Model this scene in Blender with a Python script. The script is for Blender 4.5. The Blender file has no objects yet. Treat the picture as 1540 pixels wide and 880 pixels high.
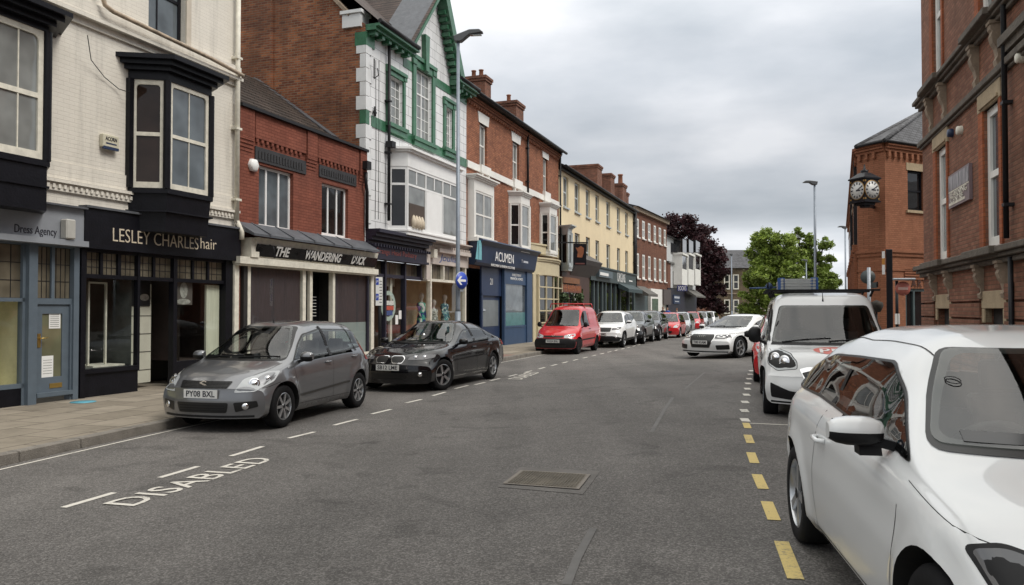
import bpy, bmesh, math, random
import numpy as np
from mathutils import Vector, Matrix
from mathutils.bvhtree import BVHTree
from mathutils.geometry import delaunay_2d_cdt
R = math.radians
random.seed(7)
scene = bpy.context.scene
col = scene.collection

# ------------------------------------------------------------------ camera
FPX, CAMH = 1180.0, 1.69
TH = math.atan(25 / FPX)
cam_data = bpy.data.cameras.new('camera')
cam = bpy.data.objects.new('camera', cam_data)
col.objects.link(cam)
cam.location = (0, 0, CAMH)
cam.rotation_euler = (math.pi / 2 + TH, 0, 0)
cam_data.sensor_width = 36
cam_data.lens = FPX / 1540 * 36
cam_data.clip_start = 0.1
cam_data.clip_end = 2000
scene.camera = cam

# ------------------------------------------------------------------ sky, sun, exposure
SUN_EL, SUN_AZ = R(52), R(118)        # azimuth measured from +y (street) towards +x
world = bpy.data.worlds.new('World')
scene.world = world
world.use_nodes = True
def build_world():
    nt = world.node_tree; N = nt.nodes; L = nt.links; N.clear()
    out = N.new('ShaderNodeOutputWorld')
    sky = N.new('ShaderNodeTexSky'); sky.sky_type = 'NISHITA'; sky.sun_disc = False
    sky.sun_elevation = SUN_EL; sky.sun_rotation = SUN_AZ
    bsky = N.new('ShaderNodeBackground'); bsky.inputs['Strength'].default_value = 0.08
    L.new(sky.outputs[0], bsky.inputs['Color'])
    tc = N.new('ShaderNodeTexCoord')
    sep = N.new('ShaderNodeSeparateXYZ'); L.new(tc.outputs['Generated'], sep.inputs[0])
    def m(op, a, b=None):
        n = N.new('ShaderNodeMath'); n.operation = op
        for i, v in enumerate((a, b)):
            if v is None: continue
            if isinstance(v, (int, float)): n.inputs[i].default_value = v
            else: L.new(v, n.inputs[i])
        return n.outputs[0]
    z = m('MAXIMUM', sep.outputs[2], 0.0)
    den = m('ADD', z, 0.10)
    cx = m('DIVIDE', sep.outputs[0], den); cy = m('DIVIDE', sep.outputs[1], den)
    cb = N.new('ShaderNodeCombineXYZ'); L.new(cx, cb.inputs[0]); L.new(cy, cb.inputs[1]); cb.inputs[2].default_value = 3.7
    n1 = N.new('ShaderNodeTexNoise'); n1.inputs['Scale'].default_value = 0.8; n1.inputs['Detail'].default_value = 7; n1.inputs['Roughness'].default_value = 0.5
    L.new(cb.outputs[0], n1.inputs['Vector'])
    n2 = N.new('ShaderNodeTexNoise'); n2.inputs['Scale'].default_value = 5.5; n2.inputs['Detail'].default_value = 6
    mp = N.new('ShaderNodeMapping'); mp.inputs['Scale'].default_value = (0.8, 0.8, 2.3); L.new(tc.outputs['Generated'], mp.inputs[0])
    L.new(mp.outputs[0], n2.inputs['Vector'])
    mix = m('ADD', m('MULTIPLY', n1.outputs[0], 0.55), m('MULTIPLY', n2.outputs[0], 0.45))
    r1 = N.new('ShaderNodeValToRGB'); cr = r1.color_ramp
    cr.elements[0].position = 0.36; cr.elements[0].color = (0.385, 0.42, 0.46, 1)
    cr.elements[1].position = 0.64; cr.elements[1].color = (0.69, 0.70, 0.725, 1)
    e = cr.elements.new(0.50); e.color = (0.515, 0.54, 0.575, 1)
    L.new(mix, r1.inputs[0])
    # brightness by elevation: bright strip at the horizon, a slate band above it, lighter overhead
    r2 = N.new('ShaderNodeValToRGB'); e2 = r2.color_ramp
    e2.interpolation = 'EASE'
    e2.elements[0].position = 0.0; e2.elements[0].color = (0.58, 0.575, 0.56, 1)
    e2.elements[1].position = 1.0; e2.elements[1].color = (1.3, 1.22, 1.1, 1)
    for p, v in ((0.05, 0.55), (0.085, 0.51), (0.12, 0.385), (0.19, 0.42), (0.30, 0.52), (0.45, 0.78), (0.7, 1.1)):
        w = min(1, max(0, (p - .3) / .4)); q = e2.elements.new(p); q.color = (v * (1 + .05 * w), v, v * (1 - .10 * w), 1)
    L.new(z, r2.inputs[0])
    vm = N.new('ShaderNodeVectorMath'); vm.operation = 'MULTIPLY'; L.new(r1.outputs[0], vm.inputs[0]); L.new(r2.outputs[0], vm.inputs[1])
    bc = N.new('ShaderNodeBackground'); L.new(vm.outputs[0], bc.inputs['Color']); bc.inputs['Strength'].default_value = 2.0
    mx = N.new('ShaderNodeMixShader'); mx.inputs[0].default_value = 0.93
    L.new(bsky.outputs[0], mx.inputs[1]); L.new(bc.outputs[0], mx.inputs[2]); L.new(mx.outputs[0], out.inputs[0])
build_world()
sun_data = bpy.data.lights.new('sun', 'SUN'); sun_data.energy = 1.5; sun_data.angle = R(22); sun_data.color = (1.0, 0.95, 0.88)
sun = bpy.data.objects.new('sun', sun_data); col.objects.link(sun)
_d = Vector((math.sin(SUN_AZ) * math.cos(SUN_EL), math.cos(SUN_AZ) * math.cos(SUN_EL), math.sin(SUN_EL)))
sun.rotation_euler = _d.to_track_quat('Z', 'Y').to_euler()
scene.view_settings.view_transform = 'Standard'
scene.view_settings.look = 'None'
scene.view_settings.gamma = 1
scene.view_settings.exposure = 0.5
scene.cycles.max_bounces = 6
scene.cycles.transparent_max_bounces = 8

# ------------------------------------------------------------------ pixel -> place helpers (used once, to read sizes off the photograph)
def ray(px, py):
    a = (px - 770) / FPX; b = (440 - py) / FPX
    c, s = math.cos(TH), math.sin(TH)
    return (a, c - b * s, s + b * c)
def G(px, py, z=0.0):
    r = ray(px, py); t = (z - CAMH) / r[2]
    return (r[0] * t, r[1] * t)
class Plane:
    """a facade line on plan: origin, direction; u along it, v out towards the street"""
    def __init__(self, O, d):
        n = math.hypot(*d); self.O = O; self.d = (d[0] / n, d[1] / n); self.n = (self.d[1], -self.d[0])
        self.ang = math.atan2(self.d[1], self.d[0])
    def at(self, u, v=0):
        return (self.O[0] + self.d[0] * u + self.n[0] * v, self.O[1] + self.d[1] * u + self.n[1] * v)
    def F(self, px, py, v=0.0):
        r = ray(px, py); n = self.n
        o = (self.O[0] + n[0] * v, self.O[1] + n[1] * v)
        t = (o[0] * n[0] + o[1] * n[1]) / (r[0] * n[0] + r[1] * n[1])
        x, y, z = r[0] * t, r[1] * t, CAMH + r[2] * t
        return ((x - o[0]) * self.d[0] + (y - o[1]) * self.d[1], z)
    def U(self, px, v=0.0): return self.F(px, 465, v)[0]
    def Z(self, px, py, v=0.0): return self.F(px, py, v)[1]
    def sub(self, u):
        p = Plane.__new__(Plane); p.d = self.d; p.n = self.n; p.ang = self.ang; p.O = self.at(u); return p

# ------------------------------------------------------------------ object helpers
def tag(o, label=None, cat=None, group=None, kind=None):
    if label: o['label'] = label
    if cat: o['category'] = cat
    if group: o['group'] = group
    if kind: o['kind'] = kind
    return o
def empty(name, loc=(0, 0, 0), rz=0.0, label=None, cat=None, group=None):
    o = bpy.data.objects.new(name, None); col.objects.link(o)
    o.empty_display_size = 0.2
    o.location = loc; o.rotation_euler = (0, 0, rz)
    return tag(o, label, cat, group)
def on_plane(name, pl, u=0, v=0, z=0, **k):
    x, y = pl.at(u, v)
    return empty(name, (x, y, z), pl.ang, **k)
KIDS = {}
def set_parent(o, p):
    if p is not None:
        o.parent = p; KIDS.setdefault(p.name, []).append(o)
def copy_tree(o, parent=None):
    c = o.copy(); col.objects.link(c)
    if parent is not None: set_parent(c, parent)
    for ch in KIDS.get(o.name, []): copy_tree(ch, c)
    return c

class MB:
    def __init__(s): s.v = []; s.f = []; s.mi = []; s.sm = []; s.cur = 0; s.smooth = False
    def mat(s, i): s.cur = i; return s
    def face(s, *idx): s.f.append(tuple(idx)); s.mi.append(s.cur); s.sm.append(s.smooth)
    def add(s, pts):
        b = len(s.v); s.v.extend([tuple(p) for p in pts]); return b
    def quad(s, a, b, c, d):
        i = s.add([a, b, c, d]); s.face(i, i + 1, i + 2, i + 3)
    def poly(s, pts):
        i = s.add(pts); s.face(*range(i, i + len(pts)))
    def box(s, x0, x1, y0, y1, z0, z1):
        if x0 > x1: x0, x1 = x1, x0
        if y0 > y1: y0, y1 = y1, y0
        if z0 > z1: z0, z1 = z1, z0
        b = s.add([(x0, y0, z0), (x1, y0, z0), (x1, y1, z0), (x0, y1, z0), (x0, y0, z1), (x1, y0, z1), (x1, y1, z1), (x0, y1, z1)])
        for q in ((0, 3, 2, 1), (4, 5, 6, 7), (0, 1, 5, 4), (1, 2, 6, 5), (2, 3, 7, 6), (3, 0, 4, 7)): s.face(*[b + i for i in q])
        return s
    def obox(s, p0, p1, w, h, up=(0, 0, 1)):
        """bar from p0 to p1 with cross section w x h"""
        p0 = Vector(p0); p1 = Vector(p1); d = (p1 - p0).normalized(); up = Vector(up)
        r = d.cross(up)
        if r.length < 1e-4: r = d.cross(Vector((1, 0, 0)))
        r.normalize(); u = r.cross(d).normalized()
        pts = []
        for p in (p0, p1):
            for a, b in ((-1, -1), (1, -1), (1, 1), (-1, 1)): pts.append(p + r * (a * w / 2) + u * (b * h / 2))
        b = s.add(pts)
        for q in ((0, 1, 2, 3), (7, 6, 5, 4), (0, 4, 5, 1), (1, 5, 6, 2), (2, 6, 7, 3), (3, 7, 4, 0)): s.face(*[b + i for i in q])
        return s
    def prism(s, poly, axis, a, b):
        """poly: 2D outline; axis 'x': (y,z) extruded along x a..b; 'y': (x,z); 'z': (x,y)"""
        def P(p, t):
            return (t, p[0], p[1]) if axis == 'x' else ((p[0], t, p[1]) if axis == 'y' else (p[0], p[1], t))
        n = len(poly); i = s.add([P(p, a) for p in poly] + [P(p, b) for p in poly])
        s.face(*range(i, i + n)); s.face(*range(i + 2 * n - 1, i + n - 1, -1))
        for k in range(n):
            j = (k + 1) % n; s.face(i + k, i + n + k, i + n + j, i + j)
        return s
    def tube(s, pts, r, n=8, caps=True, r1=None):
        pts = [Vector(p) for p in pts]; m = len(pts); base = None; sm = s.smooth; s.smooth = True
        rings = []
        prev = None
        for k, p in enumerate(pts):
            d = (pts[min(k + 1, m - 1)] - pts[max(k - 1, 0)]).normalized()
            a = prev if prev is not None else (Vector((0, 0, 1)) if abs(d.z) < 0.9 else Vector((1, 0, 0)))
            x = a - d * a.dot(d)
            if x.length < 1e-5: x = d.orthogonal()
            x.normalize(); y = d.cross(x); prev = x
            rr = r if r1 is None else r + (r1 - r) * k / max(1, m - 1)
            if isinstance(r, (list, tuple)): rr = r[k]
            rings.append(s.add([p + x * (rr * math.cos(2 * math.pi * i / n)) + y * (rr * math.sin(2 * math.pi * i / n)) for i in range(n)]))
        for k in range(m - 1):
            for i in range(n):
                j = (i + 1) % n; s.face(rings[k] + i, rings[k] + j, rings[k + 1] + j, rings[k + 1] + i)
        s.smooth = False
        if caps:
            s.face(*[rings[0] + i for i in range(n - 1, -1, -1)]); s.face(*[rings[-1] + i for i in range(n)])
        s.smooth = sm
        return s
    def lathe(s, prof, n=24, axis='z', c=(0, 0, 0)):
        """prof: list of (radius, height)"""
        sm = s.smooth; s.smooth = True
        rings = []
        for r, h in prof:
            ring = []
            for i in range(n):
                a = 2 * math.pi * i / n; x, y = r * math.cos(a), r * math.sin(a)
                q = (x, y, h) if axis == 'z' else ((x, h, y) if axis == 'y' else (h, x, y))
                ring.append((q[0] + c[0], q[1] + c[1], q[2] + c[2]))
            rings.append(s.add(ring))
        for k in range(len(rings) - 1):
            for i in range(n):
                j = (i + 1) % n; s.face(rings[k] + i, rings[k] + j, rings[k + 1] + j, rings[k + 1] + i)
        s.smooth = sm
        return s
    def pieces(s):
        n = len(s.v); par = list(range(n))
        def find(a):
            while par[a] != a: par[a] = par[par[a]]; a = par[a]
            return a
        for f in s.f:
            r = find(f[0])
            for q in f[1:]: par[find(q)] = r
        isl = {}
        for i in range(n): isl.setdefault(find(i), []).append(i)
        keys = list(isl); k = len(keys)
        if k < 2 or k > 500: return None
        V = np.array(s.v); lo = np.array([V[isl[q]].min(0) for q in keys]); hi = np.array([V[isl[q]].max(0) for q in keys]); size = (hi - lo).max(1)
        gap = np.maximum(0, np.maximum(lo[:, None] - hi[None], lo[None] - hi[:, None]))
        near = np.sqrt((gap ** 2).sum(2)) <= np.maximum(.02, .5 * np.maximum(size[:, None], size[None]))
        lab = list(range(k))
        def f2(a):
            while lab[a] != a: lab[a] = lab[lab[a]]; a = lab[a]
            return a
        for a, c in zip(*np.nonzero(np.triu(near, 1))): lab[f2(c)] = f2(a)
        root = {q: f2(i) for i, q in enumerate(keys)}; groups = {}
        for j, f in enumerate(s.f): groups.setdefault(root[find(f[0])], []).append(j)
        if len(groups) < 2: return None
        out = []
        for g in groups.values():
            b = MB(); m = {}
            for j in g:
                idx = []
                for q in s.f[j]:
                    if q not in m: m[q] = len(b.v); b.v.append(s.v[q])
                    idx.append(m[q])
                b.f.append(tuple(idx)); b.mi.append(s.mi[j]); b.sm.append(s.sm[j])
            out.append(b)
        return out
    def build(s, name, mats, parent=None, loc=(0, 0, 0), rz=0.0, bevel=0.0, label=None, fix=True, sharp=None, whole=False):
        if parent is not None and not whole:
            ps = s.pieces()   # far-apart pieces become parts of their own
            if ps:
                os_ = [q.build(name, mats, parent, loc, rz, bevel, label, fix, sharp, True) for q in ps]
                return os_[0]
        me = bpy.data.meshes.new(name)
        me.from_pydata(s.v, [], s.f)
        if not isinstance(mats, (list, tuple)): mats = [mats]
        for m in mats: me.materials.append(m)
        me.polygons.foreach_set('material_index', s.mi); me.polygons.foreach_set('use_smooth', s.sm)
        me.update()
        if fix or bevel:
            bm = bmesh.new(); bm.from_mesh(me)
            if bevel:
                bmesh.ops.bevel(bm, geom=[e for e in bm.edges], offset=bevel, segments=1, affect='EDGES', clamp_overlap=True)
            bmesh.ops.recalc_face_normals(bm, faces=bm.faces)
            bm.to_mesh(me); bm.free()
        if sharp is not None: me.set_sharp_from_angle(angle=R(sharp))
        o = bpy.data.objects.new(name, me); col.objects.link(o)
        o.location = loc; o.rotation_euler = (0, 0, rz)
        set_parent(o, parent)
        if label: o['label'] = label
        return o

def text_mesh(name, s, size, mat, parent=None, loc=(0, 0, 0), rot='facade', extrude=0.004, width=None, shear=0.0, spacing=1.0, bold=0.0, align='CENTER', rz=0.0):
    """flat lettering: rot 'facade' reads from -y, 'front' reads from +x, 'ground' lies on the ground"""
    cu = bpy.data.curves.new(name, 'FONT'); cu.body = s; cu.size = size; cu.extrude = extrude; cu.shear = shear
    cu.space_character = spacing; cu.align_x = align; cu.align_y = 'CENTER'; cu.offset = bold; cu.resolution_u = 3
    to = bpy.data.objects.new(name, cu); col.objects.link(to)
    dg = bpy.context.evaluated_depsgraph_get(); me = bpy.data.meshes.new_from_object(to.evaluated_get(dg))
    bpy.data.objects.remove(to); bpy.data.curves.remove(cu)
    vs = me.vertices
    if not len(vs): return None
    xs = [v.co.x for v in vs]; w = max(xs) - min(xs)
    sx = width / w if width else 1.0
    for v in vs:
        x, y, z = v.co.x * sx, v.co.y, v.co.z
        v.co = (x, -z, y) if rot == 'facade' else ((z, x, y) if rot == 'front' else (x, y, z))
    me.materials.clear(); me.materials.append(mat)
    me.name = name
    o = bpy.data.objects.new(name, me); col.objects.link(o); o.location = loc; o.rotation_euler = (0, 0, rz)
    set_parent(o, parent)
    return o

# ------------------------------------------------------------------ materials
_mats = {}
def _new(name):
    m = bpy.data.materials.new(name); m.use_nodes = True
    b = m.node_tree.nodes['Principled BSDF']
    return m, m.node_tree.nodes, m.node_tree.links, b
def plain(name, c, rough=0.6, metal=0.0, var=0.12, vscale=3.0, bump=0.0, bscale=40.0, coat=0.0, ior=None, spec=None, stretch=(1, 1, 1), alpha=None):
    """one colour with a little procedural unevenness"""
    if name in _mats: return _mats[name]
    m, N, L, b = _new(name); _mats[name] = m
    b.inputs['Roughness'].default_value = rough; b.inputs['Metallic'].default_value = metal
    b.inputs['Base Color'].default_value = (*c, 1)
    if coat: b.inputs['Coat Weight'].default_value = coat; b.inputs['Coat Roughness'].default_value = 0.03
    if ior: b.inputs['IOR'].default_value = ior
    if spec is not None: b.inputs['Specular IOR Level'].default_value = spec
    tc = N.new('ShaderNodeTexCoord'); mp = N.new('ShaderNodeMapping'); mp.inputs['Scale'].default_value = stretch
    L.new(tc.outputs['Object'], mp.inputs[0])
    if var > 0:
        n = N.new('ShaderNodeTexNoise'); n.inputs['Scale'].default_value = vscale; n.inputs['Detail'].default_value = 6; n.inputs['Roughness'].default_value = 0.65
        L.new(mp.outputs[0], n.inputs['Vector'])
        r = N.new('ShaderNodeMapRange'); r.inputs[1].default_value = 0.3; r.inputs[2].default_value = 0.7
        r.inputs[3].default_value = 1 - var; r.inputs[4].default_value = 1 + var
        L.new(n.outputs[0], r.inputs[0])
        x = N.new('ShaderNodeVectorMath'); x.operation = 'SCALE'; x.inputs[0].default_value = c
        L.new(r.outputs[0], x.inputs['Scale']); L.new(x.outputs[0], b.inputs['Base Color'])
    if bump > 0:
        n = N.new('ShaderNodeTexNoise'); n.inputs['Scale'].default_value = bscale; n.inputs['Detail'].default_value = 4
        L.new(mp.outputs[0], n.inputs['Vector'])
        bp = N.new('ShaderNodeBump'); bp.inputs['Strength'].default_value = bump; bp.inputs['Distance'].default_value = 0.02
        L.new(n.outputs[0], bp.inputs['Height']); L.new(bp.outputs[0], b.inputs['Normal'])
    return m
def brick(name, c1, c2, mortar, w=0.225, h=0.075, ms=0.011, var=0.25, bump=0.5, stain=None, rough=0.85, stain_scale=0.5, offset=0.5):
    if name in _mats: return _mats[name]
    m, N, L, b = _new(name); _mats[name] = m
    b.inputs['Roughness'].default_value = rough; b.inputs['Specular IOR Level'].default_value = 0.25
    tc = N.new('ShaderNodeTexCoord'); sp = N.new('ShaderNodeSeparateXYZ'); L.new(tc.outputs['Object'], sp.inputs[0])
    ad = N.new('ShaderNodeMath'); ad.operation = 'ADD'; L.new(sp.outputs[0], ad.inputs[0]); L.new(sp.outputs[1], ad.inputs[1])
    cb = N.new('ShaderNodeCombineXYZ'); L.new(ad.outputs[0], cb.inputs[0]); L.new(sp.outputs[2], cb.inputs[1])
    br = N.new('ShaderNodeTexBrick'); br.inputs['Scale'].default_value = 1.0
    br.inputs['Brick Width'].default_value = w; br.inputs['Row Height'].default_value = h; br.inputs['Mortar Size'].default_value = ms
    br.inputs['Mortar Smooth'].default_value = 0.3; br.offset = offset
    br.inputs['Color1'].default_value = (*c1, 1); br.inputs['Color2'].default_value = (*c2, 1); br.inputs['Mortar'].default_value = (*mortar, 1)
    L.new(cb.outputs[0], br.inputs['Vector'])
    n = N.new('ShaderNodeTexNoise'); n.inputs['Scale'].default_value = 1.1; n.inputs['Detail'].default_value = 8; n.inputs['Roughness'].default_value = 0.7
    L.new(tc.outputs['Object'], n.inputs['Vector'])
    r = N.new('ShaderNodeMapRange'); r.inputs[1].default_value = 0.3; r.inputs[2].default_value = 0.7; r.inputs[3].default_value = 1 - var; r.inputs[4].default_value = 1 + var
    L.new(n.outputs[0], r.inputs[0])
    x = N.new('ShaderNodeVectorMath'); x.operation = 'SCALE'; L.new(br.outputs[0], x.inputs[0]); L.new(r.outputs[0], x.inputs['Scale'])
    src = x.outputs[0]
    if stain:
        n2 = N.new('ShaderNodeTexNoise'); n2.inputs['Scale'].default_value = stain_scale; n2.inputs['Detail'].default_value = 5
        L.new(tc.outputs['Object'], n2.inputs['Vector'])
        r2 = N.new('ShaderNodeMapRange'); r2.inputs[1].default_value = 0.5; r2.inputs[2].default_value = 0.72; r2.inputs[3].default_value = 0; r2.inputs[4].default_value = stain[3]
        L.new(n2.outputs[0], r2.inputs[0])
        mx = N.new('ShaderNodeMix'); mx.data_type = 'RGBA'; L.new(r2.outputs[0], mx.inputs[0]); L.new(src, mx.inputs[6]); mx.inputs[7].default_value = (*stain[:3], 1)
        src = mx.outputs[2]
    # rain streaks and soot running down the wall
    mp = N.new('ShaderNodeMapping'); mp.inputs['Scale'].default_value = (2.6, 2.6, .22); L.new(tc.outputs['Object'], mp.inputs[0])
    n8 = N.new('ShaderNodeTexNoise'); n8.inputs['Scale'].default_value = 1.0; n8.inputs['Detail'].default_value = 7; n8.inputs['Roughness'].default_value = .7; L.new(mp.outputs[0], n8.inputs['Vector'])
    r8 = N.new('ShaderNodeMapRange'); r8.inputs[1].default_value = .5; r8.inputs[2].default_value = .75; r8.inputs[3].default_value = 1.03; r8.inputs[4].default_value = .72; L.new(n8.outputs[0], r8.inputs[0])
    x8 = N.new('ShaderNodeVectorMath'); x8.operation = 'SCALE'; L.new(src, x8.inputs[0]); L.new(r8.outputs[0], x8.inputs['Scale']); src = x8.outputs[0]
    L.new(src, b.inputs['Base Color'])
    if bump:
        n3 = N.new('ShaderNodeTexNoise'); n3.inputs['Scale'].default_value = 55; L.new(tc.outputs['Object'], n3.inputs['Vector'])
        a = N.new('ShaderNodeMath'); a.operation = 'MULTIPLY_ADD'; a.inputs[1].default_value = -1.0
        L.new(br.outputs['Fac'], a.inputs[0]); 
        s2 = N.new('ShaderNodeMath'); s2.operation = 'MULTIPLY'; s2.inputs[1].default_value = 0.4; L.new(n3.outputs[0], s2.inputs[0]); L.new(s2.outputs[0], a.inputs[2])
        bp = N.new('ShaderNodeBump'); bp.inputs['Strength'].default_value = bump; bp.inputs['Distance'].default_value = 0.012
        L.new(a.outputs[0], bp.inputs['Height']); L.new(bp.outputs[0], b.inputs['Normal'])
    return m
def asphalt(name, c, agg, scale=1.0):
    if name in _mats: return _mats[name]
    m, N, L, b = _new(name); _mats[name] = m
    b.inputs['Roughness'].default_value = 0.82; b.inputs['Specular IOR Level'].default_value = 0.35
    tc = N.new('ShaderNodeTexCoord')
    v = N.new('ShaderNodeTexVoronoi'); v.inputs['Scale'].default_value = 90 * scale; L.new(tc.outputs['Object'], v.inputs['Vector'])
    n = N.new('ShaderNodeTexNoise'); n.inputs['Scale'].default_value = 0.35; n.inputs['Detail'].default_value = 9; n.inputs['Roughness'].default_value = 0.72; L.new(tc.outputs['Object'], n.inputs['Vector'])
    n2 = N.new('ShaderNodeTexNoise'); n2.inputs['Scale'].default_value = 34; n2.inputs['Detail'].default_value = 5; n2.inputs['Roughness'].default_value = 0.8; L.new(tc.outputs['Object'], n2.inputs['Vector'])
    # stretched along the lane: faint wheel tracks
    mp = N.new('ShaderNodeMapping'); mp.inputs['Scale'].default_value = (1.1, 0.05, 1); mp.inputs['Rotation'].default_value = (0, 0, R(15)); L.new(tc.outputs['Object'], mp.inputs[0])
    n4 = N.new('ShaderNodeTexNoise'); n4.inputs['Scale'].default_value = 1.0; n4.inputs['Detail'].default_value = 3; L.new(mp.outputs[0], n4.inputs['Vector'])
    sepc = N.new('ShaderNodeSeparateColor'); L.new(v.outputs['Color'], sepc.inputs[0])
    cr = N.new('ShaderNodeValToRGB'); e = cr.color_ramp
    e.elements[0].position = 0.0; e.elements[0].color = (*[q * 0.72 for q in c], 1)
    e.elements[1].position = 1.0; e.elements[1].color = (*agg, 1)
    q = e.elements.new(0.55); q.color = (*c, 1)
    L.new(sepc.outputs[0], cr.inputs[0])
    def mr(s, a, bb, lo=0.3, hi=0.7):
        r = N.new('ShaderNodeMapRange'); r.inputs[1].default_value = lo; r.inputs[2].default_value = hi; r.inputs[3].default_value = a; r.inputs[4].default_value = bb; L.new(s, r.inputs[0]); return r.outputs[0]
    k = N.new('ShaderNodeMath'); k.operation = 'MULTIPLY'; L.new(mr(n.outputs[0], 0.74, 1.26), k.inputs[0]); L.new(mr(n2.outputs[0], 0.68, 1.32), k.inputs[1])
    k2 = N.new('ShaderNodeMath'); k2.operation = 'MULTIPLY'; L.new(k.outputs[0], k2.inputs[0]); L.new(mr(n4.outputs[0], 0.86, 1.14), k2.inputs[1])
    # drips and old patches with edges of their own
    n5 = N.new('ShaderNodeTexNoise'); n5.inputs['Scale'].default_value = 1.7; n5.inputs['Detail'].default_value = 3; n5.inputs['Distortion'].default_value = .6; L.new(tc.outputs['Object'], n5.inputs['Vector'])
    n6 = N.new('ShaderNodeTexVoronoi'); n6.feature = 'DISTANCE_TO_EDGE'; n6.inputs['Scale'].default_value = .16; L.new(tc.outputs['Object'], n6.inputs['Vector'])
    n7 = N.new('ShaderNodeTexNoise'); n7.inputs['Scale'].default_value = 2.2; n7.inputs['Detail'].default_value = 4; L.new(tc.outputs['Object'], n7.inputs['Vector'])
    cr_ = N.new('ShaderNodeMath'); cr_.operation = 'MULTIPLY_ADD'; cr_.inputs[1].default_value = .12; L.new(n7.outputs[0], cr_.inputs[0]); L.new(n6.outputs['Distance'], cr_.inputs[2])
    k3 = N.new('ShaderNodeMath'); k3.operation = 'MULTIPLY'; L.new(mr(n5.outputs[0], 1.04, .78, .60, .68), k3.inputs[0]); L.new(mr(cr_.outputs[0], .80, 1.0, .052, .066), k3.inputs[1])
    k4 = N.new('ShaderNodeMath'); k4.operation = 'MULTIPLY'; L.new(k2.outputs[0], k4.inputs[0]); L.new(k3.outputs[0], k4.inputs[1])
    x = N.new('ShaderNodeVectorMath'); x.operation = 'SCALE'; L.new(cr.outputs[0], x.inputs[0]); L.new(k4.outputs[0], x.inputs['Scale'])
    L.new(x.outputs[0], b.inputs['Base Color'])
    bp = N.new('ShaderNodeBump'); bp.inputs['Strength'].default_value = 0.5; bp.inputs['Distance'].default_value = 0.005
    h = N.new('ShaderNodeMath'); h.operation = 'SUBTRACT'; L.new(n2.outputs[0], h.inputs[0]); L.new(v.outputs['Distance'], h.inputs[1])
    L.new(h.outputs[0], bp.inputs['Height']); L.new(bp.outputs[0], b.inputs['Normal'])
    return m
def tiles(name, c, rw=0.3, rh=0.12, dark=0.5, bump=0.8, axis='x'):
    """roof tiles laid in courses: u = x, courses up the slope measured along z"""
    if name in _mats: return _mats[name]
    m, N, L, b = _new(name); _mats[name] = m
    b.inputs['Roughness'].default_value = 0.8
    tc = N.new('ShaderNodeTexCoord'); sp = N.new('ShaderNodeSeparateXYZ'); L.new(tc.outputs['Object'], sp.inputs[0])
    cb = N.new('ShaderNodeCombineXYZ'); L.new(sp.outputs[0 if axis == 'x' else 1], cb.inputs[0]); L.new(sp.outputs[2], cb.inputs[1])
    br = N.new('ShaderNodeTexBrick'); br.inputs['Scale'].default_value = 1; br.inputs['Brick Width'].default_value = rw; br.inputs['Row Height'].default_value = rh
    br.inputs['Mortar Size'].default_value = 0.014; br.inputs['Mortar Smooth'].default_value = 0.2
    br.inputs['Color1'].default_value = (*c, 1); br.inputs['Color2'].default_value = (*[q * 0.72 for q in c], 1); br.inputs['Mortar'].default_value = (*[q * dark * 0.5 for q in c], 1)
    L.new(cb.outputs[0], br.inputs['Vector'])
    n = N.new('ShaderNodeTexNoise'); n.inputs['Scale'].default_value = 1.6; n.inputs['Detail'].default_value = 7; L.new(tc.outputs['Object'], n.inputs['Vector'])
    r = N.new('ShaderNodeMapRange'); r.inputs[1].default_value = .3; r.inputs[2].default_value = .7; r.inputs[3].default_value = .65; r.inputs[4].default_value = 1.4; L.new(n.outputs[0], r.inputs[0])
    x = N.new('ShaderNodeVectorMath'); x.operation = 'SCALE'; L.new(br.outputs[0], x.inputs[0]); L.new(r.outputs[0], x.inputs['Scale']); L.new(x.outputs[0], b.inputs['Base Color'])
    bp = N.new('ShaderNodeBump'); bp.inputs['Strength'].default_value = bump; bp.inputs['Distance'].default_value = 0.03; bp.invert = True
    L.new(br.outputs['Fac'], bp.inputs['Height']); L.new(bp.outputs[0], b.inputs['Normal'])
    return m
def clear_glass(name, tint=(0.9, 0.93, 0.92), refl=1.0):
    """shop glass: see-through with a Fresnel reflection"""
    if name in _mats: return _mats[name]
    m, N, L, b = _new(name); _mats[name] = m
    out = [n for n in N if n.type == 'OUTPUT_MATERIAL'][0]; N.remove(b)
    t = N.new('ShaderNodeBsdfTransparent'); t.inputs[0].default_value = (*tint, 1)
    g = N.new('ShaderNodeBsdfGlossy'); g.inputs['Roughness'].default_value = 0.01
    f = N.new('ShaderNodeLayerWeight'); f.inputs[0].default_value = .5
    p5 = N.new('ShaderNodeMath'); p5.operation = 'POWER'; p5.inputs[1].default_value = 4.0; L.new(f.outputs['Facing'], p5.inputs[0])
    ma = N.new('ShaderNodeMath'); ma.operation = 'MULTIPLY_ADD'; ma.inputs[1].default_value = .85; ma.inputs[2].default_value = .05 * refl; L.new(p5.outputs[0], ma.inputs[0])
    mx = N.new('ShaderNodeMixShader'); L.new(ma.outputs[0], mx.inputs[0]); L.new(t.outputs[0], mx.inputs[1]); L.new(g.outputs[0], mx.inputs[2]); L.new(mx.outputs[0], out.inputs[0])
    return m
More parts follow.
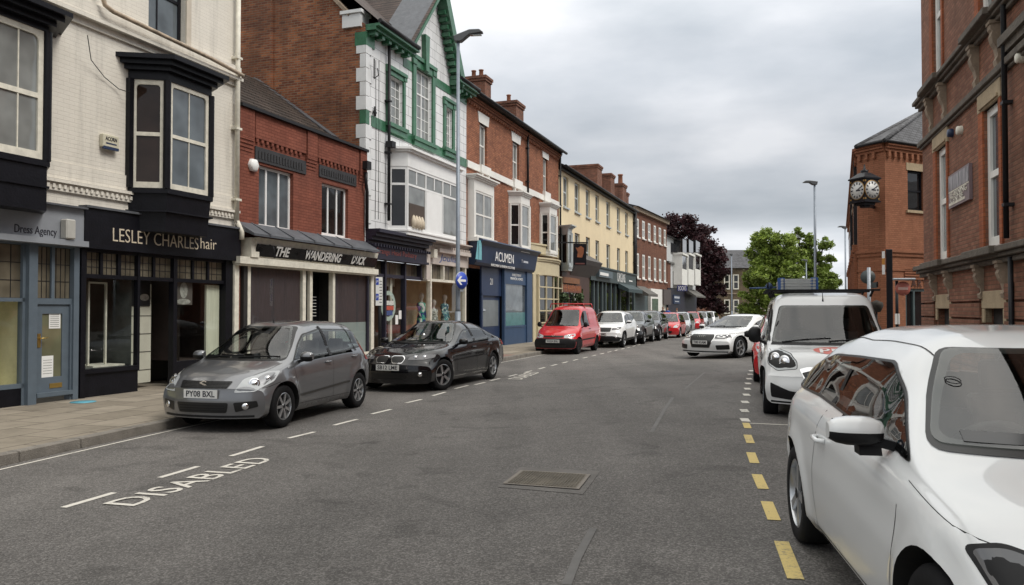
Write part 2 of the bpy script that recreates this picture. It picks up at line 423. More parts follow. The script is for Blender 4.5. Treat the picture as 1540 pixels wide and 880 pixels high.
def mirror_glass(name, c, ior=1.9, wob=0.25, rough=0.02, var=0.25):
    """window glass of an unlit room: dark or netted behind a reflective face, slightly wavy"""
    if name in _mats: return _mats[name]
    m, N, L, b = _new(name); _mats[name] = m
    b.inputs['Roughness'].default_value = rough; b.inputs['IOR'].default_value = ior
    tc = N.new('ShaderNodeTexCoord')
    n = N.new('ShaderNodeTexNoise'); n.inputs['Scale'].default_value = 2.0; n.inputs['Detail'].default_value = 2; L.new(tc.outputs['Object'], n.inputs['Vector'])
    r = N.new('ShaderNodeMapRange'); r.inputs[1].default_value = .3; r.inputs[2].default_value = .7; r.inputs[3].default_value = 1 - var; r.inputs[4].default_value = 1 + var; L.new(n.outputs[0], r.inputs[0])
    x = N.new('ShaderNodeVectorMath'); x.operation = 'SCALE'; x.inputs[0].default_value = c; L.new(r.outputs[0], x.inputs['Scale']); L.new(x.outputs[0], b.inputs['Base Color'])
    bp = N.new('ShaderNodeBump'); bp.inputs['Strength'].default_value = wob; bp.inputs['Distance'].default_value = 0.02
    n2 = N.new('ShaderNodeTexNoise'); n2.inputs['Scale'].default_value = 1.3; n2.inputs['Detail'].default_value = 1; L.new(tc.outputs['Object'], n2.inputs['Vector'])
    L.new(n2.outputs[0], bp.inputs['Height']); L.new(bp.outputs[0], b.inputs['Normal'])
    return m

M = {}
M['asphalt'] = asphalt('asphalt', (0.103, 0.096, 0.090), (0.18, 0.17, 0.16))
M['tarmac_patch'] = asphalt('tarmac_patch', (0.075, 0.07, 0.067), (0.15, 0.145, 0.14))
def worn_paint(name, c, wear=.5):
    m = plain(name, c, .8, var=0); N, L = m.node_tree.nodes, m.node_tree.links; b = N['Principled BSDF']
    tc = N.new('ShaderNodeTexCoord'); n = N.new('ShaderNodeTexNoise'); n.inputs['Scale'].default_value = 28; n.inputs['Detail'].default_value = 8; n.inputs['Roughness'].default_value = .8; L.new(tc.outputs['Object'], n.inputs['Vector'])
    n2 = N.new('ShaderNodeTexNoise'); n2.inputs['Scale'].default_value = 3; n2.inputs['Detail'].default_value = 3; L.new(tc.outputs['Object'], n2.inputs['Vector'])
    a = N.new('ShaderNodeMath'); a.operation = 'MULTIPLY_ADD'; a.inputs[1].default_value = .5; L.new(n2.outputs[0], a.inputs[0]); L.new(n.outputs[0], a.inputs[2])
    r = N.new('ShaderNodeMapRange'); r.inputs[1].default_value = .78; r.inputs[2].default_value = .95; r.inputs[3].default_value = 0; r.inputs[4].default_value = wear; L.new(a.outputs[0], r.inputs[0])
    x = N.new('ShaderNodeMix'); x.data_type = 'RGBA'; L.new(r.outputs[0], x.inputs[0]); x.inputs[6].default_value = (*c, 1); x.inputs[7].default_value = (.13, .12, .11, 1); L.new(x.outputs[2], b.inputs['Base Color']); return m
M['road_white'] = worn_paint('road_white', (0.62, 0.59, 0.53), .85)
M['road_yellow'] = worn_paint('road_yellow', (0.58, 0.45, 0.17), .8)
M['kerb'] = plain('kerb', (0.17, 0.155, 0.135), 0.85, var=0.3, vscale=4, bump=0.5, bscale=60)
M['lead'] = plain('lead', (0.088, 0.094, 0.106), 0.55, 0.1, var=0.25, vscale=5, bump=0.3, bscale=12)
M['white_paint'] = plain('white_paint', (0.74, 0.73, 0.69), 0.45, var=0.07)
M['white_upvc'] = plain('white_upvc', (0.80, 0.80, 0.79), 0.35, var=0.04)
M['old_white'] = plain('old_white', (0.66, 0.63, 0.54), 0.6, var=0.16, vscale=8)
M['cream_paint'] = plain('cream_paint', (0.60, 0.53, 0.38), 0.55, var=0.1, vscale=3)
M['black_paint'] = plain('black_paint', (0.006, 0.006, 0.009), 0.4, var=0.3, vscale=5, bump=0.15, bscale=25, spec=.22)
M['black_gloss'] = plain('black_gloss', (0.005, 0.005, 0.006), 0.25, var=0.1, spec=.3)
M['dark_metal'] = plain('dark_metal', (0.012, 0.012, 0.014), 0.5, 0.0, var=0.2, spec=.3)
M['galv'] = plain('galv', (0.30, 0.33, 0.36), 0.5, 0.5, var=0.15, vscale=6)
M['pole_grey'] = plain('pole_grey', (0.20, 0.23, 0.27), 0.5, 0.3, var=0.12, vscale=4)
M['stone'] = plain('stone', (0.26, 0.20, 0.145), 0.85, var=0.3, vscale=3.5, bump=0.5, bscale=30)
M['stone_dark'] = plain('stone_dark', (0.105, 0.088, 0.07), 0.85, var=0.35, vscale=5, bump=0.5, bscale=30)
M['stone_light'] = plain('stone_light', (0.36, 0.28, 0.18), 0.85, var=0.2, vscale=3, bump=0.4, bscale=30)
M['glass_sky'] = mirror_glass('glass_sky', (0.07, 0.08, 0.092), 2.0, var=.4)
M['glass_dark'] = mirror_glass('glass_dark', (0.012, 0.012, 0.013), 1.6)
M['glass_net'] = mirror_glass('glass_net', (0.20, 0.21, 0.205), 1.7)
M['glass_grey'] = mirror_glass('glass_grey', (0.095, 0.112, 0.125), 1.6, wob=0.12, var=0.35)
M['glass_brown'] = mirror_glass('glass_brown', (0.028, 0.018, 0.014), 1.42, wob=.1)
M['shop_glass'] = clear_glass('shop_glass')
M['leaded_glass'] = mirror_glass('leaded_glass', (0.13, 0.115, 0.085), 1.6, rough=0.12, var=0.5)
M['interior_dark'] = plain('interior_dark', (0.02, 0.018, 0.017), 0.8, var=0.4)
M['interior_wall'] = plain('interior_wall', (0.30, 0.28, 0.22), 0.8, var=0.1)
M['brass'] = plain('brass', (0.55, 0.38, 0.12), 0.3, 0.9, var=0.05)
M['paper'] = plain('paper', (0.75, 0.75, 0.73), 0.7, var=0.04)
M['chrome'] = plain('chrome', (0.75, 0.75, 0.76), 0.12, 1.0, var=0.0)
M['rubber'] = plain('rubber', (0.010, 0.010, 0.011), 0.8, var=0.2, vscale=20, spec=.2)
# ================================================================== street lines on plan (x as a function of y)
def _lin(pts):
    def f(y):
        if y <= pts[0][0]:
            (a, b), (c, d) = pts[0], pts[1]
        else:
            for k in range(len(pts) - 1):
                if y <= pts[k + 1][0] or k == len(pts) - 2:
                    (a, b), (c, d) = pts[k], pts[k + 1]; break
        return b + (d - b) * (y - a) / (c - a)
    return f
XLD = _lin([(0, -5.05), (6.63, -3.56), (10.15, -2.72), (12.45, -2.08), (16.24, -1.03), (19.2, .03), (23.76, 1.57), (33, 4.85), (61, 14.75), (73, 20.0), (89, 26.2), (130, 46)])
XRD = _lin([(0, 0.6), (4.75, 1.67), (5.95, 1.947), (6.93, 2.18), (8.08, 2.47), (10.5, 3.12), (13.94, 4.15), (16.05, 4.82), (19.54, 5.94), (33, 10.4), (61, 20.2), (89, 31.5), (130, 52)])
XLF = _lin([(0, -12.0), (12.0, -7.75), (61, 9.6), (73, 14.93), (89, 20.9), (130, 40)])
def XRK(y): return XRD(y) + 2.1
_s = 1.043   # the left-hand lines were read off at the lower gutter level
def _sc(f): return lambda y: _s * f(y / _s)
XLD, XLF = _sc(XLD), _sc(XLF)
RZ = .17
def XLK(y): return XLD(y) - 2.15
def road_z(x, y):
    w = (x - XLD(y)) / (XRD(y) - XLD(y)); w = max(0.0, min(1.0, w))
    return RZ * w * w * (3 - 2 * w)
def ground_at(px, py):
    z = 0.0
    for _ in range(6):
        x, y = G(px, py, z); z = road_z(x, y)
    return x, y, z
YR = [-8, -4, 0, 2, 4, 5, 6, 7, 8, 9, 10, 11, 12, 13, 14, 15, 16, 17, 18, 19, 20, 22, 24, 26, 28, 30, 33, 37, 41, 46, 51, 56, 61, 67, 73, 81, 89, 100, 115, 130]
# ground sheet to the horizon
b = MB(); b.quad((-600, -300, -0.06), (700, -300, -0.06), (700, 900, -0.06), (-600, 900, -0.06))
tag(b.build('ground', plain('ground_far', (0.07, 0.075, 0.045), 0.95, var=0.3, vscale=0.05)), kind='structure')
b = MB(); rows = []
for y in YR:
    k0, k1 = XLK(y), XRK(y); xs = [k0] + [XLD(y) + (XRD(y) - XLD(y)) * t for t in (0, .15, .3, .45, .6, .75, .9, 1)] + [k1]
    rows.append(b.add([(x, y, road_z(x, y)) for x in xs]))
b.smooth = True
for r in range(len(YR) - 1):
    for i in range(9): b.face(rows[r] + i, rows[r] + i + 1, rows[r + 1] + i + 1, rows[r + 1] + i)
tag(b.build('road', M['asphalt'], fix=False), kind='structure')
b = MB(); b.poly([(XRK(18.6) - .02, 18.6, RZ - .001), (45, 22, RZ - .001), (45, 33, RZ - .001), (XRK(28.6) - .02, 28.6, RZ - .001)])
tag(b.build('side_road', M['asphalt'], fix=False), kind='structure')

# pavements with kerbs
M['paving'] = brick('paving', (0.205, 0.178, 0.14), (0.285, 0.25, 0.20), (0.07, 0.058, 0.046), 0.95, 0.62, 0.012, var=0.26, bump=0.2, stain=(0.15, 0.13, 0.105, .35), stain_scale=1.1)
_nt = M['paving'].node_tree   # slabs lie flat: use x,y turned to the street instead of the facade mapping
_tc = [n for n in _nt.nodes if n.type == 'TEX_COORD'][0]; _br = [n for n in _nt.nodes if n.type == 'TEX_BRICK'][0]
_mp = _nt.nodes.new('ShaderNodeMapping'); _mp.inputs['Rotation'].default_value = (0, 0, -math.atan2(1, .30)); _nt.links.new(_tc.outputs['Object'], _mp.inputs[0]); _nt.links.new(_mp.outputs[0], _br.inputs['Vector'])
M['paving_red'] = plain('paving_red', (0.20, 0.125, 0.10), 0.85, var=0.2, vscale=2, bump=0.2, bscale=30)
def strip(name, fa, fb, z, mat, ys):
    b = MB(); rr = [b.add([(fa(y), y, z), (fb(y), y, z)]) for y in ys]
    for i in range(len(ys) - 1): b.face(rr[i], rr[i] + 1, rr[i + 1] + 1, rr[i + 1])
    return tag(b.build(name, mat, fix=False), kind='structure')
strip('pavement', lambda y: XLF(y) - 1.6, lambda y: XLK(y) - .14, .12, M['paving'], YR)
b = MB()
b.poly([(XLF(y) + .05, y, .124) for y in (24.6, 28.5)] + [(XLK(y) - .16, y, .124) for y in (27.0, 22.6)])
tag(b.build('red_paving', M['paving_red']), kind='structure')
XRFn = lambda y: 9.72 + .304 * (y - 18.5)
def pav_right(ys, far):
    return strip('pavement', lambda y: XRK(y) + .14, far, RZ + .12, M['paving'], ys)
pav_right([-8, 0, 4, 8, 12, 16, 18.5], lambda y: XRFn(y) + 1.5)
pav_right([28.7, 33, 41, 51, 61, 80, 100], lambda y: 13.3 + .39 * (y - 30) + 6)
def kerb(fx, side, y0, y1, z0, zt):
    b = MB(); y = y0
    while y < y1:
        L = 0.9 if y < 40 else 2.0
        ya, yb = y + .006, y + L - .006
        xa, xb = fx(ya), fx(yb); o = side * .14
        for (p, q) in (((xa, ya), (xb, yb)),):
            v = [(p[0], p[1], z0 - .1), (q[0], q[1], z0 - .1), (q[0] + side * .012, q[1], zt - .012), (p[0] + side * .012, p[1], zt - .012), (q[0] + side * .026, q[1], zt), (p[0] + side * .026, p[1], zt), (q[0] + o, q[1], zt), (p[0] + o, p[1], zt), (q[0] + o, q[1], z0 - .1), (p[0] + o, p[1], z0 - .1)]
            i = b.add(v)
            for f in ((0, 1, 2, 3), (3, 2, 4, 5), (5, 4, 6, 7), (7, 6, 8, 9), (0, 3, 5, 7, 9), (1, 8, 6, 4, 2)): b.face(*[i + k for k in f])
        y += L * .96
    return tag(b.build('kerb', M['kerb']), kind='structure')
kerb(XLK, -1, -6, 110, 0, .122); kerb(XRK, 1, -6, 18.4, RZ, RZ + .122); kerb(XRK, 1, 28.7, 100, RZ, RZ + .122)

# painted markings, each a sheet 4 mm above the road
def mark(b, p, q, w, lift=.005, n=1):
    (x0, y0), (x1, y1) = p, q; d = Vector((x1 - x0, y1 - y0)).normalized(); s = Vector((-d.y, d.x)) * (w / 2)
    c = [(x0 - s.x, y0 - s.y), (x1 - s.x, y1 - s.y), (x1 + s.x, y1 + s.y), (x0 + s.x, y0 + s.y)]
    b.quad(*[(x, y, road_z(x, y) + lift) for x, y in c])
def gl(px, py): x, y, z = ground_at(px, py); return (x, y)
b = MB()
for a in ((95, 764, 172, 741.5), (240, 719, 298, 702), (347, 686.5, 395, 672), (434, 659.5, 473, 650), (502, 640, 537, 631), (559, 623, 588, 616), (610, 606.5, 634, 601), (651, 595.5, 670, 590), (684, 585, 704, 580), (714, 579, 730, 575.2)):
    mark(b, gl(*a[:2]), gl(*a[2:]), .068)
y = 18.5
while y < 38:
    mark(b, (XLD(y), y), (XLD(y + .6), y + .6), .07); y += 1.22
tag(b.build('bay_line', M['road_white'], fix=False), kind='structure')
b = MB(); ys = [-6 + i for i in range(0, 50)]
for i in range(len(ys) - 1): b.quad((XLK(ys[i]) + .13, ys[i], .004), (XLK(ys[i]) + .17, ys[i], .004), (XLK(ys[i + 1]) + .17, ys[i + 1], .004), (XLK(ys[i + 1]) + .13, ys[i + 1], .004))
tag(b.build('kerb_line', M['road_white'], fix=False), kind='structure')
b = MB()
for a in ((1175, 815, 1197, 872), (1153, 755, 1164.5, 783), (1138, 714, 1148, 736), (1129, 681, 1135, 697), (1124, 654.5, 1129, 667), (1121.5, 636.5, 1125, 644.5)):
    mark(b, gl(*a[:2]), gl(*a[2:]), .092)
y = 3.9
while y > -2: mark(b, (XRD(y), y), (XRD(y - .32), y - .32), .105); y -= .8
tag(b.build('loading_bay_line', M['road_yellow'], fix=False), kind='structure')
b = MB()
for (px, py, pw) in ((1120.5, 632, 0), (1119.5, 618, 0), (1120.5, 605, 0), (1122.5, 594, 0), (1124, 585, 0), (1125, 577, 0), (1126.7, 570, 0), (1128.3, 563.3, 0), (1130, 558, 0)):
    x, y = gl(px, py); mark(b, (x - .03, y - .16), (x + .03, y + .16), .115)
mark(b, gl(1128, 637), gl(1203, 640.5), .05)
tag(b.build('bay_marking', M['road_white'], fix=False), kind='structure')
def disabled(pa, pb, h):
    (xa, ya), (xb, yb) = gl(*pa), gl(*pb); L = math.hypot(xb - xa, yb - ya)
    o = text_mesh('road_lettering', 'DISABLED', h * 1.38, M['road_white'], None, ((xa + xb) / 2, (ya + yb) / 2, .012), 'ground', 0.0, width=L, bold=.004, rz=math.atan2(yb - ya, xb - xa), spacing=1.05)
    tag(o, kind='structure')
disabled((179, 761.5), (397, 690.5), .33)
disabled((775, 571), (804, 560.5), .36)
# iron cover and the smooth patch round it
def gp(px, py, lift):
    x, y, z = ground_at(px, py); return (x, y, z + lift)
b = MB(); b.poly([gp(748, 733, .004), gp(782, 703, .004), gp(903, 709, .004), gp(877, 744, .004)])
tag(b.build('road_patch', plain('patch_smooth', (0.122, 0.114, 0.106), 0.85, var=0.25, vscale=5, bump=0.3, bscale=60)), kind='structure')
_p = [gp(755.5, 729, .012), gp(783, 708.5, .012), gp(888.5, 715, .012), gp(871, 737.5, .012)]
_o = Vector(_p[0]); cover = empty('manhole_cover', _o, 0, 'rectangular worn iron cover set in the middle of the road', 'manhole cover')
b = MB(); q = [Vector(v) - _o for v in _p]; c = sum(q, Vector()) / 4
inn = [c + (v - c) * .91 for v in q]
for i in range(4):
    j = (i + 1) % 4; b.quad(q[i], q[j], inn[j], inn[i])
b.build('frame', plain('iron_frame', (0.20, 0.175, 0.148), 0.6, 0.4, var=.2), cover)
b = MB(); b.poly([v + Vector((0, 0, .001)) for v in inn]); i0 = [c + (v - c) * .89 for v in q]
nu, nv = 22, 12
for a in range(nu):
    for d in range(nv):
        s, t = (a + .5) / nu, (d + .5) / nv
        p = (i0[0] * (1 - s) + i0[3] * s) * (1 - t) + (i0[1] * (1 - s) + i0[2] * s) * t
        r = .011; b.box(p.x - r, p.x + r, p.y - r, p.y + r, p.z, p.z + .007)
b.build('lid', plain('iron_lid', (0.165, 0.145, 0.115), 0.65, 0.4, var=.35, vscale=4), cover)
# trench reinstatement streaks in the carriageway
b = MB()
def streak(pts, w):
    for k in range(len(pts) - 1): mark(b, gl(*pts[k]), gl(*pts[k + 1]), w, lift=.003)
streak([(852, 880), (868, 840), (892, 795)], .055); streak([(980, 650), (1000, 615), (1012, 598)], .05); streak([(1030, 585), (1060, 560)], .04)
tag(b.build('road_joint', plain('road_joint', (0.13, 0.125, 0.12), 0.8, var=0.2)), kind='structure')
# blue disc on the pavement
x, y = G(125, 604, .13); b = MB(); b.lathe([(0.0, .006), (.20, .006), (.20, 0)], 24)
o = b.build('floor_disc', plain('disc_blue', (0.10, 0.33, 0.42), 0.6, var=.3, vscale=12), None, (x, y, .123)); tag(o, 'round pale blue spacing sticker on the pavement outside the hair salon', 'floor sticker')
# ================================================================== building helpers (local frame: x along the facade, -y towards the street, z up)
LF = Plane((-7.75 * 1.043, 12.0 * 1.043), (.354, 1))
BASE = 0.12
class Site:
    def __init__(s, plane, px0, px1, root_name, label, cat='building', base=BASE, group=None):
        s.pl = plane.sub(plane.U(px0)) if px0 is not None else plane
        s.W = s.pl.U(px1) if px1 is not None else 0
        s.root = on_plane(root_name, s.pl, 0, 0, 0, label=label, cat=cat, group=group)
    def U(s, px, v=0): return s.pl.U(px, v)
    def Z(s, px, py, v=0): return s.pl.Z(px, py, v)
    def rect(s, x0, x1, yt, yb, v=0):
        return (s.U(x0, v), s.U(x1, v), s.Z(x0, yb, v), s.Z(x0, yt, v))   # ua, ub, za, zb measured at the left edge
def wall_with_holes(b, u0, u1, z0, z1, holes, depth=.14, y=0.0):
    us = sorted({u0, u1, *[h[0] for h in holes], *[h[1] for h in holes]}); zs = sorted({z0, z1, *[h[2] for h in holes], *[h[3] for h in holes]})
    us = [u for u in us if u0 <= u <= u1]; zs = [z for z in zs if z0 <= z <= z1]
    for i in range(len(us) - 1):
        for k in range(len(zs) - 1):
            cu, cz = (us[i] + us[i + 1]) / 2, (zs[k] + zs[k + 1]) / 2
            if any(h[0] < cu < h[1] and h[2] < cz < h[3] for h in holes): continue
            b.quad((us[i], y, zs[k]), (us[i + 1], y, zs[k]), (us[i + 1], y, zs[k + 1]), (us[i], y, zs[k + 1]))
    for (a, c, z, t) in holes:
        d = y + depth
        b.quad((a, y, z), (a, d, z), (a, d, t), (a, y, t)); b.quad((c, d, z), (c, y, z), (c, y, t), (c, d, t))
        b.quad((a, y, t), (a, d, t), (c, d, t), (c, y, t)); b.quad((a, d, z), (a, y, z), (c, y, z), (c, d, z))
def window(parent, r, y=.10, fw=.055, vs=(), hs=(), fm='white_paint', gm='glass_sky', sill=None, sill_m='stone', bars=.022, vbars=(), hbars=(), name='window', depth=.05, top_only=False, curtain=None, label=None):
    """r = (ua, ub, za, zb). vs/hs: fractions of heavy mullions/transoms, vbars/hbars thin glazing bars"""
    ua, ub, za, zb = r; b = MB()
    b.box(ua, ua + fw, y, y + depth, za, zb); b.box(ub - fw, ub, y, y + depth, za, zb)
    b.box(ua + fw, ub - fw, y, y + depth, za, za + fw * 1.2); b.box(ua + fw, ub - fw, y, y + depth, zb - fw, zb)
    W, H = ub - ua, zb - za
    for f in vs: b.box(ua + W * f - fw * .45, ua + W * f + fw * .45, y + .002, y + depth - .004, za + fw, zb - fw)
    for f in hs: b.box(ua + fw, ub - fw, y + .004, y + depth - .002, za + H * f - fw * .4, za + H * f + fw * .4)
    for f in vbars:
        f, z0, z1 = f if isinstance(f, tuple) else (f, 0, 1)
        b.box(ua + W * f - bars / 2, ua + W * f + bars / 2, y + .012, y + depth - .008, za + H * z0 + fw, za + H * z1 - fw * .5)
    for f in hbars: b.box(ua + fw, ub - fw, y + .014, y + depth - .009, za + H * f - bars / 2, za + H * f + bars / 2)
    w = b.build(name, M[fm], parent, label=label)
    g = MB(); g.box(ua + fw * .5, ub - fw * .5, y + depth * .55, y + depth * .55 + .01, za + fw * .5, zb - fw * .5)
    g.build('pane', M[gm], w)
    if sill:
        q = MB(); q.box(ua - .06, ub + .06, -sill, y + .01, za - .09, za - .004); q.build('sill', M[sill_m], w)
    return w
def mould(b, u0, u1, z0, z1, p, y=0.0, steps=((1, 0, .35), (.75, .35, .6), (.45, .6, 1))):
    """stepped cornice, projecting most at the top"""
    H = z1 - z0
    for (k, a, c) in steps: b.box(u0 - p * k * .0, u1, y - p * k, y, z1 - H * c, z1 - H * a - (.002 if a else 0))
def pipe(parent, x, z0, z1, m, r=.045, y=-.08, hop=True, name='drainpipe'):
    b = MB(); b.tube([(x, y, z0), (x, y, z1)], r, 10)
    z = z0 + .5
    while z < z1 - .3: b.box(x - r * 1.7, x + r * 1.7, y - r * 1.05, 0, z, z + .05); z += 1.6
    if hop: b.box(x - .11, x + .11, y - .09, y + .07, z1 - .02, z1 + .2); 
    return b.build(name, M[m], parent)
def side_profile(b, pts, x0, x1):
    """closed (y,z) outline swept along x"""
    b.prism(pts, 'x', x0, x1)
def chimney(parent, x0, x1, y0, y1, z0, z1, mat, pots=(), pot_m=None, name='chimney', cap=True):
    b = MB(); b.box(x0, x1, y0, y1, z0, z1)
    if cap:
        b.box(x0 - .05, x1 + .05, y0 - .05, y1 + .05, z1 - .24, z1 - .12); b.box(x0 - .09, x1 + .09, y0 - .09, y1 + .09, z1 - .12, z1 + .01)
    c = b.build(name, mat, parent)
    for (fx, fy, h, r) in pots:
        p = MB(); X, Y = x0 + (x1 - x0) * fx, y0 + (y1 - y0) * fy
        p.lathe([(r, z1), (r * .9, z1 + h * .85), (r * 1.12, z1 + h * .9), (r * 1.12, z1 + h), (r * .7, z1 + h), (r * .7, z1 + h * .5)], 14, c=(X, Y, 0)); p.build('chimney_pot', pot_m or M['pot'], c)
    return c
M['pot'] = plain('pot', (0.22, 0.09, 0.05), 0.8, var=.25)
M['white_brick'] = brick('white_brick', (0.69, 0.655, 0.585), (0.68, 0.645, 0.575), (0.65, 0.615, 0.55), var=.06, bump=.55, ms=.005, stain=(0.50, 0.46, 0.39, .3), rough=.6)
M['red_brick'] = brick('red_brick', (0.235, 0.078, 0.050), (0.18, 0.058, 0.038), (0.14, 0.042, 0.028), var=.18, bump=.5, ms=.009, stain=(0.12, 0.045, 0.033, .5))
M['gable_brick'] = brick('gable_brick', (0.31, 0.115, 0.052), (0.145, 0.045, 0.026), (0.20, 0.145, 0.10), var=.36, bump=.6, ms=.012, stain=(0.075, 0.04, 0.03, .75), stain_scale=.45)
M['orange_brick'] = brick('orange_brick', (0.36, 0.145, 0.078), (0.215, 0.08, 0.046), (0.17, 0.085, 0.055), var=.28, ms=.013, bump=.5, stain=(0.17, 0.075, 0.05, .5))
M['chim_brick'] = brick('chim_brick', (0.24, 0.092, 0.056), (0.12, 0.046, 0.032), (0.17, 0.11, 0.08), var=.35, ms=.014, bump=.6, stain=(0.10, 0.055, 0.04, .6), stain_scale=.8)
M['brown_brick'] = brick('brown_brick', (0.20, 0.078, 0.045), (0.12, 0.046, 0.03), (0.11, 0.07, 0.05), var=.2, bump=.4)
M['cream_render'] = plain('cream_render', (0.72, 0.60, 0.395), 0.75, var=.07, vscale=.8, bump=.08, bscale=12)
M['glazed_tile'] = brick('glazed_tile', (0.68, 0.685, 0.69), (0.72, 0.725, 0.73), (0.24, 0.24, 0.24), w=.62, h=.31, ms=.009, var=.06, bump=.12, rough=.25, stain=(0.48, 0.48, 0.47, .3))
M['glazed_plain'] = plain('glazed_plain', (0.68, 0.69, 0.69), 0.22, var=.06, vscale=4)
M['glazed_green'] = plain('glazed_green', (0.045, 0.140, 0.078), 0.25, var=.28, vscale=5)
M['pantile'] = tiles('pantile', (0.062, 0.045, 0.036), .30, .16)
M['slate'] = tiles('slate', (0.085, 0.085, 0.092), .3, .13, bump=.4)
M['brown_tile'] = tiles('brown_tile', (0.07, 0.048, 0.04), .26, .12)
M['grey_blue'] = plain('grey_blue', (0.095, 0.122, 0.150), 0.5, var=.1, vscale=5)
M['sign_grey'] = plain('sign_grey', (0.235, 0.25, 0.275), 0.55, var=.1, vscale=2)
M['navy'] = plain('navy', (0.018, 0.035, 0.085), 0.4, var=.1)
M['navy_black'] = plain('navy_black', (0.018, 0.017, 0.032), 0.45, var=.2)
M['slate_green'] = plain('slate_green', (0.062, 0.088, 0.092), 0.5, var=.1)
M['gold_letter'] = plain('gold_letter', (0.60, 0.52, 0.40), 0.45, 0.1, var=.05)
M['white_letter'] = plain('white_letter', (0.78, 0.78, 0.76), 0.5, var=.03)
M['black_letter'] = plain('black_letter', (0.02, 0.02, 0.03), 0.5, var=0)
def xform(mb, mtx):
    mb.v = [tuple(mtx @ Vector(v)) for v in mb.v]; return mb
def face_window(parent, p0, p1, z0, z1, fw=.06, vs=(), hs=(), vbars=(), hbars=(), fm='white_paint', gm='glass_sky', inset=.02, depth=.05, name='window', round_top=0, bars=.02):
    """a window filling the upright face from plan point p0 to p1"""
    p0 = Vector((p0[0], p0[1], 0)); p1 = Vector((p1[0], p1[1], 0)); d = (p1 - p0); W = d.length; d.normalize()
    mtx = Matrix.Translation(p0) @ Matrix(((d.x, -d.y, 0, 0), (d.y, d.x, 0, 0), (0, 0, 1, 0), (0, 0, 0, 1)))
    b = MB(); y = inset; H = z1 - z0
    b.box(0, fw, y, y + depth, z0, z1); b.box(W - fw, W, y, y + depth, z0, z1)
    b.box(fw, W - fw, y, y + depth, z0, z0 + fw * 1.3); b.box(fw, W - fw, y, y + depth, z1 - fw, z1)
    if round_top:
        r = round_top
        for sx in (0, 1):
            cx = fw if sx == 0 else W - fw; sg = 1 if sx == 0 else -1
            pts = [(cx, z1 - fw)] + [(cx + sg * (r - r * math.cos(t)), z1 - fw - r + r * math.sin(t)) for t in [i * math.pi / 10 for i in range(6)]]
            b.prism(pts, 'y', y + .003, y + depth - .003)
    for f in vs: b.box(W * f - fw * .4, W * f + fw * .4, y + .002, y + depth - .004, z0 + fw, z1 - fw)
    for f in hs: b.box(fw, W - fw, y + .004, y + depth - .002, z0 + H * f - fw * .4, z0 + H * f + fw * .4)
    for f in vbars:
        f, a, c = f if isinstance(f, tuple) else (f, 0, 1)
        b.box(W * f - bars / 2, W * f + bars / 2, y + .012, y + depth - .008, z0 + H * a + fw, z0 + H * c - fw * .4)
    for f in hbars: b.box(fw, W - fw, y + .014, y + depth - .009, z0 + H * f - bars / 2, z0 + H * f + bars / 2)
    w = xform(b, mtx).build(name, M[fm], parent)
    g = MB(); g.box(fw * .5, W - fw * .5, y + depth * .5, y + depth * .5 + .01, z0 + fw * .5, z1 - fw * .5)
    xform(g, mtx).build('pane', M[gm], w); return w
def poly_off(A, B, C, D, e): return [(A[0] - e, .0), (B[0] - e * .55, B[1] - e), (C[0] + e * .55, C[1] - e), (D[0] + e, .0)]
def oriel(parent, uw0, uf0, uf1, uw1, p, zb, zs, zh, zt, zc, mat, corn, wins, lower=None, cm=None, post=.07, taper=0):
    """canted bay: zb..zs panel under the windows, zs..zh windows, zh..zt frieze, zt..zc cornice projecting corn"""
    A, B, C, D = (uw0, 0), (uf0, -p), (uf1, -p), (uw1, 0); b = MB()
    P = [A, B, C, D]
    if taper:
        T = [(A[0] + taper, 0), (B[0] + taper * .4, B[1] + taper), (C[0] - taper * .4, C[1] + taper), (D[0] - taper, 0)]
        i = b.add([(x, y, zb) for x, y in T] + [(x, y, zs - .001) for x, y in P]); n = 4
        b.face(3, 2, 1, 0)
        for k in range(3): b.face(i + k, i + k + 1, i + k + 5, i + k + 4)
    else: b.prism(P, 'z', zb, zs)
    Q = poly_off(A, B, C, D, .035)
    b.prism(Q, 'z', zs - .1, zs - .003); b.prism(Q, 'z', zb + (zs - zb) * .45, zb + (zs - zb) * .45 + .03); 
    b.prism(P, 'z', zh, zt)
    for (x, y) in (B, C): b.lathe([(post, zs - .003), (post, zh + .002)], 10, c=(x, y + .02, 0))
    for s in (0, 1):
        x = A[0] if s == 0 else D[0]; b.box(x - .05, x + .05, -.10, 0.01, zs, zh)
    n = 3
    for k in range(n):
        e = corn * (1 - k / n) ; b.prism(poly_off(A, B, C, D, e), 'z', zc - (zc - zt) * (k + 1) / n + (.0), zc - (zc - zt) * k / n - .002)
    bay = b.build('bay_window', M[mat], parent)
    def along(a, c, m):
        d = Vector((c[0] - a[0], c[1] - a[1])); L = d.length; d /= L
        return ((a[0] + d.x * m, a[1] + d.y * m), (c[0] - d.x * m, c[1] - d.y * m))
    for (a, c), w in zip(((A, B), (B, C), (C, D)), wins):
        if w is None: continue
        q0, q1 = along(a, c, post * .8); face_window(bay, q0, q1, zs, zh, **w)
    return bay
def blind_box(parent, u0, u1, z0, z1, y0, y1, mat, name='interior'):
    """an open-fronted room behind shop glass"""
    b = MB()
    b.quad((u0, y1, z0), (u1, y1, z0), (u1, y1, z1), (u0, y1, z1)); b.quad((u0, y0, z0), (u0, y1, z0), (u0, y1, z1), (u0, y0, z1))
    b.quad((u1, y0, z0), (u1, y1, z0), (u1, y1, z1), (u1, y0, z1)); b.quad((u0, y0, z0), (u1, y0, z0), (u1, y1, z0), (u0, y1, z0)); b.quad((u0, y0, z1), (u1, y0, z1), (u1, y1, z1), (u0, y1, z1))
    return b.build(name, mat, parent)

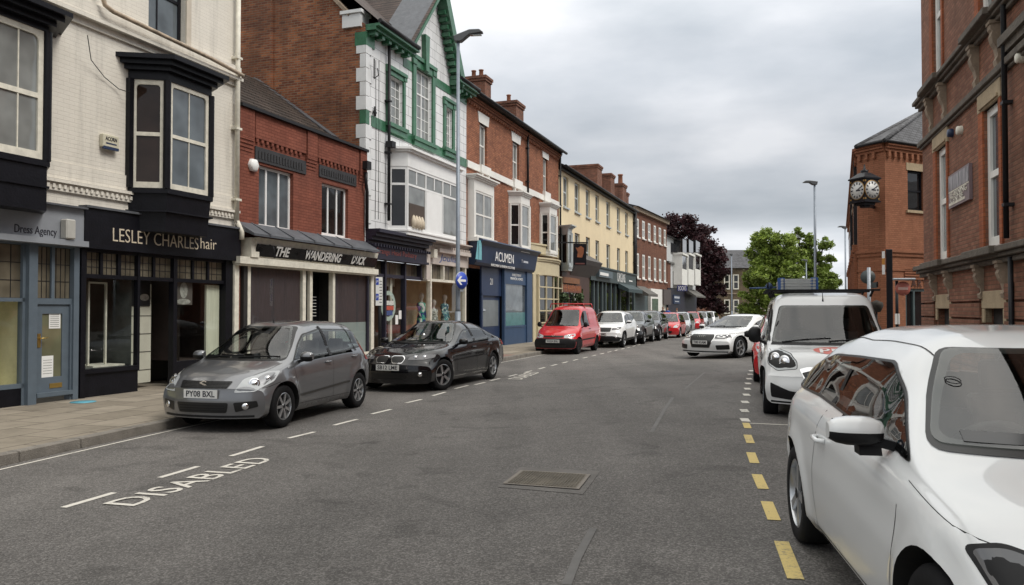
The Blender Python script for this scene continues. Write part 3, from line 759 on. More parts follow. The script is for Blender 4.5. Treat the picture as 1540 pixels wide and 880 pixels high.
# ================================================================== white painted-brick building with two shops
S = Site(LF, None, None, 'shop_building', 'tall cream-white painted brick building with black bay windows above the dress agency and salon')
u_end = S.U(355); r_ = S.root
Z = S.Z; U = S.U
win2 = (U(219), U(275), Z(219, 57), Z(219, 57) + 2.1)
b = MB(); wall_with_holes(b, -4.5, u_end, 3.0, 10.6, [win2], .2)
b.quad((-4.5, 0, 3.0), (-4.5, 9, 3.0), (-4.5, 9, 10.6), (-4.5, 0, 10.6)); b.quad((u_end, 0, BASE), (u_end, 9, BASE), (u_end, 9, 10.6), (u_end, 0, 10.6))
b.quad((-4.5, 0, 10.6), (u_end, 0, 10.6), (u_end, 9, 10.6), (-4.5, 9, 10.6))
b.build('wall', M['white_brick'], r_, fix=False)
b = MB(); b.prism([(-.25, 10.6), (9, 10.6), (4.4, 13.6)], 'x', -4.5, u_end); b.build('roof', M['slate'], r_)
# string courses
zc = Z(104, 29); b = MB()
b.box(-4.5, u_end, -.05, 0, zc - .02, zc + .10); b.box(-4.5, u_end, -.16, 0, zc + .102, zc + .17); b.box(-4.5, u_end, -.10, 0, zc + .172, zc + .42)
b.build('string_course', M['white_brick'], r_)
zl = Z(79, 272); b = MB(); b.box(-4.5, u_end, -.05, 0, zl - .16, zl - .02); b.box(-4.5, u_end, -.10, 0, zl - .018, zl + .04); b.box(-4.5, u_end, -.03, 0, zl + .042, zl + .34)
for k in range(90):
    x = -4.4 + k * .11
    if x < u_end - .1: b.box(x, x + .05, -.075, -.05, zl - .12, zl - .05)
b.build('string_course', M['white_brick'], r_)
b = MB(); b.tube([(U(134) , -.2, zc + 1.3), (U(134), -.2, zc + .62), (U(139), -.22, zc + .42), (U(150), -.24, zc + .36), (U(300), -.24, zc - .02 + .30), (U(352), -.2, zc + .22)], .042, 8)
b.build('waste_pipe', plain('pipe_brown', (0.38, 0.30, 0.22), .6, var=.45, vscale=9), r_)
window(r_, win2, y=.12, fw=.075, hs=(.5,), vbars=(.36,), fm='black_paint', gm='glass_grey', bars=.03)
b = MB(); b.box(win2[1] + .002, win2[1] + .14, -.03, .1, win2[2], win2[3]); b.build('window_surround', plain('surround', (.52, .46, .38), .6), r_)
# bay over the hair salon
p = .62
oriel(r_, U(189), U(250, p), U(316, p), U(316, p) + (U(250, p) - U(189)), p, Z(250, 348, p), Z(250, 283, p), Z(250, 120, p), Z(250, 107, p), Z(250, 96, p) + .12, 'black_paint', .30,
      [dict(fw=.09, hs=(.5,), fm='old_white', gm='glass_brown', round_top=.07, depth=.06), dict(fw=.085, hs=(.5,), vbars=(.5,), fm='old_white', gm='glass_grey', round_top=.07, depth=.06), dict(fw=.09, hs=(.5,), fm='old_white', gm='glass_grey', round_top=.07)], taper=.07)
# bay over the dress agency
p = .55
uc = U(68, p)
oriel(r_, -3.1, -2.5, uc, uc + .38, p, Z(60, 316, p), Z(60, 240, p), Z(60, 44, p), Z(60, 36, p), Z(60, 22, p) + .1, 'black_paint', .32,
      [dict(fw=.09, fm='old_white'), dict(fw=.10, hs=(.49,), vs=(.33, .667), vbars=(.165, .5, .835), fm='old_white', gm='glass_net', round_top=.1, depth=.06), dict(fw=.09, fm='old_white', hs=(.5,))])
pipe(r_, U(349), zl - .25, 10.3, 'old_white', .055, -.11)
b = MB(); b.tube([(U(349), -.11, zl - .2), (U(352), -.2, zl - .45), (U(352), -.2, zl - .62)], .055, 8); b.build('drainpipe_foot', M['old_white'], r_)
# alarm boxes
u0 = U(146); z0 = Z(146, 220); a = MB(); a.box(u0, u0 + .36, -.10, -.005, z0, z0 + .24); al = a.build('alarm_box', plain('alarm_cream', (.55, .52, .40), .5), r_, bevel=.012)
a = MB(); a.box(u0 + .01, u0 + .35, -.105, -.06, z0 - .03, z0 + .02); a.build('alarm_base', M['navy'], al)
text_mesh('lettering', 'ACORN', .10, M['black_letter'], al, (u0 + .18, -.104, z0 + .16), width=.25)
b = MB(); b.box(u0 + .06, u0 + .30, -.1045, -.101, z0 + .065, z0 + .09); b.build('small_print', M['navy'], al)
b = MB(); b.tube([(U(107), -.3, zc - .28), (U(125), -.12, zc - .62), (U(150), -.05, zc - .82), (U(172), -.05, zc - .95), (U(183), -.2, zc - 1.0)], .008, 5); b.build('cable', M['rubber'], r_)

# --- dress agency shopfront
ub = U(116)
za_top, za_bot = Z(60, 308), Z(60, 367.5)
b = MB(); b.box(-4.5, ub - .003, -.14, 0, za_bot + .1, za_top); sg = b.build('shop_sign', M['sign_grey'], r_)
b = MB(); b.box(-4.5, ub - .003, -.26, 0, za_bot, za_bot + .098); b.build('ledge', M['sign_grey'], r_)
b = MB(); b.box(-4.5, ub - .003, -.24, 0, za_top, za_top + .03); b.build('lead_flashing', M['lead'], r_)
text_mesh('lettering', 'Dress Agency', .19, M['black_letter'], sg, ((U(10) + U(74)) / 2, -.142, Z(42, 347)), width=U(74) - U(10))
x0 = U(99, .3); z0 = Z(99, 359, .3); a = MB(); a.box(x0, x0 + .19, -.30, -.145, z0, z0 + .34); a.build('alarm_box', plain('alarm_grey', (.42, .41, .38), .5), r_, bevel=.02)
zd = BASE
uw1, up0, up1, ud1 = U(33), U(38), U(51), U(110)
zt1, zt0 = Z(20, 371), Z(20, 448)
b = MB()
b.box(-4.5, ub, -.03, .12, za_bot - .03, za_bot); b.box(up0, up1, -.08, .15, zd, za_bot - .001); b.box(ud1 - .03, ub - .004, -.05, .15, zd, za_bot - .001)
b.box(-4.5, up0, .0, .11, zt0 - .06, zt0); b.box(-4.5, up0, .0, .11, Z(20, 585), Z(20, 585) + .07); b.box(uw1 + .01, up0, .0, .11, zd, za_bot)
b.box(up1, ud1, .0, .11, zt0 - .10, zt0)
b.build('shopfront_frame', M['grey_blue'], r_)
b = MB(); b.box(-4.5, up0, .01, .12, zd, Z(20, 585)); b.build('stall_riser', M['black_paint'], r_)
blind_box(r_, -4.5, up0 - .02, zd + .3, za_bot, .13, .75, plain('shop_wall', (.62, .58, .38), .8, var=.12))
b = MB(); b.quad((-4.5, .055, Z(20, 585)), (up0 - .02, .055, Z(20, 585)), (up0 - .02, .055, zt0), (-4.5, .055, zt0)); b.build('shop_window', M['shop_glass'], r_)
def leaded(parent, u0, u1, z0, z1, nx, nz, y=.06, fm='grey_blue', mull=()):
    b = MB(); b.box(u0, u1, y, y + .01, z0, z1); g = b.build('transom_light', M['leaded_glass'], parent)
    b = MB()
    for i in range(nx + 1): x = u0 + (u1 - u0) * i / nx; b.box(x - .005, x + .005, y - .008, y - .001, z0, z1)
    for i in range(nz + 1): z = z0 + (z1 - z0) * i / nz; b.box(u0, u1, y - .007, y - .0015, z - .005, z + .005)
    b.build('leading', M['dark_metal'], g)
    if mull:
        b = MB()
        for f in mull: x = u0 + (u1 - u0) * f; b.box(x - .03, x + .03, y - .05, y - .009, z0, z1)
        b.build('mullion', M[fm], g)
leaded(r_, -4.5, up0 - .02, zt0, za_bot - .03, 24, 3, mull=(.28, .55, .8))
leaded(r_, up1, ud1 - .03, zt0, za_bot - .03, 8, 3, mull=(.5,))
# shop door
dz1 = zt0 - .10; du0, du1 = up1 + .05, ud1 - .06
b = MB(); b.box(up1, du0, -.01, .1, zd, dz1); b.box(du1, ud1 - .031, -.01, .1, zd, dz1)
b.build('door_frame', M['grey_blue'], r_)
b = MB(); s = .13; b.box(du0, du0 + s, .03, .08, zd + .08, dz1); b.box(du1 - s, du1, .03, .08, zd + .08, dz1); b.box(du0 + s, du1 - s, .03, .08, dz1 - .16, dz1); b.box(du0 + s, du1 - s, .03, .08, zd + .08, zd + .42)
b.box(du0 - .02, du1 + .02, -.06, .03, zd + .10, zd + .17)
door = b.build('door', M['grey_blue'], r_)
b = MB(); b.box(du0 + s, du1 - s, .05, .06, zd + .42, dz1 - .16); b.build('pane', mirror_glass('door_glass', (.14, .14, .085), 1.6, wob=.1, var=.25), door)
b = MB(); b.box(du0 + .04, du0 + .10, .02, .03, 1.05, 1.28); b.tube([(du0 + .07, .02, 1.2), (du0 + .07, -.03, 1.2), (du0 + .19, -.035, 1.21)], .01, 8); b.build('handle', M['brass'], door)
b = MB(); b.box(du0 + .28, du0 + .52, .022, .029, zd + .23, zd + .31); b.build('letter_plate', M['brass'], door)
b = MB(); b.box(du0 + .27, du0 + .49, .042, .0455, 1.36, 1.70); b.quad((du0 + .27, .041, 1.73), (du0 + .46, .041, 1.67), (du0 + .48, .041, 1.75), (du0 + .30, .041, 1.82)); b.box(du0 + .14, du0 + .36, .042, .0455, zd + .42, zd + .78)
n_ = b.build('notice', M['paper'], door)
b = MB()
for k in range(9): b.box(du0 + .29, du0 + .46, .0405, .0412, 1.39 + k * .033, 1.397 + k * .033)
for k in range(6): b.box(du0 + .165, du0 + .335, .0405, .0412, zd + .48 + k * .045, zd + .486 + k * .045)
b.build('printed_lines', M['black_letter'], n_)
# flowers standing in the window
pot = empty('flower_vase', (*S.pl.at(up0 - .42, -.45), zd + .42), S.pl.ang, 'small bunch of red and cream flowers in a vase inside the dress agency window', 'flowers')
b = MB(); b.lathe([(0, 0), (.07, 0), (.09, .1), (.05, .2), (.06, .22)], 14); b.build('vase', M['white_upvc'], pot)
rr = random.Random(3)
for nm, c, n in (('red_blooms', (.42, .02, .04), 9), ('cream_blooms', (.65, .5, .38), 5)):
    b = MB()
    for k in range(n):
        x, y, z = rr.uniform(-.15, .15), rr.uniform(-.1, .08), rr.uniform(.28, .42); b.lathe([(0, z - .05), (.045, z - .02), (.055, z + .01), (.03, z + .03), (0, z + .02)], 8, c=(x, y, 0))
    b.build(nm, plain(nm, c, .6), pot)
b = MB()
for k in range(14):
    x, y = rr.uniform(-.16, .16), rr.uniform(-.1, .1); b.tube([(0, 0, .18), (x * .5, y * .5, .28), (x, y, .36)], .006, 4)
b.build('stems', plain('stem_green', (.03, .08, .02), .7), pot)

# --- hair salon shopfront
zs1, zs0 = Z(118, 312) , Z(118, 373)
ue = U(353)
b = MB(); b.box(ub + .002, ue, -.16, 0, zs0, zs1); hs_ = b.build('shop_sign', M['black_paint'], r_)
b = MB(); b.box(ub, ue + .02, -.20, 0, zs1, zs1 + .04); b.build('lead_flashing', M['lead'], r_)
text_mesh('lettering', 'LESLEY CHARLES', .36, M['gold_letter'], hs_, ((U(168, .16) + U(297, .16)) / 2, -.163, Z(235, 361, .16)), width=U(297, .16) - U(168, .16), bold=-.003)
text_mesh('lettering', 'hair', .34, M['gold_letter'], hs_, ((U(300, .16) + U(324, .16)) / 2, -.163, Z(312, 367.5, .16)), width=U(324, .16) - U(300, .16), bold=-.003)
zt = Z(150, 413)
a0, a1, a2, a3, a4, a5 = U(118), U(207), U(262), U(268), U(336), U(353)
b = MB(); b.box(a0, a0 + .10, -.06, .15, zd, zs0 - .001); b.box(a4, a5, -.06, .15, zd, zs0 - .001); b.box(a2 - .05, a2 + .05, -.03, .1, zd, zs0 - .001)
b.box(a1 - .03, a1 + .03, -.03, .07, zd + .4, zs0 - .001); b.box(a0 + .1, a4, -.02, .1, zt - .07, zt); b.box(a0 + .1, a4, -.02, .1, zs0 - .05, zs0 - .001)
b.build('shopfront_frame', M['black_paint'], r_)
leaded(r_, a0 + .1, a1 - .03, zt, zs0 - .05, 11, 3, fm='black_paint', mull=(.33, .66)); leaded(r_, a1 + .03, a2 - .05, zt, zs0 - .05, 6, 3, fm='black_paint', mull=(.45,)); leaded(r_, a2 + .05, a4, zt, zs0 - .05, 9, 3, fm='black_paint', mull=(.35, .67))
b = MB(); b.box(a0 + .1, a1, -.02, .12, zd, zd + .42); b.box(a0 + .1, a1, -.06, .12, zd + .42, zd + .50); b.box(a2, a4, -.02, .12, zd, zd + .50); b.box(a1 - .12, a1, .12, 1.3, zd, zd + .5); b.build('stall_riser', M['black_paint'], r_)
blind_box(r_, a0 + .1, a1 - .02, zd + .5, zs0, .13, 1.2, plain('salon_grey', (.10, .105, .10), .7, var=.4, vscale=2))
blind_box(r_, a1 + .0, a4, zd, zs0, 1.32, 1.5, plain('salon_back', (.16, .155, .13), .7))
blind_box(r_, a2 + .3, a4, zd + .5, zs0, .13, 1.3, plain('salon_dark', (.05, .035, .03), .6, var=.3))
b = MB(); b.quad((a0 + .1, .05, zd + .5), (a1 - .03, .05, zd + .5), (a1 - .03, .05, zt - .07), (a0 + .1, .05, zt - .07)); b.quad((a2 + .05, .05, zd + .5), (a4, .05, zd + .5), (a4, .05, zt - .07), (a2 + .05, .05, zt - .07)); b.build('shop_window', M['shop_glass'], r_)
b = MB(); b.quad((a1 - .02, .12, zd + .5), (a1 - .02, 1.2, zd + .5), (a1 - .02, 1.2, zt - .07), (a1 - .02, .12, zt - .07)); b.build('side_window', M['shop_glass'], r_)
b = MB()   # white inner display frame
for x in (a0 + .52, a1 - .42): b.box(x, x + .035, .35, .39, zd + .5, zt - .12)
b.box(a0 + .52, a1 - .385, .35, .39, zt - .155, zt - .12); b.box(a0 + .5, a1 - .1, .2, .8, zd + .5, zd + .53); b.build('display_frame', M['old_white'], r_)
b = MB(); b.box(a1 + .12, a2 - .18, .42, .48, zd + .1, zt - .12); sd = b.build('entrance_screen', plain('screen_pale', (.50, .50, .42), .5, var=.08), r_)
b = MB()
for k in range(5): z = zd + .35 + k * .36; b.box(a1 + .12, a2 - .18, .413, .419, z, z + .012)
b.build('panel_joint', M['interior_dark'], sd)
def picture(parent, u0, u1, z0, z1, y, c, blob):
    b = MB(); b.box(u0, u1, y, y + .012, z0, z1); q = b.build('poster', plain('poster' + str(c), c, .5, var=.1), parent)
    g = MB()
    for (fx, fz, rx, rz) in blob:
        cx, cz = u0 + (u1 - u0) * fx, z0 + (z1 - z0) * fz
        g.prism([(cx + rx * math.cos(t), cz + rz * math.sin(t)) for t in [i * math.pi / 7 for i in range(14)]], 'y', y - .004, y - .001)
    g.build('portrait', plain('portrait_grey', (.33, .32, .29), .6, var=.5, vscale=9), q)
picture(r_, a1 + .22, a1 + .72, 1.75, 2.25, .40, (.012, .012, .012), ((.35, .5, .05, .04), (.7, .35, .12, .07)))
picture(r_, a2 + .12, a2 + .62, 1.78, 2.33, .10, (.10, .085, .075), ((.5, .55, .11, .17), (.5, .12, .2, .06)))
b = MB(); b.box(a4 - .42, a4 - .02, .10, .15, zd + .5, zt - .1); b.build('curtain', plain('curtain_pale', (.62, .62, .50), .8, var=.15, vscale=6, stretch=(9, 1, .3)), r_)

# ================================================================== low red brick building: the duck shop
S = Site(LF, 355, 548, 'shop_building', 'low red brick building with two upper windows over the black and cream duck shopfront')
r_ = S.root; U, Z, W = S.U, S.Z, S.W
zp = Z(450, 193)
w1 = S.rect(388, 440, 247, 340); w2 = S.rect(483, 523, 274, 352.5)
b = MB(); wall_with_holes(b, 0, W - .002, BASE, zp, [w1, w2, (U(372), U(563), BASE + .3, Z(400, 372))], .16)
b.build('wall', M['red_brick'], r_, fix=False)
b = MB()   # raised panels above the lintels, piers, corbels
z1 = Z(381, 207)
for (x0, x1) in ((U(380), U(457)), (U(475), U(537))):
    b.box(x0, x1, -.05, 0, z1, zp - .005)
    n = int((x1 - x0) / .19)
    for k in range(n): x = x0 + .04 + k * .19; b.box(x, x + .09, -.045, 0, z1 - .09, z1 - .002)
for x0 in (0.0, U(457) + .02, U(538)):
    x1 = x0 + (.52 if x0 == 0 else (.46 if x0 < 4 else W - x0 - .01)); b.box(x0, x1, -.08, 0, z1 - .02, zp - .005)
    for k in range(4): b.box(x0, x1, -.075 + k * .02, 0, z1 - .11 - k * .085, z1 - .022 - k * .085)
b.build('brick_panels', M['red_brick'], r_)
b = MB(); b.box(-.0, W, -.14, .22, zp, zp + .07); b.build('coping', M['dark_metal'], r_)
b = MB()
for (x0, x1, px, yt, yb) in ((U(381), U(458), 381, 219, 241), (U(478), U(534), 478, 247, 265)):
    b.box(x0, x1, -.03, .1, Z(px, yb), Z(px, yt))
    n = int((x1 - x0) / .115)
    for k in range(1, n): x = x0 + k * .115; b.box(x, x + .06, -.042, -.03, Z(px, yb) + .07, Z(px, yt) - .09)
b.build('lintel', plain('lintel_black', (.022, .021, .022), .5, var=.35, vscale=7), r_)
for w, vs in ((w1, (.30, .66)), (w2, (.34, .67))):
    window(r_, w, y=.10, fw=.06, vs=vs, fm='white_upvc', gm='glass_grey' if w is w1 else 'glass_dark', sill=.04, sill_m='white_upvc')
# roof: front slope with a hip falling towards the camera
def gable_pt(s_, z): return (W, s_, z)
b = MB(); hy = 1.05
ridge_y, ridge_z = 3.6, 8.75; z0r = zp + .12 + .0
k = (ridge_z - 6.905) / (ridge_y - 1.095)
z6 = 6.905 - k * (1.095 - .35); P0, P1, P2, P3 = (0.0, .35, z6), (W - .01, .35, z6), (W - .01, ridge_y, ridge_z), (2.2, ridge_y, ridge_z)
P0b = (0.0, .9, z6 + k * .55)
b.poly([P0, P1, P2, P3, P0b]); b.poly([P0b, P3, (2.2, 6.6, z6), (0, 6.6, z6)]); b.poly([P3, P2, (W - .01, 6.6, z6), (2.2, 6.6, z6)]); b.build('roof', M['pantile'], r_)
b = MB()   # pantile rolls
nrow = 15
for q in range(nrow):
    y = .35 + (ridge_y - .35) * q / nrow; z = z6 + k * (y - .35)
    xs = 0 if y < .9 else 2.2 * (y - .9) / (ridge_y - .9)
    b.box(xs, W - .02, y - .02, y + .02, z - .01, z + .035)
b.build('tile_courses', M['pantile'], r_)
b = MB(); b.obox((W - .12, .9, z6 + k * .55 + .05), (W - .12, ridge_y + .1, ridge_z + .06), .50, .03, up=(0, -.6, 1)); b.obox((0.1, .95, z6 + k * .6 + .05), (2.2, ridge_y, ridge_z + .05), .16, .07); b.build('lead_flashing', M['lead'], r_)
a = MB(); u0 = U(382, .08); z0 = Z(382, 248, .08); a.lathe([(0, -.10), (.13, -.10), (.16, -.07), (.16, 0)], 6, axis='y', c=(u0, 0, z0)); a.build('alarm_box', M['white_upvc'], r_)
ph = W + .04
pp = MB(); px = W - .16; pp.tube([(px, -.13, Z(552, 262)), (px, -.13, Z(552, 278)), (px + .12, -.1, Z(552, 290)), (px + .12, -.1, Z(552, 345))], .05, 8); pp.box(px - .12, px + .12, -.24, -.03, Z(552, 258), Z(552, 246)); pp.build('drainpipe', M['dark_metal'], r_)
# shopfront
v = .42
zl1 = Z(470, 352); 
cz = Z(392, 354, v)
b = MB(); b.prism([(-.02, zl1 + .02), (-v - .1, cz + .02), (-v - .1, cz - .035), (-.02, zl1 - .14)], 'x', -.05, W + .0)
for k in range(5): x = .9 * k + .5; b.prism([(-.0, zl1 + .045), (-v - .12, cz + .045), (-v - .12, cz + .0), (0, zl1 + .0)], 'x', x, x + .05)
b.build('lead_canopy', M['lead'], r_)
zf1, zf0 = Z(384, 368, .3), Z(384, 387, .3)
uL, uR = U(384, .3), U(565, .3)
b = MB(); b.prism([(-.36, cz - .04), (-.0, cz - .04), (-.0, zf0 + .0), (-.22, zf0 + .0)], 'x', uL - .02, uR + .05); b.build('fascia', M['old_white'], r_)
b = MB(); t0 = (-.372, zf1 + .02); t1 = (-.262, zf0 + .04)
b.prism([t0, (t0[0] + .03, t0[1]), (t1[0] + .03, t1[1]), t1], 'x', uL, uR); sg = b.build('shop_sign', M['black_gloss'], r_)
zm = (t0[1] + t1[1]) / 2; slope = math.atan2(t0[1] - t1[1], t1[0] - t0[0])
for wd, xa, xb, yc in (('THE', 413, 434, 380), ('WANDERING', 458, 512, 386), ('DUCK', 528, 548, 392)):
    o = text_mesh('lettering', wd, .33, M['white_letter'], sg, ((U(xa, .32) + U(xb, .32)) / 2, -.335, zm), width=U(xb, .32) - U(xa, .32), bold=.008)
    o.rotation_euler = (math.pi / 2 - slope, 0, 0)
for xa in (407, 462, 530):
    q = MB(); x = U(xa, .4); q.tube([(x, -.36, zf1 + .03), (x, -.47, zf1 - .02), (x, -.50, zm - .10)], .012, 6); q.lathe([(.03, 0), (.038, -.06), (.02, -.08)], 10, c=(x, -.50, zm - .09)); q.build('sign_lamp', M['dark_metal'], sg)
b = MB(); b.box(U(357, .2), U(566, .2), -.27, 0, zf0 - .16, zf0 - .002); b.box(U(357, .2) + .02, U(566, .2) - .02, -.22, 0, zf0 - .2, zf0 - .162)
b.box(U(372, .2), U(384, .2), -.30, 0, zf0, cz - .06)
zw = zf0 - .2
for (xa, xb) in ((351, 359), (371, 376.5), (454, 459.5), (499, 503.5), (557, 562)): b.box(U(xa, .08), U(xb, .08) - .03, -.11, .02, BASE, zw)
b.box(U(357, .12), U(562, .12), -.13, .05, BASE, BASE + .28); b.box(U(503, .12), U(562, .12), -.17, -.131, BASE + .25, BASE + .33)
b.build('shopfront_frame', M['old_white'], r_)
M['blind'] = plain('blind', (.055, .04, .045), .75, var=.35, vscale=5, stretch=(6, 1, .5))
b = MB(); b.box(U(376), U(455), -.02, 0.0, BASE + .28, zw); b.build('blind', M['blind'], r_)
b = MB(); b.box(U(504), U(557), -.02, 0.0, Z(520, 485), zw); b.build('blind', M['blind'], r_)
b = MB(); b.quad((U(376), -.075, BASE + .28), (U(455), -.075, BASE + .28), (U(455), -.075, zw), (U(376), -.075, zw)); b.quad((U(504), -.075, BASE + .28), (U(557), -.075, BASE + .28), (U(557), -.075, zw), (U(504), -.075, zw)); b.build('shop_window', M['shop_glass'], r_)
b = MB(); b.box(U(504), U(557), -.03, -.01, BASE + .28, Z(520, 485)); b.build('frosted_film', plain('frost', (.30, .34, .335), .35, var=.06), r_)
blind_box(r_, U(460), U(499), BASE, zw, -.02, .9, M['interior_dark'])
b = MB(); b.box(U(461), U(461) + .12, -.1, -.02, BASE, zw); b.box(U(470), U(470) + .16, .3, .4, BASE, zw); b.build('door_jamb', M['old_white'], r_)
b = MB(); b.box(U(478), U(496), .35, .40, BASE, zw - .1); d_ = b.build('door', M['black_gloss'], r_)
b = MB()
for k in range(7): b.box(U(484), U(492), .343, .349, 1.5 + k * .085, 1.515 + k * .085)
b.build('price_list', M['white_letter'], d_)
b = MB(); b.box(U(361), U(371), -.10, .0, BASE, zw); b.build('side_door', M['interior_dark'], r_)
# parking plate on its post in front of the shop
gx, gy = (570 - 770) / FPX * 20.4, 20.4
ps = empty('parking_sign', (gx, gy, .12), R(12), 'tall white and blue parking plate on a black post outside the duck shop', 'sign')
b = MB(); b.tube([(.02, .03, 0), (.02, .03, 2.42)], .042, 10); b.build('post', M['dark_metal'], ps)
b = MB(); b.box(-.09, .09, -.03, -.015, 1.66, 2.40); pl_ = b.build('plate', M['white_letter'], ps, bevel=.004)
b = MB()
for zz in (2.20, 1.80): b.box(-.08, -.01, -.034, -.031, zz, zz + .17)
b.build('blue_panel', plain('sign_blue', (.02, .06, .42), .4, var=0), pl_)
for zz in (2.28, 1.88): text_mesh('lettering', 'P', .10, M['white_letter'], pl_, (-.045, -.0365, zz))
b = MB()
for k in range(8): b.box(.01, .075, -.034, -.031, 1.74 + k * .078, 1.755 + k * .078)
b.build('small_print', M['black_letter'], pl_)
# ================================================================== white and green glazed-tile building with the pointed gable
S = Site(LF, 548, 701, 'tiled_building', 'white glazed-tile building with green trim and a tall pointed gable, podiatry and fashion shops below')
r_ = S.root; U, Z, W = S.U, S.Z, S.W
ze = Z(595, 76)            # underside of the eaves
zg = Z(560, 200) ; zgl = Z(549, 178)
wl = S.rect(583, 604, 111, 184); wc = S.rect(623.5, 648, 100, 206); wr_ = S.rect(669, 679, 160, 222)
zb0 = Z(590, 333)
apex_u = U(655); ga, gb = U(608), U(681)
za = Z(655, -12)
b = MB()
wall_with_holes(b, 0, W, 3.3, ze, [wl, (wc[0], wc[1], wc[2], ze), wr_], .16)
b.poly([(ga, 0, ze), (wc[0], 0, ze), (wc[0], 0, wc[3]), (wc[1], 0, wc[3]), (wc[1], 0, ze), (gb, 0, ze), (apex_u, 0, za)])
b.quad((wc[0], 0, ze), (wc[0], .16, ze), (wc[0], .16, wc[3]), (wc[0], 0, wc[3])); b.quad((wc[1], 0, ze), (wc[1], .16, ze), (wc[1], .16, wc[3]), (wc[1], 0, wc[3]))
b.build('wall', M['glazed_tile'], r_, fix=False)
# brick side wall seen above the low neighbour
b = MB(); zk = Z(545, 22)
b.poly([(0, .004, BASE), (0, .004, ze + .2), (0, .35, zk), (0, 5.0, zk + 4.6), (0, 9.5, zk), (0, 9.5, BASE)])
b.poly([(-.06, 3.25, 3), (-.06, 3.25, zk + 5), (-.06, 9.5, zk + 1), (-.06, 9.5, 3)]); b.quad((-.06, 3.25, 3), (0, 3.25, 3), (0, 3.25, zk + 5), (-.06, 3.25, zk + 5))
b.poly([(W, .01, 8), (W, .01, ze + .2), (W, 5.0, zk + 4.6), (W, 9.5, zk), (W, 9.5, 8)])
b.build('side_wall', M['gable_brick'], r_, fix=False)
b = MB(); k0 = zk - .28; b.box(-.08, .42, .12, .75, k0, zk + .12); b.box(-.13, .47, .07, .80, zk + .122, zk + .22); b.build('kneeler_stone', M['glazed_plain'], r_)
b = MB(); b.obox((0.05, .5, zk + .1), (0.05, 5.0, zk + 4.75), .35, .1); b.build('verge_coping', M['stone'], r_)
# quoins, green blocks
b = MB(); g = MB(); z = 3.4; i = 0
while z < ze - .5:
    h = .42; tgt = g if abs(z + h / 2 - (zgl - .05)) < .22 else b
    wq = .34 if i % 2 == 0 else .20
    tgt.box(-.012, wq, -.03, -.002, z, z + h - .012); tgt.box(-.018, -.004, 0, wq * .9, z, z + h - .012)
    z += h; i += 1
g.box(-.02, .5, -.035, -.002, ze - .42, ze - .02); g.box(-.021, -.004, 0, .35, ze - .42, ze - .02)
b.build('quoins', M['glazed_plain'], r_, bevel=.006)
zs = zgl - .16
g.box(.345, W - .01, -.02, -.002, zs, zs + .33)
g.box(U(652), W - .01, -.02, -.002, ze - .33, ze - .03); g.box(U(605), U(622), -.02, -.002, ze - .36, ze - .05)
g.build('green_band', M['glazed_green'], r_)
b = MB()    # window surrounds with keystone
def surround(w, t, hood, sillw):
    ua, ub, z0, z1 = w
    b.box(ua - t, ua - .002, -.06, .05, z0, z1 + t); b.box(ub + .002, ub + t, -.06, .05, z0, z1 + t); b.box(ua - .002, ub + .002, -.06, .05, z1 + .002, z1 + t)
    b.box(ua - t - .05, ua - .002, -.09, -.0, z1 + t * .2, z1 + t + hood); b.box(ub + .002, ub + t + .05, -.09, -.0, z1 + t * .2, z1 + t + hood); b.box(ua - t - .03, ub + t + .03, -.12, -.0, z1 + t + .002, z1 + t + hood)
    b.box(ua - t - .06, ub + t + .06, -.16, 0, z0 - .13, z0 - .003); b.box(ua - t + .02, ub + t - .02, -.10, 0, z0 - .3, z0 - .132)
surround(wl, .15, .12, 0); surround(wc, .24, .14, 0); surround(wr_, .2, .12, 0)
cx = (wc[0] + wc[1]) / 2; z1 = wc[3]
b.prism([(cx - .12, z1), (cx + .12, z1), (cx + .17, z1 + 1.25), (cx - .17, z1 + 1.25)], 'y', -.17, 0)
b.build('window_surround', M['glazed_green'], r_, bevel=.008)
window(r_, wl, y=.08, fw=.05, vs=(), vbars=(.36, .68), hbars=(.2, .42, .62, .8), fm='white_upvc', gm='glass_net')
window(r_, wc, y=.08, fw=.06, vs=(.5,), hs=(.66,), vbars=(.25, .75), hbars=(.16, .32, .49, .82), fm='white_upvc', gm='glass_net')
window(r_, wr_, y=.08, fw=.06, vs=(.4,), hbars=(.2, .4, .6, .8), vbars=(.7,), fm='white_upvc', gm='glass_net')
# eaves with modillions and gutter, left and right of the gable
b = MB()
for (x0, x1) in ((.02, ga + .15), (gb - .35, W + .2)):
    b.box(x0, x1, -.34, 0, ze + .02, ze + .12); b.box(x0, x1, -.46, .05, ze + .122, ze + .2)
    n = int((x1 - x0) / .42)
    for k in range(n): x = x0 + .1 + k * .42; b.box(x, x + .16, -.27, 0, ze - .10, ze + .018)
b.build('eaves_cornice', M['glazed_green'], r_)
b = MB(); b.tube([(.02, -.47, ze + .26), (ga + .1, -.47, ze + .26)], .07, 8); b.tube([(gb - .3, -.47, ze + .26), (W + .2, -.47, ze + .26)], .07, 8); b.build('gutter', M['dark_metal'], r_)
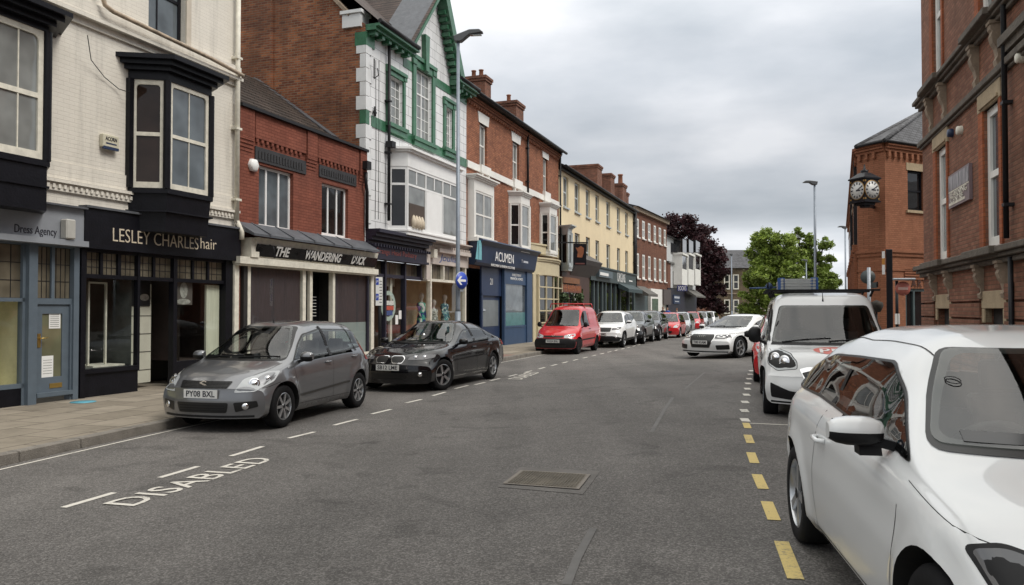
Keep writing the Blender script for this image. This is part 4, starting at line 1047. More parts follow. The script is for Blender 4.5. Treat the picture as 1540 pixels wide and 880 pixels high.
# roofs
b = MB(); sl = 1.0
b.quad((.0, -.45, ze + .25), (ga, -.45, ze + .25), (ga, 4.9, ze + 4.9), (0, 4.9, ze + 4.9)); b.quad((gb, -.45, ze + .25), (W, -.45, ze + .25), (W, 4.9, ze + 4.9), (gb, 4.9, ze + 4.9)); b.quad((ga, .9, ze + 1.42), (gb, .9, ze + 1.42), (gb, 4.9, ze + 4.9), (ga, 4.9, ze + 4.9)); b.quad((0, 4.9, ze + 4.9), (W, 4.9, ze + 4.9), (W, 9.8, ze + .2), (0, 9.8, ze + .2))
b.build('roof', M['brown_tile'], r_)
b = MB(); q = 4.0
b.quad((ga - .25, -.40, ze + .25), (apex_u, -.40, za + .25), (apex_u, 1.1, za + .25), (ga - .25, 1.1, ze + .25))
b.build('gable_roof', M['lead'], r_)
b = MB(); b.quad((ga - .25, 1.1, ze + .24), (apex_u, 1.1, za + .24), (apex_u, q, za + .24), (ga - .25, q * .3, ze + .24)); b.build('gable_roof', M['brown_tile'], r_)
b = MB(); b.quad((gb + .25, -.40, ze + .25), (apex_u, -.40, za + .25), (apex_u, q, za + .25), (gb + .25, q * .2, ze + .25)); b.build('gable_roof', M['slate'], r_)
b = MB()   # green barge boards with dentils, right side deep
def barge(p, q, w, y0, y1):
    d = Vector((q[0] - p[0], 0, q[1] - p[1])); n = Vector((-d.z, 0, d.x)).normalized() * w
    if n.z > 0: n = -n
    pts = [(p[0], p[1]), (q[0], q[1]), (q[0] + n.x, q[1] + n.z), (p[0] + n.x, p[1] + n.z)]
    b.prism(pts, 'y', y0, y1)
barge((gb + .28, ze + .18), (apex_u, za + .30), .34, -.42, -.02); barge((ga - .28, ze + .2), (apex_u, za + .30), .10, -.42, -.30)
for k in range(12):
    t = .06 + k / 12 * .9; x = gb + .1 + (apex_u - gb - .1) * t; z = ze + .0 + (za + .0 - ze) * t; b.box(x - .13, x - .02, -.32, -.02, z - .42, z - .28)
b.build('barge_board', M['glazed_green'], r_)
b = MB(); b.quad((ga - .3, -.43, ze + .30), (apex_u, -.43, za + .36), (apex_u, -.3, za + .36), (ga - .3, -.3, ze + .30)); b.build('verge_tiles', M['brown_tile'], r_)
pipe(r_, U(579), Z(578, 332), ze + .05, 'dark_metal', .05, -.12)
b = MB(); b.box(U(577), U(582.5), -.28, -.05, Z(579, 222), Z(579, 213)); b.build('rainwater_hopper', M['dark_metal'], r_)
b = MB(); x = U(556); b.tube([(x, -.12, Z(556, 118)), (x, -.12, Z(556, 88))], .02, 6); b.tube([(x, -.12, Z(556, 118)), (x + .12, -.2, Z(556, 112)), (x + .2, -.12, Z(556, 100))], .015, 6); b.tube([(U(560), -.06, Z(560, 175)), (U(560), -.06, Z(560, 160))], .03, 6); b.box(U(558), U(562.5), -.07, -.03, Z(560, 170), Z(560, 167)); b.build('iron_fittings', M['dark_metal'], r_)
b = MB(); b.tube([(U(563), -.02, Z(563, 330)), (U(564), -.02, Z(564, 240)), (U(563), -.02, Z(563, 90))], .008, 4); b.tube([(U(568), -.02, Z(568, 330)), (U(568), -.02, Z(568, 90))], .008, 4); b.build('cable', M['rubber'], r_)
# wide first-floor bay: canted, white
p = .55; uA, uB, uC = U(583), U(614, p), U(697, p)
uB = U(613, p); zb = Z(614, 345, p); zh = Z(614, 250, p); zt = Z(614, 228, p); uC = U(690, p) ; uD = uC + .45
A, B_, C_, D = (U(584), 0), (uB, -p), (uC, -p), (uD, 0)
b = MB(); b.prism([A, B_, C_, D], 'z', zb - .16, zb - .001); b.prism([A, B_, C_, D], 'z', zh, zt); b.prism(poly_off(A, B_, C_, D, .10), 'z', zt + .001, zt + .06); b.prism(poly_off(A, B_, C_, D, .18), 'z', zt + .062, zt + .13); b.prism(poly_off(A, B_, C_, D, .04), 'z', zb - .05, zb - .002)
bay = b.build('bay_window', M['white_upvc'], r_)
zs_f = (Z(614, 268, p) - zb) / (zh - zb)
zs_f = .72
face_window(bay, A, B_, zb, zh, fw=.09, hs=(zs_f,), fm='white_upvc', gm='glass_dark')
face_window(bay, B_, C_, zb, zh, fw=.08, hs=(zs_f,), vs=(.333, .666), vbars=((.1667, zs_f, 1), (.5, zs_f, 1), (.833, zs_f, 1)), fm='white_upvc', gm='glass_net', bars=.06)
face_window(bay, C_, D, zb, zh, fw=.09, hs=(zs_f,), fm='white_upvc', gm='glass_dark')
L = uC - uB
b = MB(); b.box(uB + L * .35, uB + L * .65, -p + .028, -p + .04, zb + .1, zb + (zh - zb) * zs_f - .03); b.build('blank_panel', M['white_upvc'], bay)
b = MB(); b.box(uB + L * .04, uB + L * .31, -p + .03, -p + .042, zb + .1, zb + .85); b.build('dark_opening', plain('bay_brown', (.07, .05, .04), .7), bay)
b = MB()
for k in range(4): x = uB + L * (.10 + k * .05); b.lathe([(0, zb + .06), (.09, zb + .12), (.10, zb + .3), (.03, zb + .48), (0, zb + .5)], 10, c=(x, -p - .0, 0))
b.build('ornaments', plain('orn', (.55, .47, .36), .6), bay)
# ground floor: podiatry
zc = Z(560, 342, .4)
u1 = U(633)
def shop_cornice(name, x0, x1, z0, z1, pj, m, dent=None):
    b = MB(); n = 4
    for k in range(n): f = 1 - k / n; b.box(x0, x1, -pj * f, 0, z1 - (z1 - z0) * (k + 1) / n, z1 - (z1 - z0) * k / n - .003)
    if dent:
        x = x0 + .05
        while x < x1 - .08: b.box(x, x + .07, -pj * .55 - .05, -pj * .5, z0 - .09, z0 - .003); x += .17
    return b.build(name, M[m] if isinstance(m, str) else m, r_)
shop_cornice('shop_cornice', .0, u1 + .12, zc - .42, zc, .50, 'navy_black', True)
zf1, zf0 = Z(570, 363, .2), Z(570, 386, .2)
b = MB(); b.box(.05, u1, -.22, 0, zf0, zc - .42); b.box(.05, u1, -.30, 0, zf0 - .08, zf0 - .003); sg = b.build('shop_sign', M['navy_black'], r_)
M['old_red_letter'] = plain('old_red_letter', (.20, .055, .05), .6, var=.3)
text_mesh('lettering', 'Grange Head Podiatry', .23, M['old_red_letter'], sg, ((U(565, .22) + U(626, .22)) / 2, -.225, (zf0 + zc - .42) / 2 - .02), width=U(626, .22) - U(565, .22))
zw = zf0 - .09; zm_ = Z(580, 415)
b = MB()
for xa in (548.5, 575, 605): b.box(U(xa), U(xa) + .09, -.10, .05, BASE, zw)
b.box(U(629), U(629) + .09, -.10, .05, zm_, zw)
b.box(.05, u1, -.07, .05, zm_ - .05, zm_ + .05); b.box(.05, u1, -.10, .05, BASE, BASE + .3); b.build('shopfront_frame', M['navy_black'], r_)
leaded(r_, U(550), U(629), zm_ + .05, zw, 9, 1, fm='navy_black')
M['shop_inside'] = plain('shop_inside', (.17, .125, .09), .8, var=.4, vscale=1.5)
blind_box(r_, .06, U(606), BASE + .3, zm_ - .05, .06, 1.4, M['shop_inside'])
b = MB(); b.quad((U(550), -.01, BASE + .3), (U(606), -.01, BASE + .3), (U(606), -.01, zm_ - .05), (U(550), -.01, zm_ - .05)); b.build('shop_window', M['shop_glass'], r_)
b = MB(); b.box(U(591), U(594), .1, .16, BASE, zm_); b.box(U(594), U(606), .3, .34, zm_ - .3, zm_ - .05); b.build('door_jamb', M['old_white'], r_)
# round window sticker
ring = MB(); cx, cz = U(583.5), Z(583, 460); n = 28
def ringpts(r, e=1.0): return [(cx + r * math.cos(2 * math.pi * k / n), -.016, cz + r * e * math.sin(2 * math.pi * k / n)) for k in range(n)]
i = ring.add(ringpts(.47)); j = ring.add(ringpts(.34))
for k in range(n): ring.face(i + k, i + (k + 1) % n, j + (k + 1) % n, j + k)
dc = ring.build('window_decal', plain('decal_green', (.34, .42, .37), .6, var=.3, vscale=14), r_)
for nm, z0, z1, c in (('white_text_bar', .02, .16, (.55, .55, .52)), ('red_text_bar', -.13, -.0, (.45, .08, .05)), ('blue_text_bar', -.30, -.15, (.05, .08, .22))):
    q = MB(); w = .34 * math.cos(math.asin(min(.95, abs((z0 + z1) / 2) / .36))); q.box(cx - w, cx + w, -.02, -.017, cz + z0, cz + z1); q.build(nm, plain(nm, c, .6, var=.3, vscale=20), dc)
q = MB(); q.box(U(594), U(598), -.019, -.013, Z(595, 488), Z(595, 474)); q.box(U(599), U(603), -.019, -.013, Z(600, 480), Z(600, 467)); q.build('notice', M['paper'], r_)
# fashion shop
u2 = U(700)
shop_cornice('shop_cornice', u1 + .13, u2, Z(645, 366, .2), Z(645, 356, .4), .30, plain('pale_pink', (.52, .46, .42), .6, var=.12, vscale=4), True)
b = MB(); zq0 = Z(645, 396, .1); b.box(u1 + .02, u2, -.12, 0, zq0, Z(645, 366, .2)); b.box(u1 + .9, u2 - .1, -.28, -.121, Z(652, 378, .2), Z(652, 372, .2)); b.box(u1 + .02, u1 + .32, -.2, -.121, Z(640, 421), Z(645, 366, .2) - .05); sg = b.build('shop_sign', plain('pale_pink', (.52, .46, .42)), r_)
text_mesh('lettering', 'Joulian', .34, plain('blue_letter', (.06, .10, .28), .5), sg, ((U(661, .12) + U(692, .12)) / 2, -.125, Z(672, 389, .12)), width=U(692, .12) - U(661, .12), shear=.25)
a = MB(); a.box(U(641), U(646), -.3, -.13, Z(643, 388), Z(643, 375)); a.build('alarm_box', M['old_white'], r_)
zm2 = Z(640, 421)
b = MB()
for xa in (643.5, 696): b.box(U(xa), U(xa) + .10, -.10, .05, BASE, zq0)
for xa in (664, 683): b.box(U(xa), U(xa) + .08, -.08, .05, zm2, zq0)
b.box(u1 + .1, u2, -.08, .05, zm2 - .04, zm2 + .05); b.box(U(608), u2, -.12, .05, BASE, BASE + .55); b.build('shopfront_frame', M['old_white'], r_)
leaded(r_, u1 + .1, u2 - .1, zm2 + .05, zq0, 8, 1, fm='old_white')
M['fashion_wall'] = plain('fashion_wall', (.40, .29, .17), .8, var=.15)
blind_box(r_, U(608), u2 - .02, BASE + .55, zm2 - .04, .06, .95, M['fashion_wall'])
b = MB(); b.quad((U(608), -.01, BASE + .55), (u2 - .1, -.01, BASE + .55), (u2 - .1, -.01, zm2 - .04), (U(608), -.01, zm2 - .04)); b.build('shop_window', M['shop_glass'], r_)
# shop dummies: thing of their own, standing in the window
def dummy(px, label, dress, sleeve, blotch, h=1.55, scale=1.0):
    x = U(px, -.5); xx, yy = S.pl.at(x, -.5)
    o = empty('shop_dummy', (xx, yy, BASE + .56), S.pl.ang, label, 'mannequin', 'dummies in the fashion shop window')
    b = MB(); b.smooth = True
    b.lathe([(0, h + .05), (.07, h + .02), (.105, h - .05), (.095, h - .13), (.05, h - .2), (.048, h - .27), (.08, h - .30)], 14)
    b.build('head', plain('dummy_skin', (.45, .40, .36), .5), o)
    b = MB(); prof = [(.05, h - .28), (.20, h - .33), (.225, h - .42), (.18, h - .55), (.15, h - .66), (.20, h - .85), (.23, h - 1.1), (.26, h - 1.45)]
    n = 16; rings = []
    for r, z in prof: rings.append(b.add([(r * math.cos(2 * math.pi * k / n) * 1.1, r * .65 * math.sin(2 * math.pi * k / n), z) for k in range(n)]))
    b.smooth = True
    for k in range(len(rings) - 1):
        for i in range(n): j = (i + 1) % n; b.face(rings[k] + i, rings[k] + j, rings[k + 1] + j, rings[k + 1] + i)
    for s in (-1, 1): b.tube([(s * .18, 0, h - .36), (s * .24, -.02, h - .62), (s * .22, -.1, h - .86)], [.05, .04, .028], 8)
    b.build('dress', dress, o)
def patterned(name, a, c, sc):
    m, N, L, p = _new(name); p.inputs['Roughness'].default_value = .8
    tc = N.new('ShaderNodeTexCoord'); v = N.new('ShaderNodeTexNoise'); v.inputs['Scale'].default_value = sc; v.inputs['Detail'].default_value = 1.5; L.new(tc.outputs['Object'], v.inputs['Vector'])
    r = N.new('ShaderNodeValToRGB'); r.color_ramp.interpolation = 'CONSTANT'; r.color_ramp.elements[0].color = (*a, 1); r.color_ramp.elements[1].position = .5; r.color_ramp.elements[1].color = (*c, 1); e = r.color_ramp.elements.new(.6); e.color = (.6, .62, .6, 1)
    L.new(v.outputs[0], r.inputs[0]); L.new(r.outputs[0], p.inputs['Base Color']); return m
dummy(633.5, 'dummy in a long navy and green patterned dress, leftmost in the fashion window', patterned('dress_navy', (.015, .03, .16), (.05, .30, .22), 5), 0, 0)
dummy(652, 'dummy in a white spotted top standing in the middle of the fashion shop window', patterned('dress_spots', (.55, .56, .5), (.06, .10, .08), 14), 0, 0, 1.32)
dummy(668.5, 'dummy in a teal and blue speckled dress, rightmost in the fashion shop window', patterned('dress_teal', (.03, .10, .16), (.06, .26, .25), 11), 0, 0, 1.52)

# ================================================================== tall brick house row: blue shop and cream shop
S = Site(LF, 701, 840.5, 'brick_house', 'orange brick house with a white band, over the navy blue and small cream shops')
r_ = S.root; U, Z, W = S.U, S.Z, S.W
ze = (Z(702.5, 146) + Z(838, 228)) / 2
tops = [S.rect(721, 732, 184, 248), S.rect(771, 780.5, 212, 269), S.rect(817, 823.5, 237, 288)]
b = MB(); wall_with_holes(b, 0, W - .003, 3.75, ze, tops, .15)
b.quad((W - .003, 0, 2.8), (W - .003, 8, 2.8), (W - .003, 8, ze), (W - .003, 0, ze)); b.build('wall', M['orange_brick'], r_, fix=False)
b = MB(); b.poly([(W + .02, 0, ze - .6), (W + .02, 8, ze - .6), (W + .02, 4, ze + 2.0), (W + .02, -.2, ze + .1)]); b.build('side_wall', M['orange_brick'], r_, fix=False)
b = MB(); b.prism([(-.42, ze + .10), (4.0, ze + 2.25), (8.4, ze + .1)], 'x', -.02, W + .05); b.build('roof', M['brown_tile'], r_)
b = MB()
for k in range(3): b.box(0, W, -.06 * (k + 1), 0, ze - .27 + k * .085, ze - .19 + k * .085)
for k in range(int(W / .26)): b.box(k * .26, k * .26 + .12, -.10, 0, ze - .36, ze - .272)
b.build('eaves_brick', M['orange_brick'], r_)
b = MB(); b.tube([(-.0, -.42, ze + .06), (W + .1, -.42, ze + .06)], .07, 8); b.build('gutter', M['dark_metal'], r_)
pipe(r_, U(791), Z(791, 290), ze, 'dark_metal', .055, -.10)
pipe(r_, W - .02, 3.6, ze, 'dark_metal', .05, -.10)
zs1, zs0 = Z(703, 241.3), Z(703, 251.5)
b = MB(); b.box(0, W, -.07, 0, zs0, zs1)
for t in tops:
    c = (t[0] + t[1]) / 2
    b.box(t[0] - .12, t[1] + .12, -.15, 0, zs0 - .02, t[2] - .005)
    for s in (t[0] + .0, t[1] - .1): b.box(s, s + .1, -.13, 0, zs0 - .20, zs0 - .022)
b.build('string_course', M['white_paint'], r_)
b = MB()
for t in tops: b.prism([(t[0] - .13, t[3]), (t[1] + .13, t[3]), (t[1] + .22, t[3] + .42), (t[0] - .22, t[3] + .42)], 'y', -.03, .12)
b.build('lintel', M['white_paint'], r_)
for t in tops: window(r_, t, y=.10, fw=.075, hs=(.5,), vbars=(.5,), fm='white_paint', gm='glass_net')
# first floor: flat bay, two canted bays
p = .28
x0, x1 = U(713, p), U(743, p)
b = MB(); zb, zh = Z(714, 356, p), Z(714, 285, p)
b.box(x0 - .02, x1 + .02, -p - .14, 0, zb - .16, zb - .003); b.box(x0, x1, -p, 0, zh, zh + .42)
for k in range(3): b.box(x0 - .05 - .06 * k, x1 + .05 + .06 * k, -p - .06 - .07 * k, 0, zh + .422 + k * .06, zh + .48 + k * .06)
b.box(x0, x0 + .16, -p, 0, zb, zh); b.box(x1 - .16, x1, -p, 0, zb, zh)
bw = b.build('bay_window', M['white_paint'], r_)
face_window(bw, (x0 + .16, -p), (x1 - .16, -p), zb, zh, fw=.08, hs=(.5,), vs=(.5,), fm='white_paint', gm='glass_net')
p = .5
for (wa, fa, fb_, yb, yh) in ((765, 784, 797, 371, 306), (812, 827, 838, 378, 321)):
    A, Bx, Cx = U(wa), U(fa, p), U(fb_, p); Dx = Cx + (Bx - A)
    oriel(r_, A, Bx, Cx, Dx, p, Z(fa, yb, p) - .22, Z(fa, yb, p), Z(fa, yh, p), Z(fa, yh, p) + .36, Z(fa, yh, p) + .55, 'white_paint', .16,
          [dict(fw=.08, hs=(.5,), fm='white_paint', gm='glass_dark'), dict(fw=.07, hs=(.5,), fm='white_paint', gm='glass_net'), dict(fw=.08, hs=(.5,), fm='white_paint', gm='glass_dark')], post=.06)
xc = U(729, -1.7); chimney(r_, xc, xc + .8, 1.7, 2.65, ze, Z(729, 113, -1.7), M['chim_brick'], pots=((.3, .3, .35, .11), (.3, .7, .35, .11)))
xc = U(776, -1.2); chimney(r_, xc, xc + 1.2, 1.2, 2.6, ze, Z(776, 151, -1.2), M['chim_brick'], pots=((.4, .4, .45, .11),))
# blue shop
uA, uB = U(705), U(796)
zt, z1, z0 = Z(720, 362, .3), Z(720, 379, .3), Z(720, 398, .3)
M['navy_sign'] = plain('navy_sign', (.022, .040, .088), .45, var=.1)
b = MB(); b.prism([(-.62, zt + .0), (-.55, zt + .06), (0, zt + .2), (0, z0), (-.22, z0), (-.30, z0 + .1), (-.42, z1 + .28)], 'x', uA, uB); sg = b.build('shop_sign', M['navy_sign'], r_)
lx = (U(741, .4) + U(770, .4)) / 2; zz = Z(741, 386, .4)
text_mesh('lettering', 'ACUMEN', .56, M['white_letter'], sg, (lx, -.50, zz), width=U(769.5, .4) - U(741.5, .4))
text_mesh('lettering', 'INVESTMENT & PENSION SOLUTIONS', .14, M['white_letter'], sg, (lx - .1, -.47, zz - .36), width=U(771, .4) - U(735, .4))
text_mesh('lettering', 'T', .2, M['white_letter'], sg, (U(782, .4), -.50, zz))
b = MB(); b.box(U(784, .4), U(791, .4), -.51, -.50, zz - .05, zz + .04); b.build('small_print', plain('faint_white', (.42, .44, .48), .6), sg)
b = MB(); tx = U(713, .45); tz = Z(713, 390, .4); 
for q in (0, 1): b.poly([(tx + q * .34, -.505, tz), (tx + q * .34 + .3, -.505, tz), (tx + q * .34 + .3, -.505, tz + .75 - .0 * q), (tx + .24 + q * .12, -.505, tz + .75)])
b.build('emblem', plain('emblem_teal', (.16, .42, .47), .5), sg)
ud0, ud1, ug0, ug1 = U(725), U(753), U(756.5), U(788)
b = MB()
b.box(U(756.5) - .14, ug0, -.12, .1, BASE, z0); b.box(ug1, uB - .02, -.16, .1, BASE, z0); b.box(ug0, ug1, -.10, .06, BASE, BASE + .75); b.box(ug0, ug1, -.12, -.101, BASE + .75, BASE + .83)
zg = Z(760, 427); b.box(ug0, ug1, -.10, .05, zg, z0); b.build('shopfront_frame', plain('steel_blue', (.035, .07, .14), .45, var=.1), r_)
text_mesh('lettering', 'INVESTMENT', .17, M['white_letter'], r_, ((ug0 + ug1) / 2 + .1, -.104, Z(770, 414)), width=1.25); text_mesh('lettering', 'FINANCIAL ADVICE', .17, M['white_letter'], r_, ((ug0 + ug1) / 2 + .1, -.104, Z(770, 419.5)), width=1.7)
b = MB(); b.box(ug0, ug1, -.04, -.03, BASE + .83, zg); b.build('shop_window', M['glass_grey'], r_)
b = MB(); b.box(ug0, ug1, -.048, -.043, BASE + .83, Z(770, 470)); b.build('etched_film', plain('teal_film', (.10, .22, .23), .25, var=.2, vscale=3), r_)
b = MB(); b.box(U(705), ug0 - .15, .9, 1.0, BASE, z0); b.quad((uA, 0, BASE), (uA, .95, BASE), (uA, .95, z0), (uA, 0, z0)); b.quad((ug0 - .145, 0, BASE), (ug0 - .145, .95, BASE), (ug0 - .145, .95, z0), (ug0 - .145, 0, z0)); b.build('porch', M['black_gloss'], r_)
zd_ = Z(740, 442)
b = MB(); b.box(ud0, ug0 - .15, .02, .1, zd_ - .08, z0); b.box(ud0, ud0 + .14, .02, .1, BASE, zd_); b.build('door_surround', M['navy'], r_)
text_mesh('lettering', '21', .38, M['white_letter'], r_, ((ud0 + ud1) / 2 + .05, .016, Z(739, 424)))
b = MB(); b.box(ud0 + .16, ug0 - .17, .10, .16, BASE, zd_ - .08); d_ = b.build('door', M['navy'], r_)
b = MB(); b.box(ud0 + .3, ug0 - .34, .09, .099, BASE + .85, BASE + 1.95); d2 = b.build('door_panel', plain('door_grey', (.17, .19, .20), .3, var=.15), d_)
b = MB(); b.box(ud0 + .24, ud0 + .5, .05, .09, 1.62, 1.68); b.build('handle', M['chrome'], d_)
# cream shop with the curved small-paned bow
uC0, uC1 = U(797), W - .25
zc1, zc0 = Z(805, 386, .3), Z(805, 412, .3)
M['shop_cream'] = plain('shop_cream', (.56, .49, .33), .55, var=.1, vscale=3)
b = MB(); n = 10
def bow(e, u0, u1): return [(u0, .02)] + [(u0 + (u1 - u0) * t / n, -e * math.sin(math.pi * (t / n) * .9 + .1)) for t in range(n + 1)] + [(u1, .02)]
b.prism(bow(.50, uC0 + .05, uC1), 'z', zc0, zc1 - .15); b.prism(bow(.58, uC0, uC1 + .05), 'z', zc1 - .148, zc1 - .06); b.prism(bow(.64, uC0 - .05, uC1 + .1), 'z', zc1 - .058, zc1 + .02)
b.prism(bow(.36, uC0 + .05, uC1), 'z', zc1 + .2, zc1 + .62); b.prism(bow(.44, uC0 + .0, uC1 + .05), 'z', zc1 + .622, zc1 + .70); b.prism(bow(.34, uC0 + .25, uC1), 'z', BASE, BASE + .9)
b.box(uC0 + .02, uC0 + .5, -.16, .0, BASE, zc0); b.box(uC0 + .55, U(811.5, .2), -.24, 0, BASE, zc0); b.box(uC0, uC1, 0.02, .1, zc0, zc1 + .7)
b.build('shopfront_frame', M['shop_cream'], r_)
b = MB(); ub0, ub1 = U(811.5, .3), uC1 - .05
b.prism([(ub0, .0), (ub0, -.22), (ub0 + (ub1 - ub0) * .5, -.38), (ub1, -.25), (ub1, 0)], 'z', BASE + .9, zc0); g_ = b.build('shop_window', M['glass_dark'], r_)
b = MB()
pts = [(ub0, -.245), (ub0 + (ub1 - ub0) * .25, -.325), (ub0 + (ub1 - ub0) * .5, -.40), (ub0 + (ub1 - ub0) * .75, -.345), (ub1, -.27)]
for (x, y) in pts: b.box(x - .045, x + .045, y - .03, y + .03, BASE + .9, zc0)
for k in range(5):
    z = BASE + .9 + (zc0 - BASE - .9) * k / 4
    for a, c in zip(pts[:-1], pts[1:]): b.obox((a[0], a[1], z), (c[0], c[1], z), .05, .06)
b.build('glazing_bars', M['shop_cream'], g_)


# ================================================================== long cream rendered building
S = Site(LF, 840.5, 953, 'cream_building', 'long cream rendered three-storey building with two rows of narrow sash windows and dark green shops')
r_ = S.root; U, Z, W = S.U, S.Z, S.W
ze = (Z(842, 255) + Z(952, 317)) / 2
cols = [(847.3, 855), (864.5, 872), (881.3, 887.5), (895.8, 901.3), (912.3, 917.8), (928.2, 932.8), (940.6, 944.8)]
zt1, zt0 = Z(881.3, 283.5) , Z(881.3, 326); zl1, zl0 = Z(895.8, 361), Z(895.8, 405)
ups = [(U(a), U(c), zt0, zt1) for a, c in cols]; lows = [(U(a), U(c), zl0, zl1) for a, c in cols[1:]]
b = MB(); wall_with_holes(b, 0, W - .003, 3.2, ze, ups + lows, .16); b.build('wall', M['cream_render'], r_, fix=False)
M['sash_grey'] = plain('sash_grey', (.42, .46, .47), .5, var=.08)
for q in ups + lows: window(r_, q, y=.11, fw=.11, hs=(.5,), vbars=(.5,), fm='sash_grey', gm='glass_sky' if q in ups else 'glass_dark', sill=.10, sill_m='sash_grey', bars=.05)
b = MB(); b.prism([(-.40, ze + .05), (3.6, ze + 1.9), (8.0, ze + .05)], 'x', -.0, W + .0); b.build('roof', M['brown_tile'], r_)
b = MB(); b.box(0, W, -.2, 0, ze - .14, ze); b.tube([(0, -.4, ze + .02), (W, -.4, ze + .02)], .08, 8); b.build('gutter', M['dark_metal'], r_)
def U_back(px, v): return U(px, v)
chimney(r_, U(899, -1), U(899, -1) + 1.4, 1.0, 3.6, ze, Z(899, 247, -1), M['chim_brick'], name='chimney')
chimney(r_, U(919, -1.2), U(919, -1.2) + 1.4, 1.2, 2.3, ze, Z(919, 261, -1.2), M['chim_brick'])
chimney(r_, U(937, -1.2), U(937, -1.2) + 1.6, 1.2, 2.5, ze, Z(937, 276, -1.2), M['chim_brick'], pots=((.4, .75, .7, .16), (.4, .25, .85, .2)))
chimney(r_, U(943, -1.6), U(943, -1.6) + .9, 1.6, 2.3, ze, Z(943, 290, -1.6), M['chim_brick'])
pipe(r_, W - .15, 3.3, ze, 'dark_metal', .10, -.12)
# grey-blue first-floor oriel over the pub
p = .6
oriel(r_, U(841.5), U(855, p), U(860.5, p), U(860.5, p) + .9, p, Z(855, 407, p), Z(855, 399, p), Z(855, 349, p), Z(855, 343, p), Z(855, 338, p), 'sash_grey', .22,
      [dict(fw=.12, fm='sash_grey', gm='glass_dark'), dict(fw=.12, fm='sash_grey', gm='glass_dark'), dict(fw=.1, fm='sash_grey')])
# pub shopfront
uP1 = U(883)
M['pub_brown'] = plain('pub_brown', (.055, .022, .014), .5, var=.3); M['pub_wood'] = plain('pub_wood', (.20, .085, .035), .6, var=.3, vscale=6); M['pub_canopy'] = plain('pub_canopy', (.075, .07, .07), .6, var=.15)
b = MB(); b.box(.1, uP1, -.15, .05, BASE, 3.9); pf = b.build('shopfront_frame', M['pub_brown'], r_)
b = MB(); b.box(U(846, .3), U(871, .3), -.34, -.151, Z(846, 425, .3), Z(846, 416, .3)); b.build('sign_hood', M['pub_wood'], r_)
b = MB(); b.box(U(842, .2), U(873, .2), -.26, -.151, Z(846, 439, .2), Z(846, 428, .2)); sg = b.build('shop_sign', plain('pub_sign', (.16, .045, .02), .5), r_)
text_mesh('lettering', 'THE RAVEN INN', .5, plain('pub_gold', (.40, .14, .05), .5), sg, ((U(843, .2) + U(872, .2)) / 2, -.265, Z(852, 433, .2)), width=U(871, .2) - U(844, .2))
b = MB(); u_a, u_b = U(858, .5), U(896, .3); b.prism([(0, 5.0), (-.75, 4.55), (-.62, 4.3), (-.15, 3.6), (0, 3.6)], 'x', u_a + 1.2, u_b); b.build('pub_canopy', M['pub_canopy'], r_)
b = MB(); b.box(U(844), U(851), -.16, -.151, BASE + .9, 2.9); b.box(U(853), U(864), -.16, -.151, BASE, 2.9); b.box(U(866), U(873), -.16, -.151, BASE + .9, 2.9); b.build('shop_window', M['glass_dark'], r_)
b = MB(); b.box(U(859), U(861.5), -.18, -.162, Z(860, 452), Z(860, 440)); b.build('notice', M['paper'], r_)
rr = random.Random(5); b = MB()
for cxp in (847, 871):
    cx_ = U(cxp, .5); cz_ = Z(cxp, 448, .5)
    for k in range(160):
        d = Vector((rr.gauss(0, 1), rr.gauss(0, 1), rr.gauss(0, 1))).normalized() * rr.uniform(.1, .3); q = .05
        c = Vector((cx_, -.5, cz_)) + d; t = Vector((rr.uniform(-1, 1), rr.uniform(-1, 1), rr.uniform(-1, 1))).normalized(); s = t.orthogonal().normalized()
        b.quad(c - t * q - s * q, c + t * q - s * q, c + t * q + s * q, c - t * q + s * q)
b.build('hanging_basket', plain('basket_green', (.05, .08, .03), .8, var=.4), r_)
# hanging pub sign
hx, hy = S.pl.at(U(872, 1.3), 1.3); hs = empty('hanging_sign', (hx, hy, 0), R(8), 'dark hanging pub sign with an orange figure above the pub door', 'pub sign')
Zs = lambda py: CAMH + (465 - py) / FPX * hy
w_ = 19.5 / FPX * hy; b = MB(); b.box(-w_ / 2, w_ / 2, -.05, .05, Zs(399), Zs(366.5)); bd = b.build('board', M['black_paint'], hs)
b = MB(); b.box(-w_ / 2 - .9, w_ / 2 + .1, -.03, .03, Zs(366), Zs(364)); b.build('bracket', M['dark_metal'], hs)
b = MB(); zc_ = Zs(379)
b.poly([(-.16, -.056, zc_ - .28), (.12, -.056, zc_ - .30), (.2, -.056, zc_ - .05), (.22, -.056, zc_ + .2), (.05, -.056, zc_ + .32), (-.12, -.056, zc_ + .22), (-.24, -.056, zc_ + .24), (-.12, -.056, zc_)])
b.build('painted_figure', plain('sign_orange', (.20, .06, .02), .6, var=.4, vscale=4), bd)
b = MB(); b.box(-.26, .26, -.056, -.051, zc_ - .66, zc_ - .58); b.build('painted_band', plain('sign_maroon', (.10, .03, .025), .6), bd)
# green-grey shops
u0, u1, u2 = U(891), U(909), W - .3
z1, z0 = Z(905, 424.5), 3.3
M['shop_green'] = plain('shop_green', (.040, .058, .060), .5, var=.12)
b = MB(); b.box(uP1, u2, -.25, 0, z0 + .2, 4.35); b.box(uP1, u2 + .1, -.34, 0, 4.352, 4.45); sg = b.build('shop_sign', M['shop_green'], r_)
b = MB(); b.box(u0, U(912), -.45, -.251, 3.75, 4.2); b.build('sign_panel', plain('panel_grey', (.10, .13, .15), .5), r_)
b = MB(); b.box(U(892), U(905), -.47, -.451, 3.86, 4.05); b.build('lettering', M['white_letter'], r_)
text_mesh('lettering', 'ORIGINS', 1.0, M['white_letter'], sg, (U(934.5, .25), -.26, 3.95), width=U(940, .25) - U(928, .25))
b = MB(); b.box(U(946, .25), U(951, .25), -.27, -.251, 3.8, 3.9); b.build('small_print', M['white_letter'], sg)
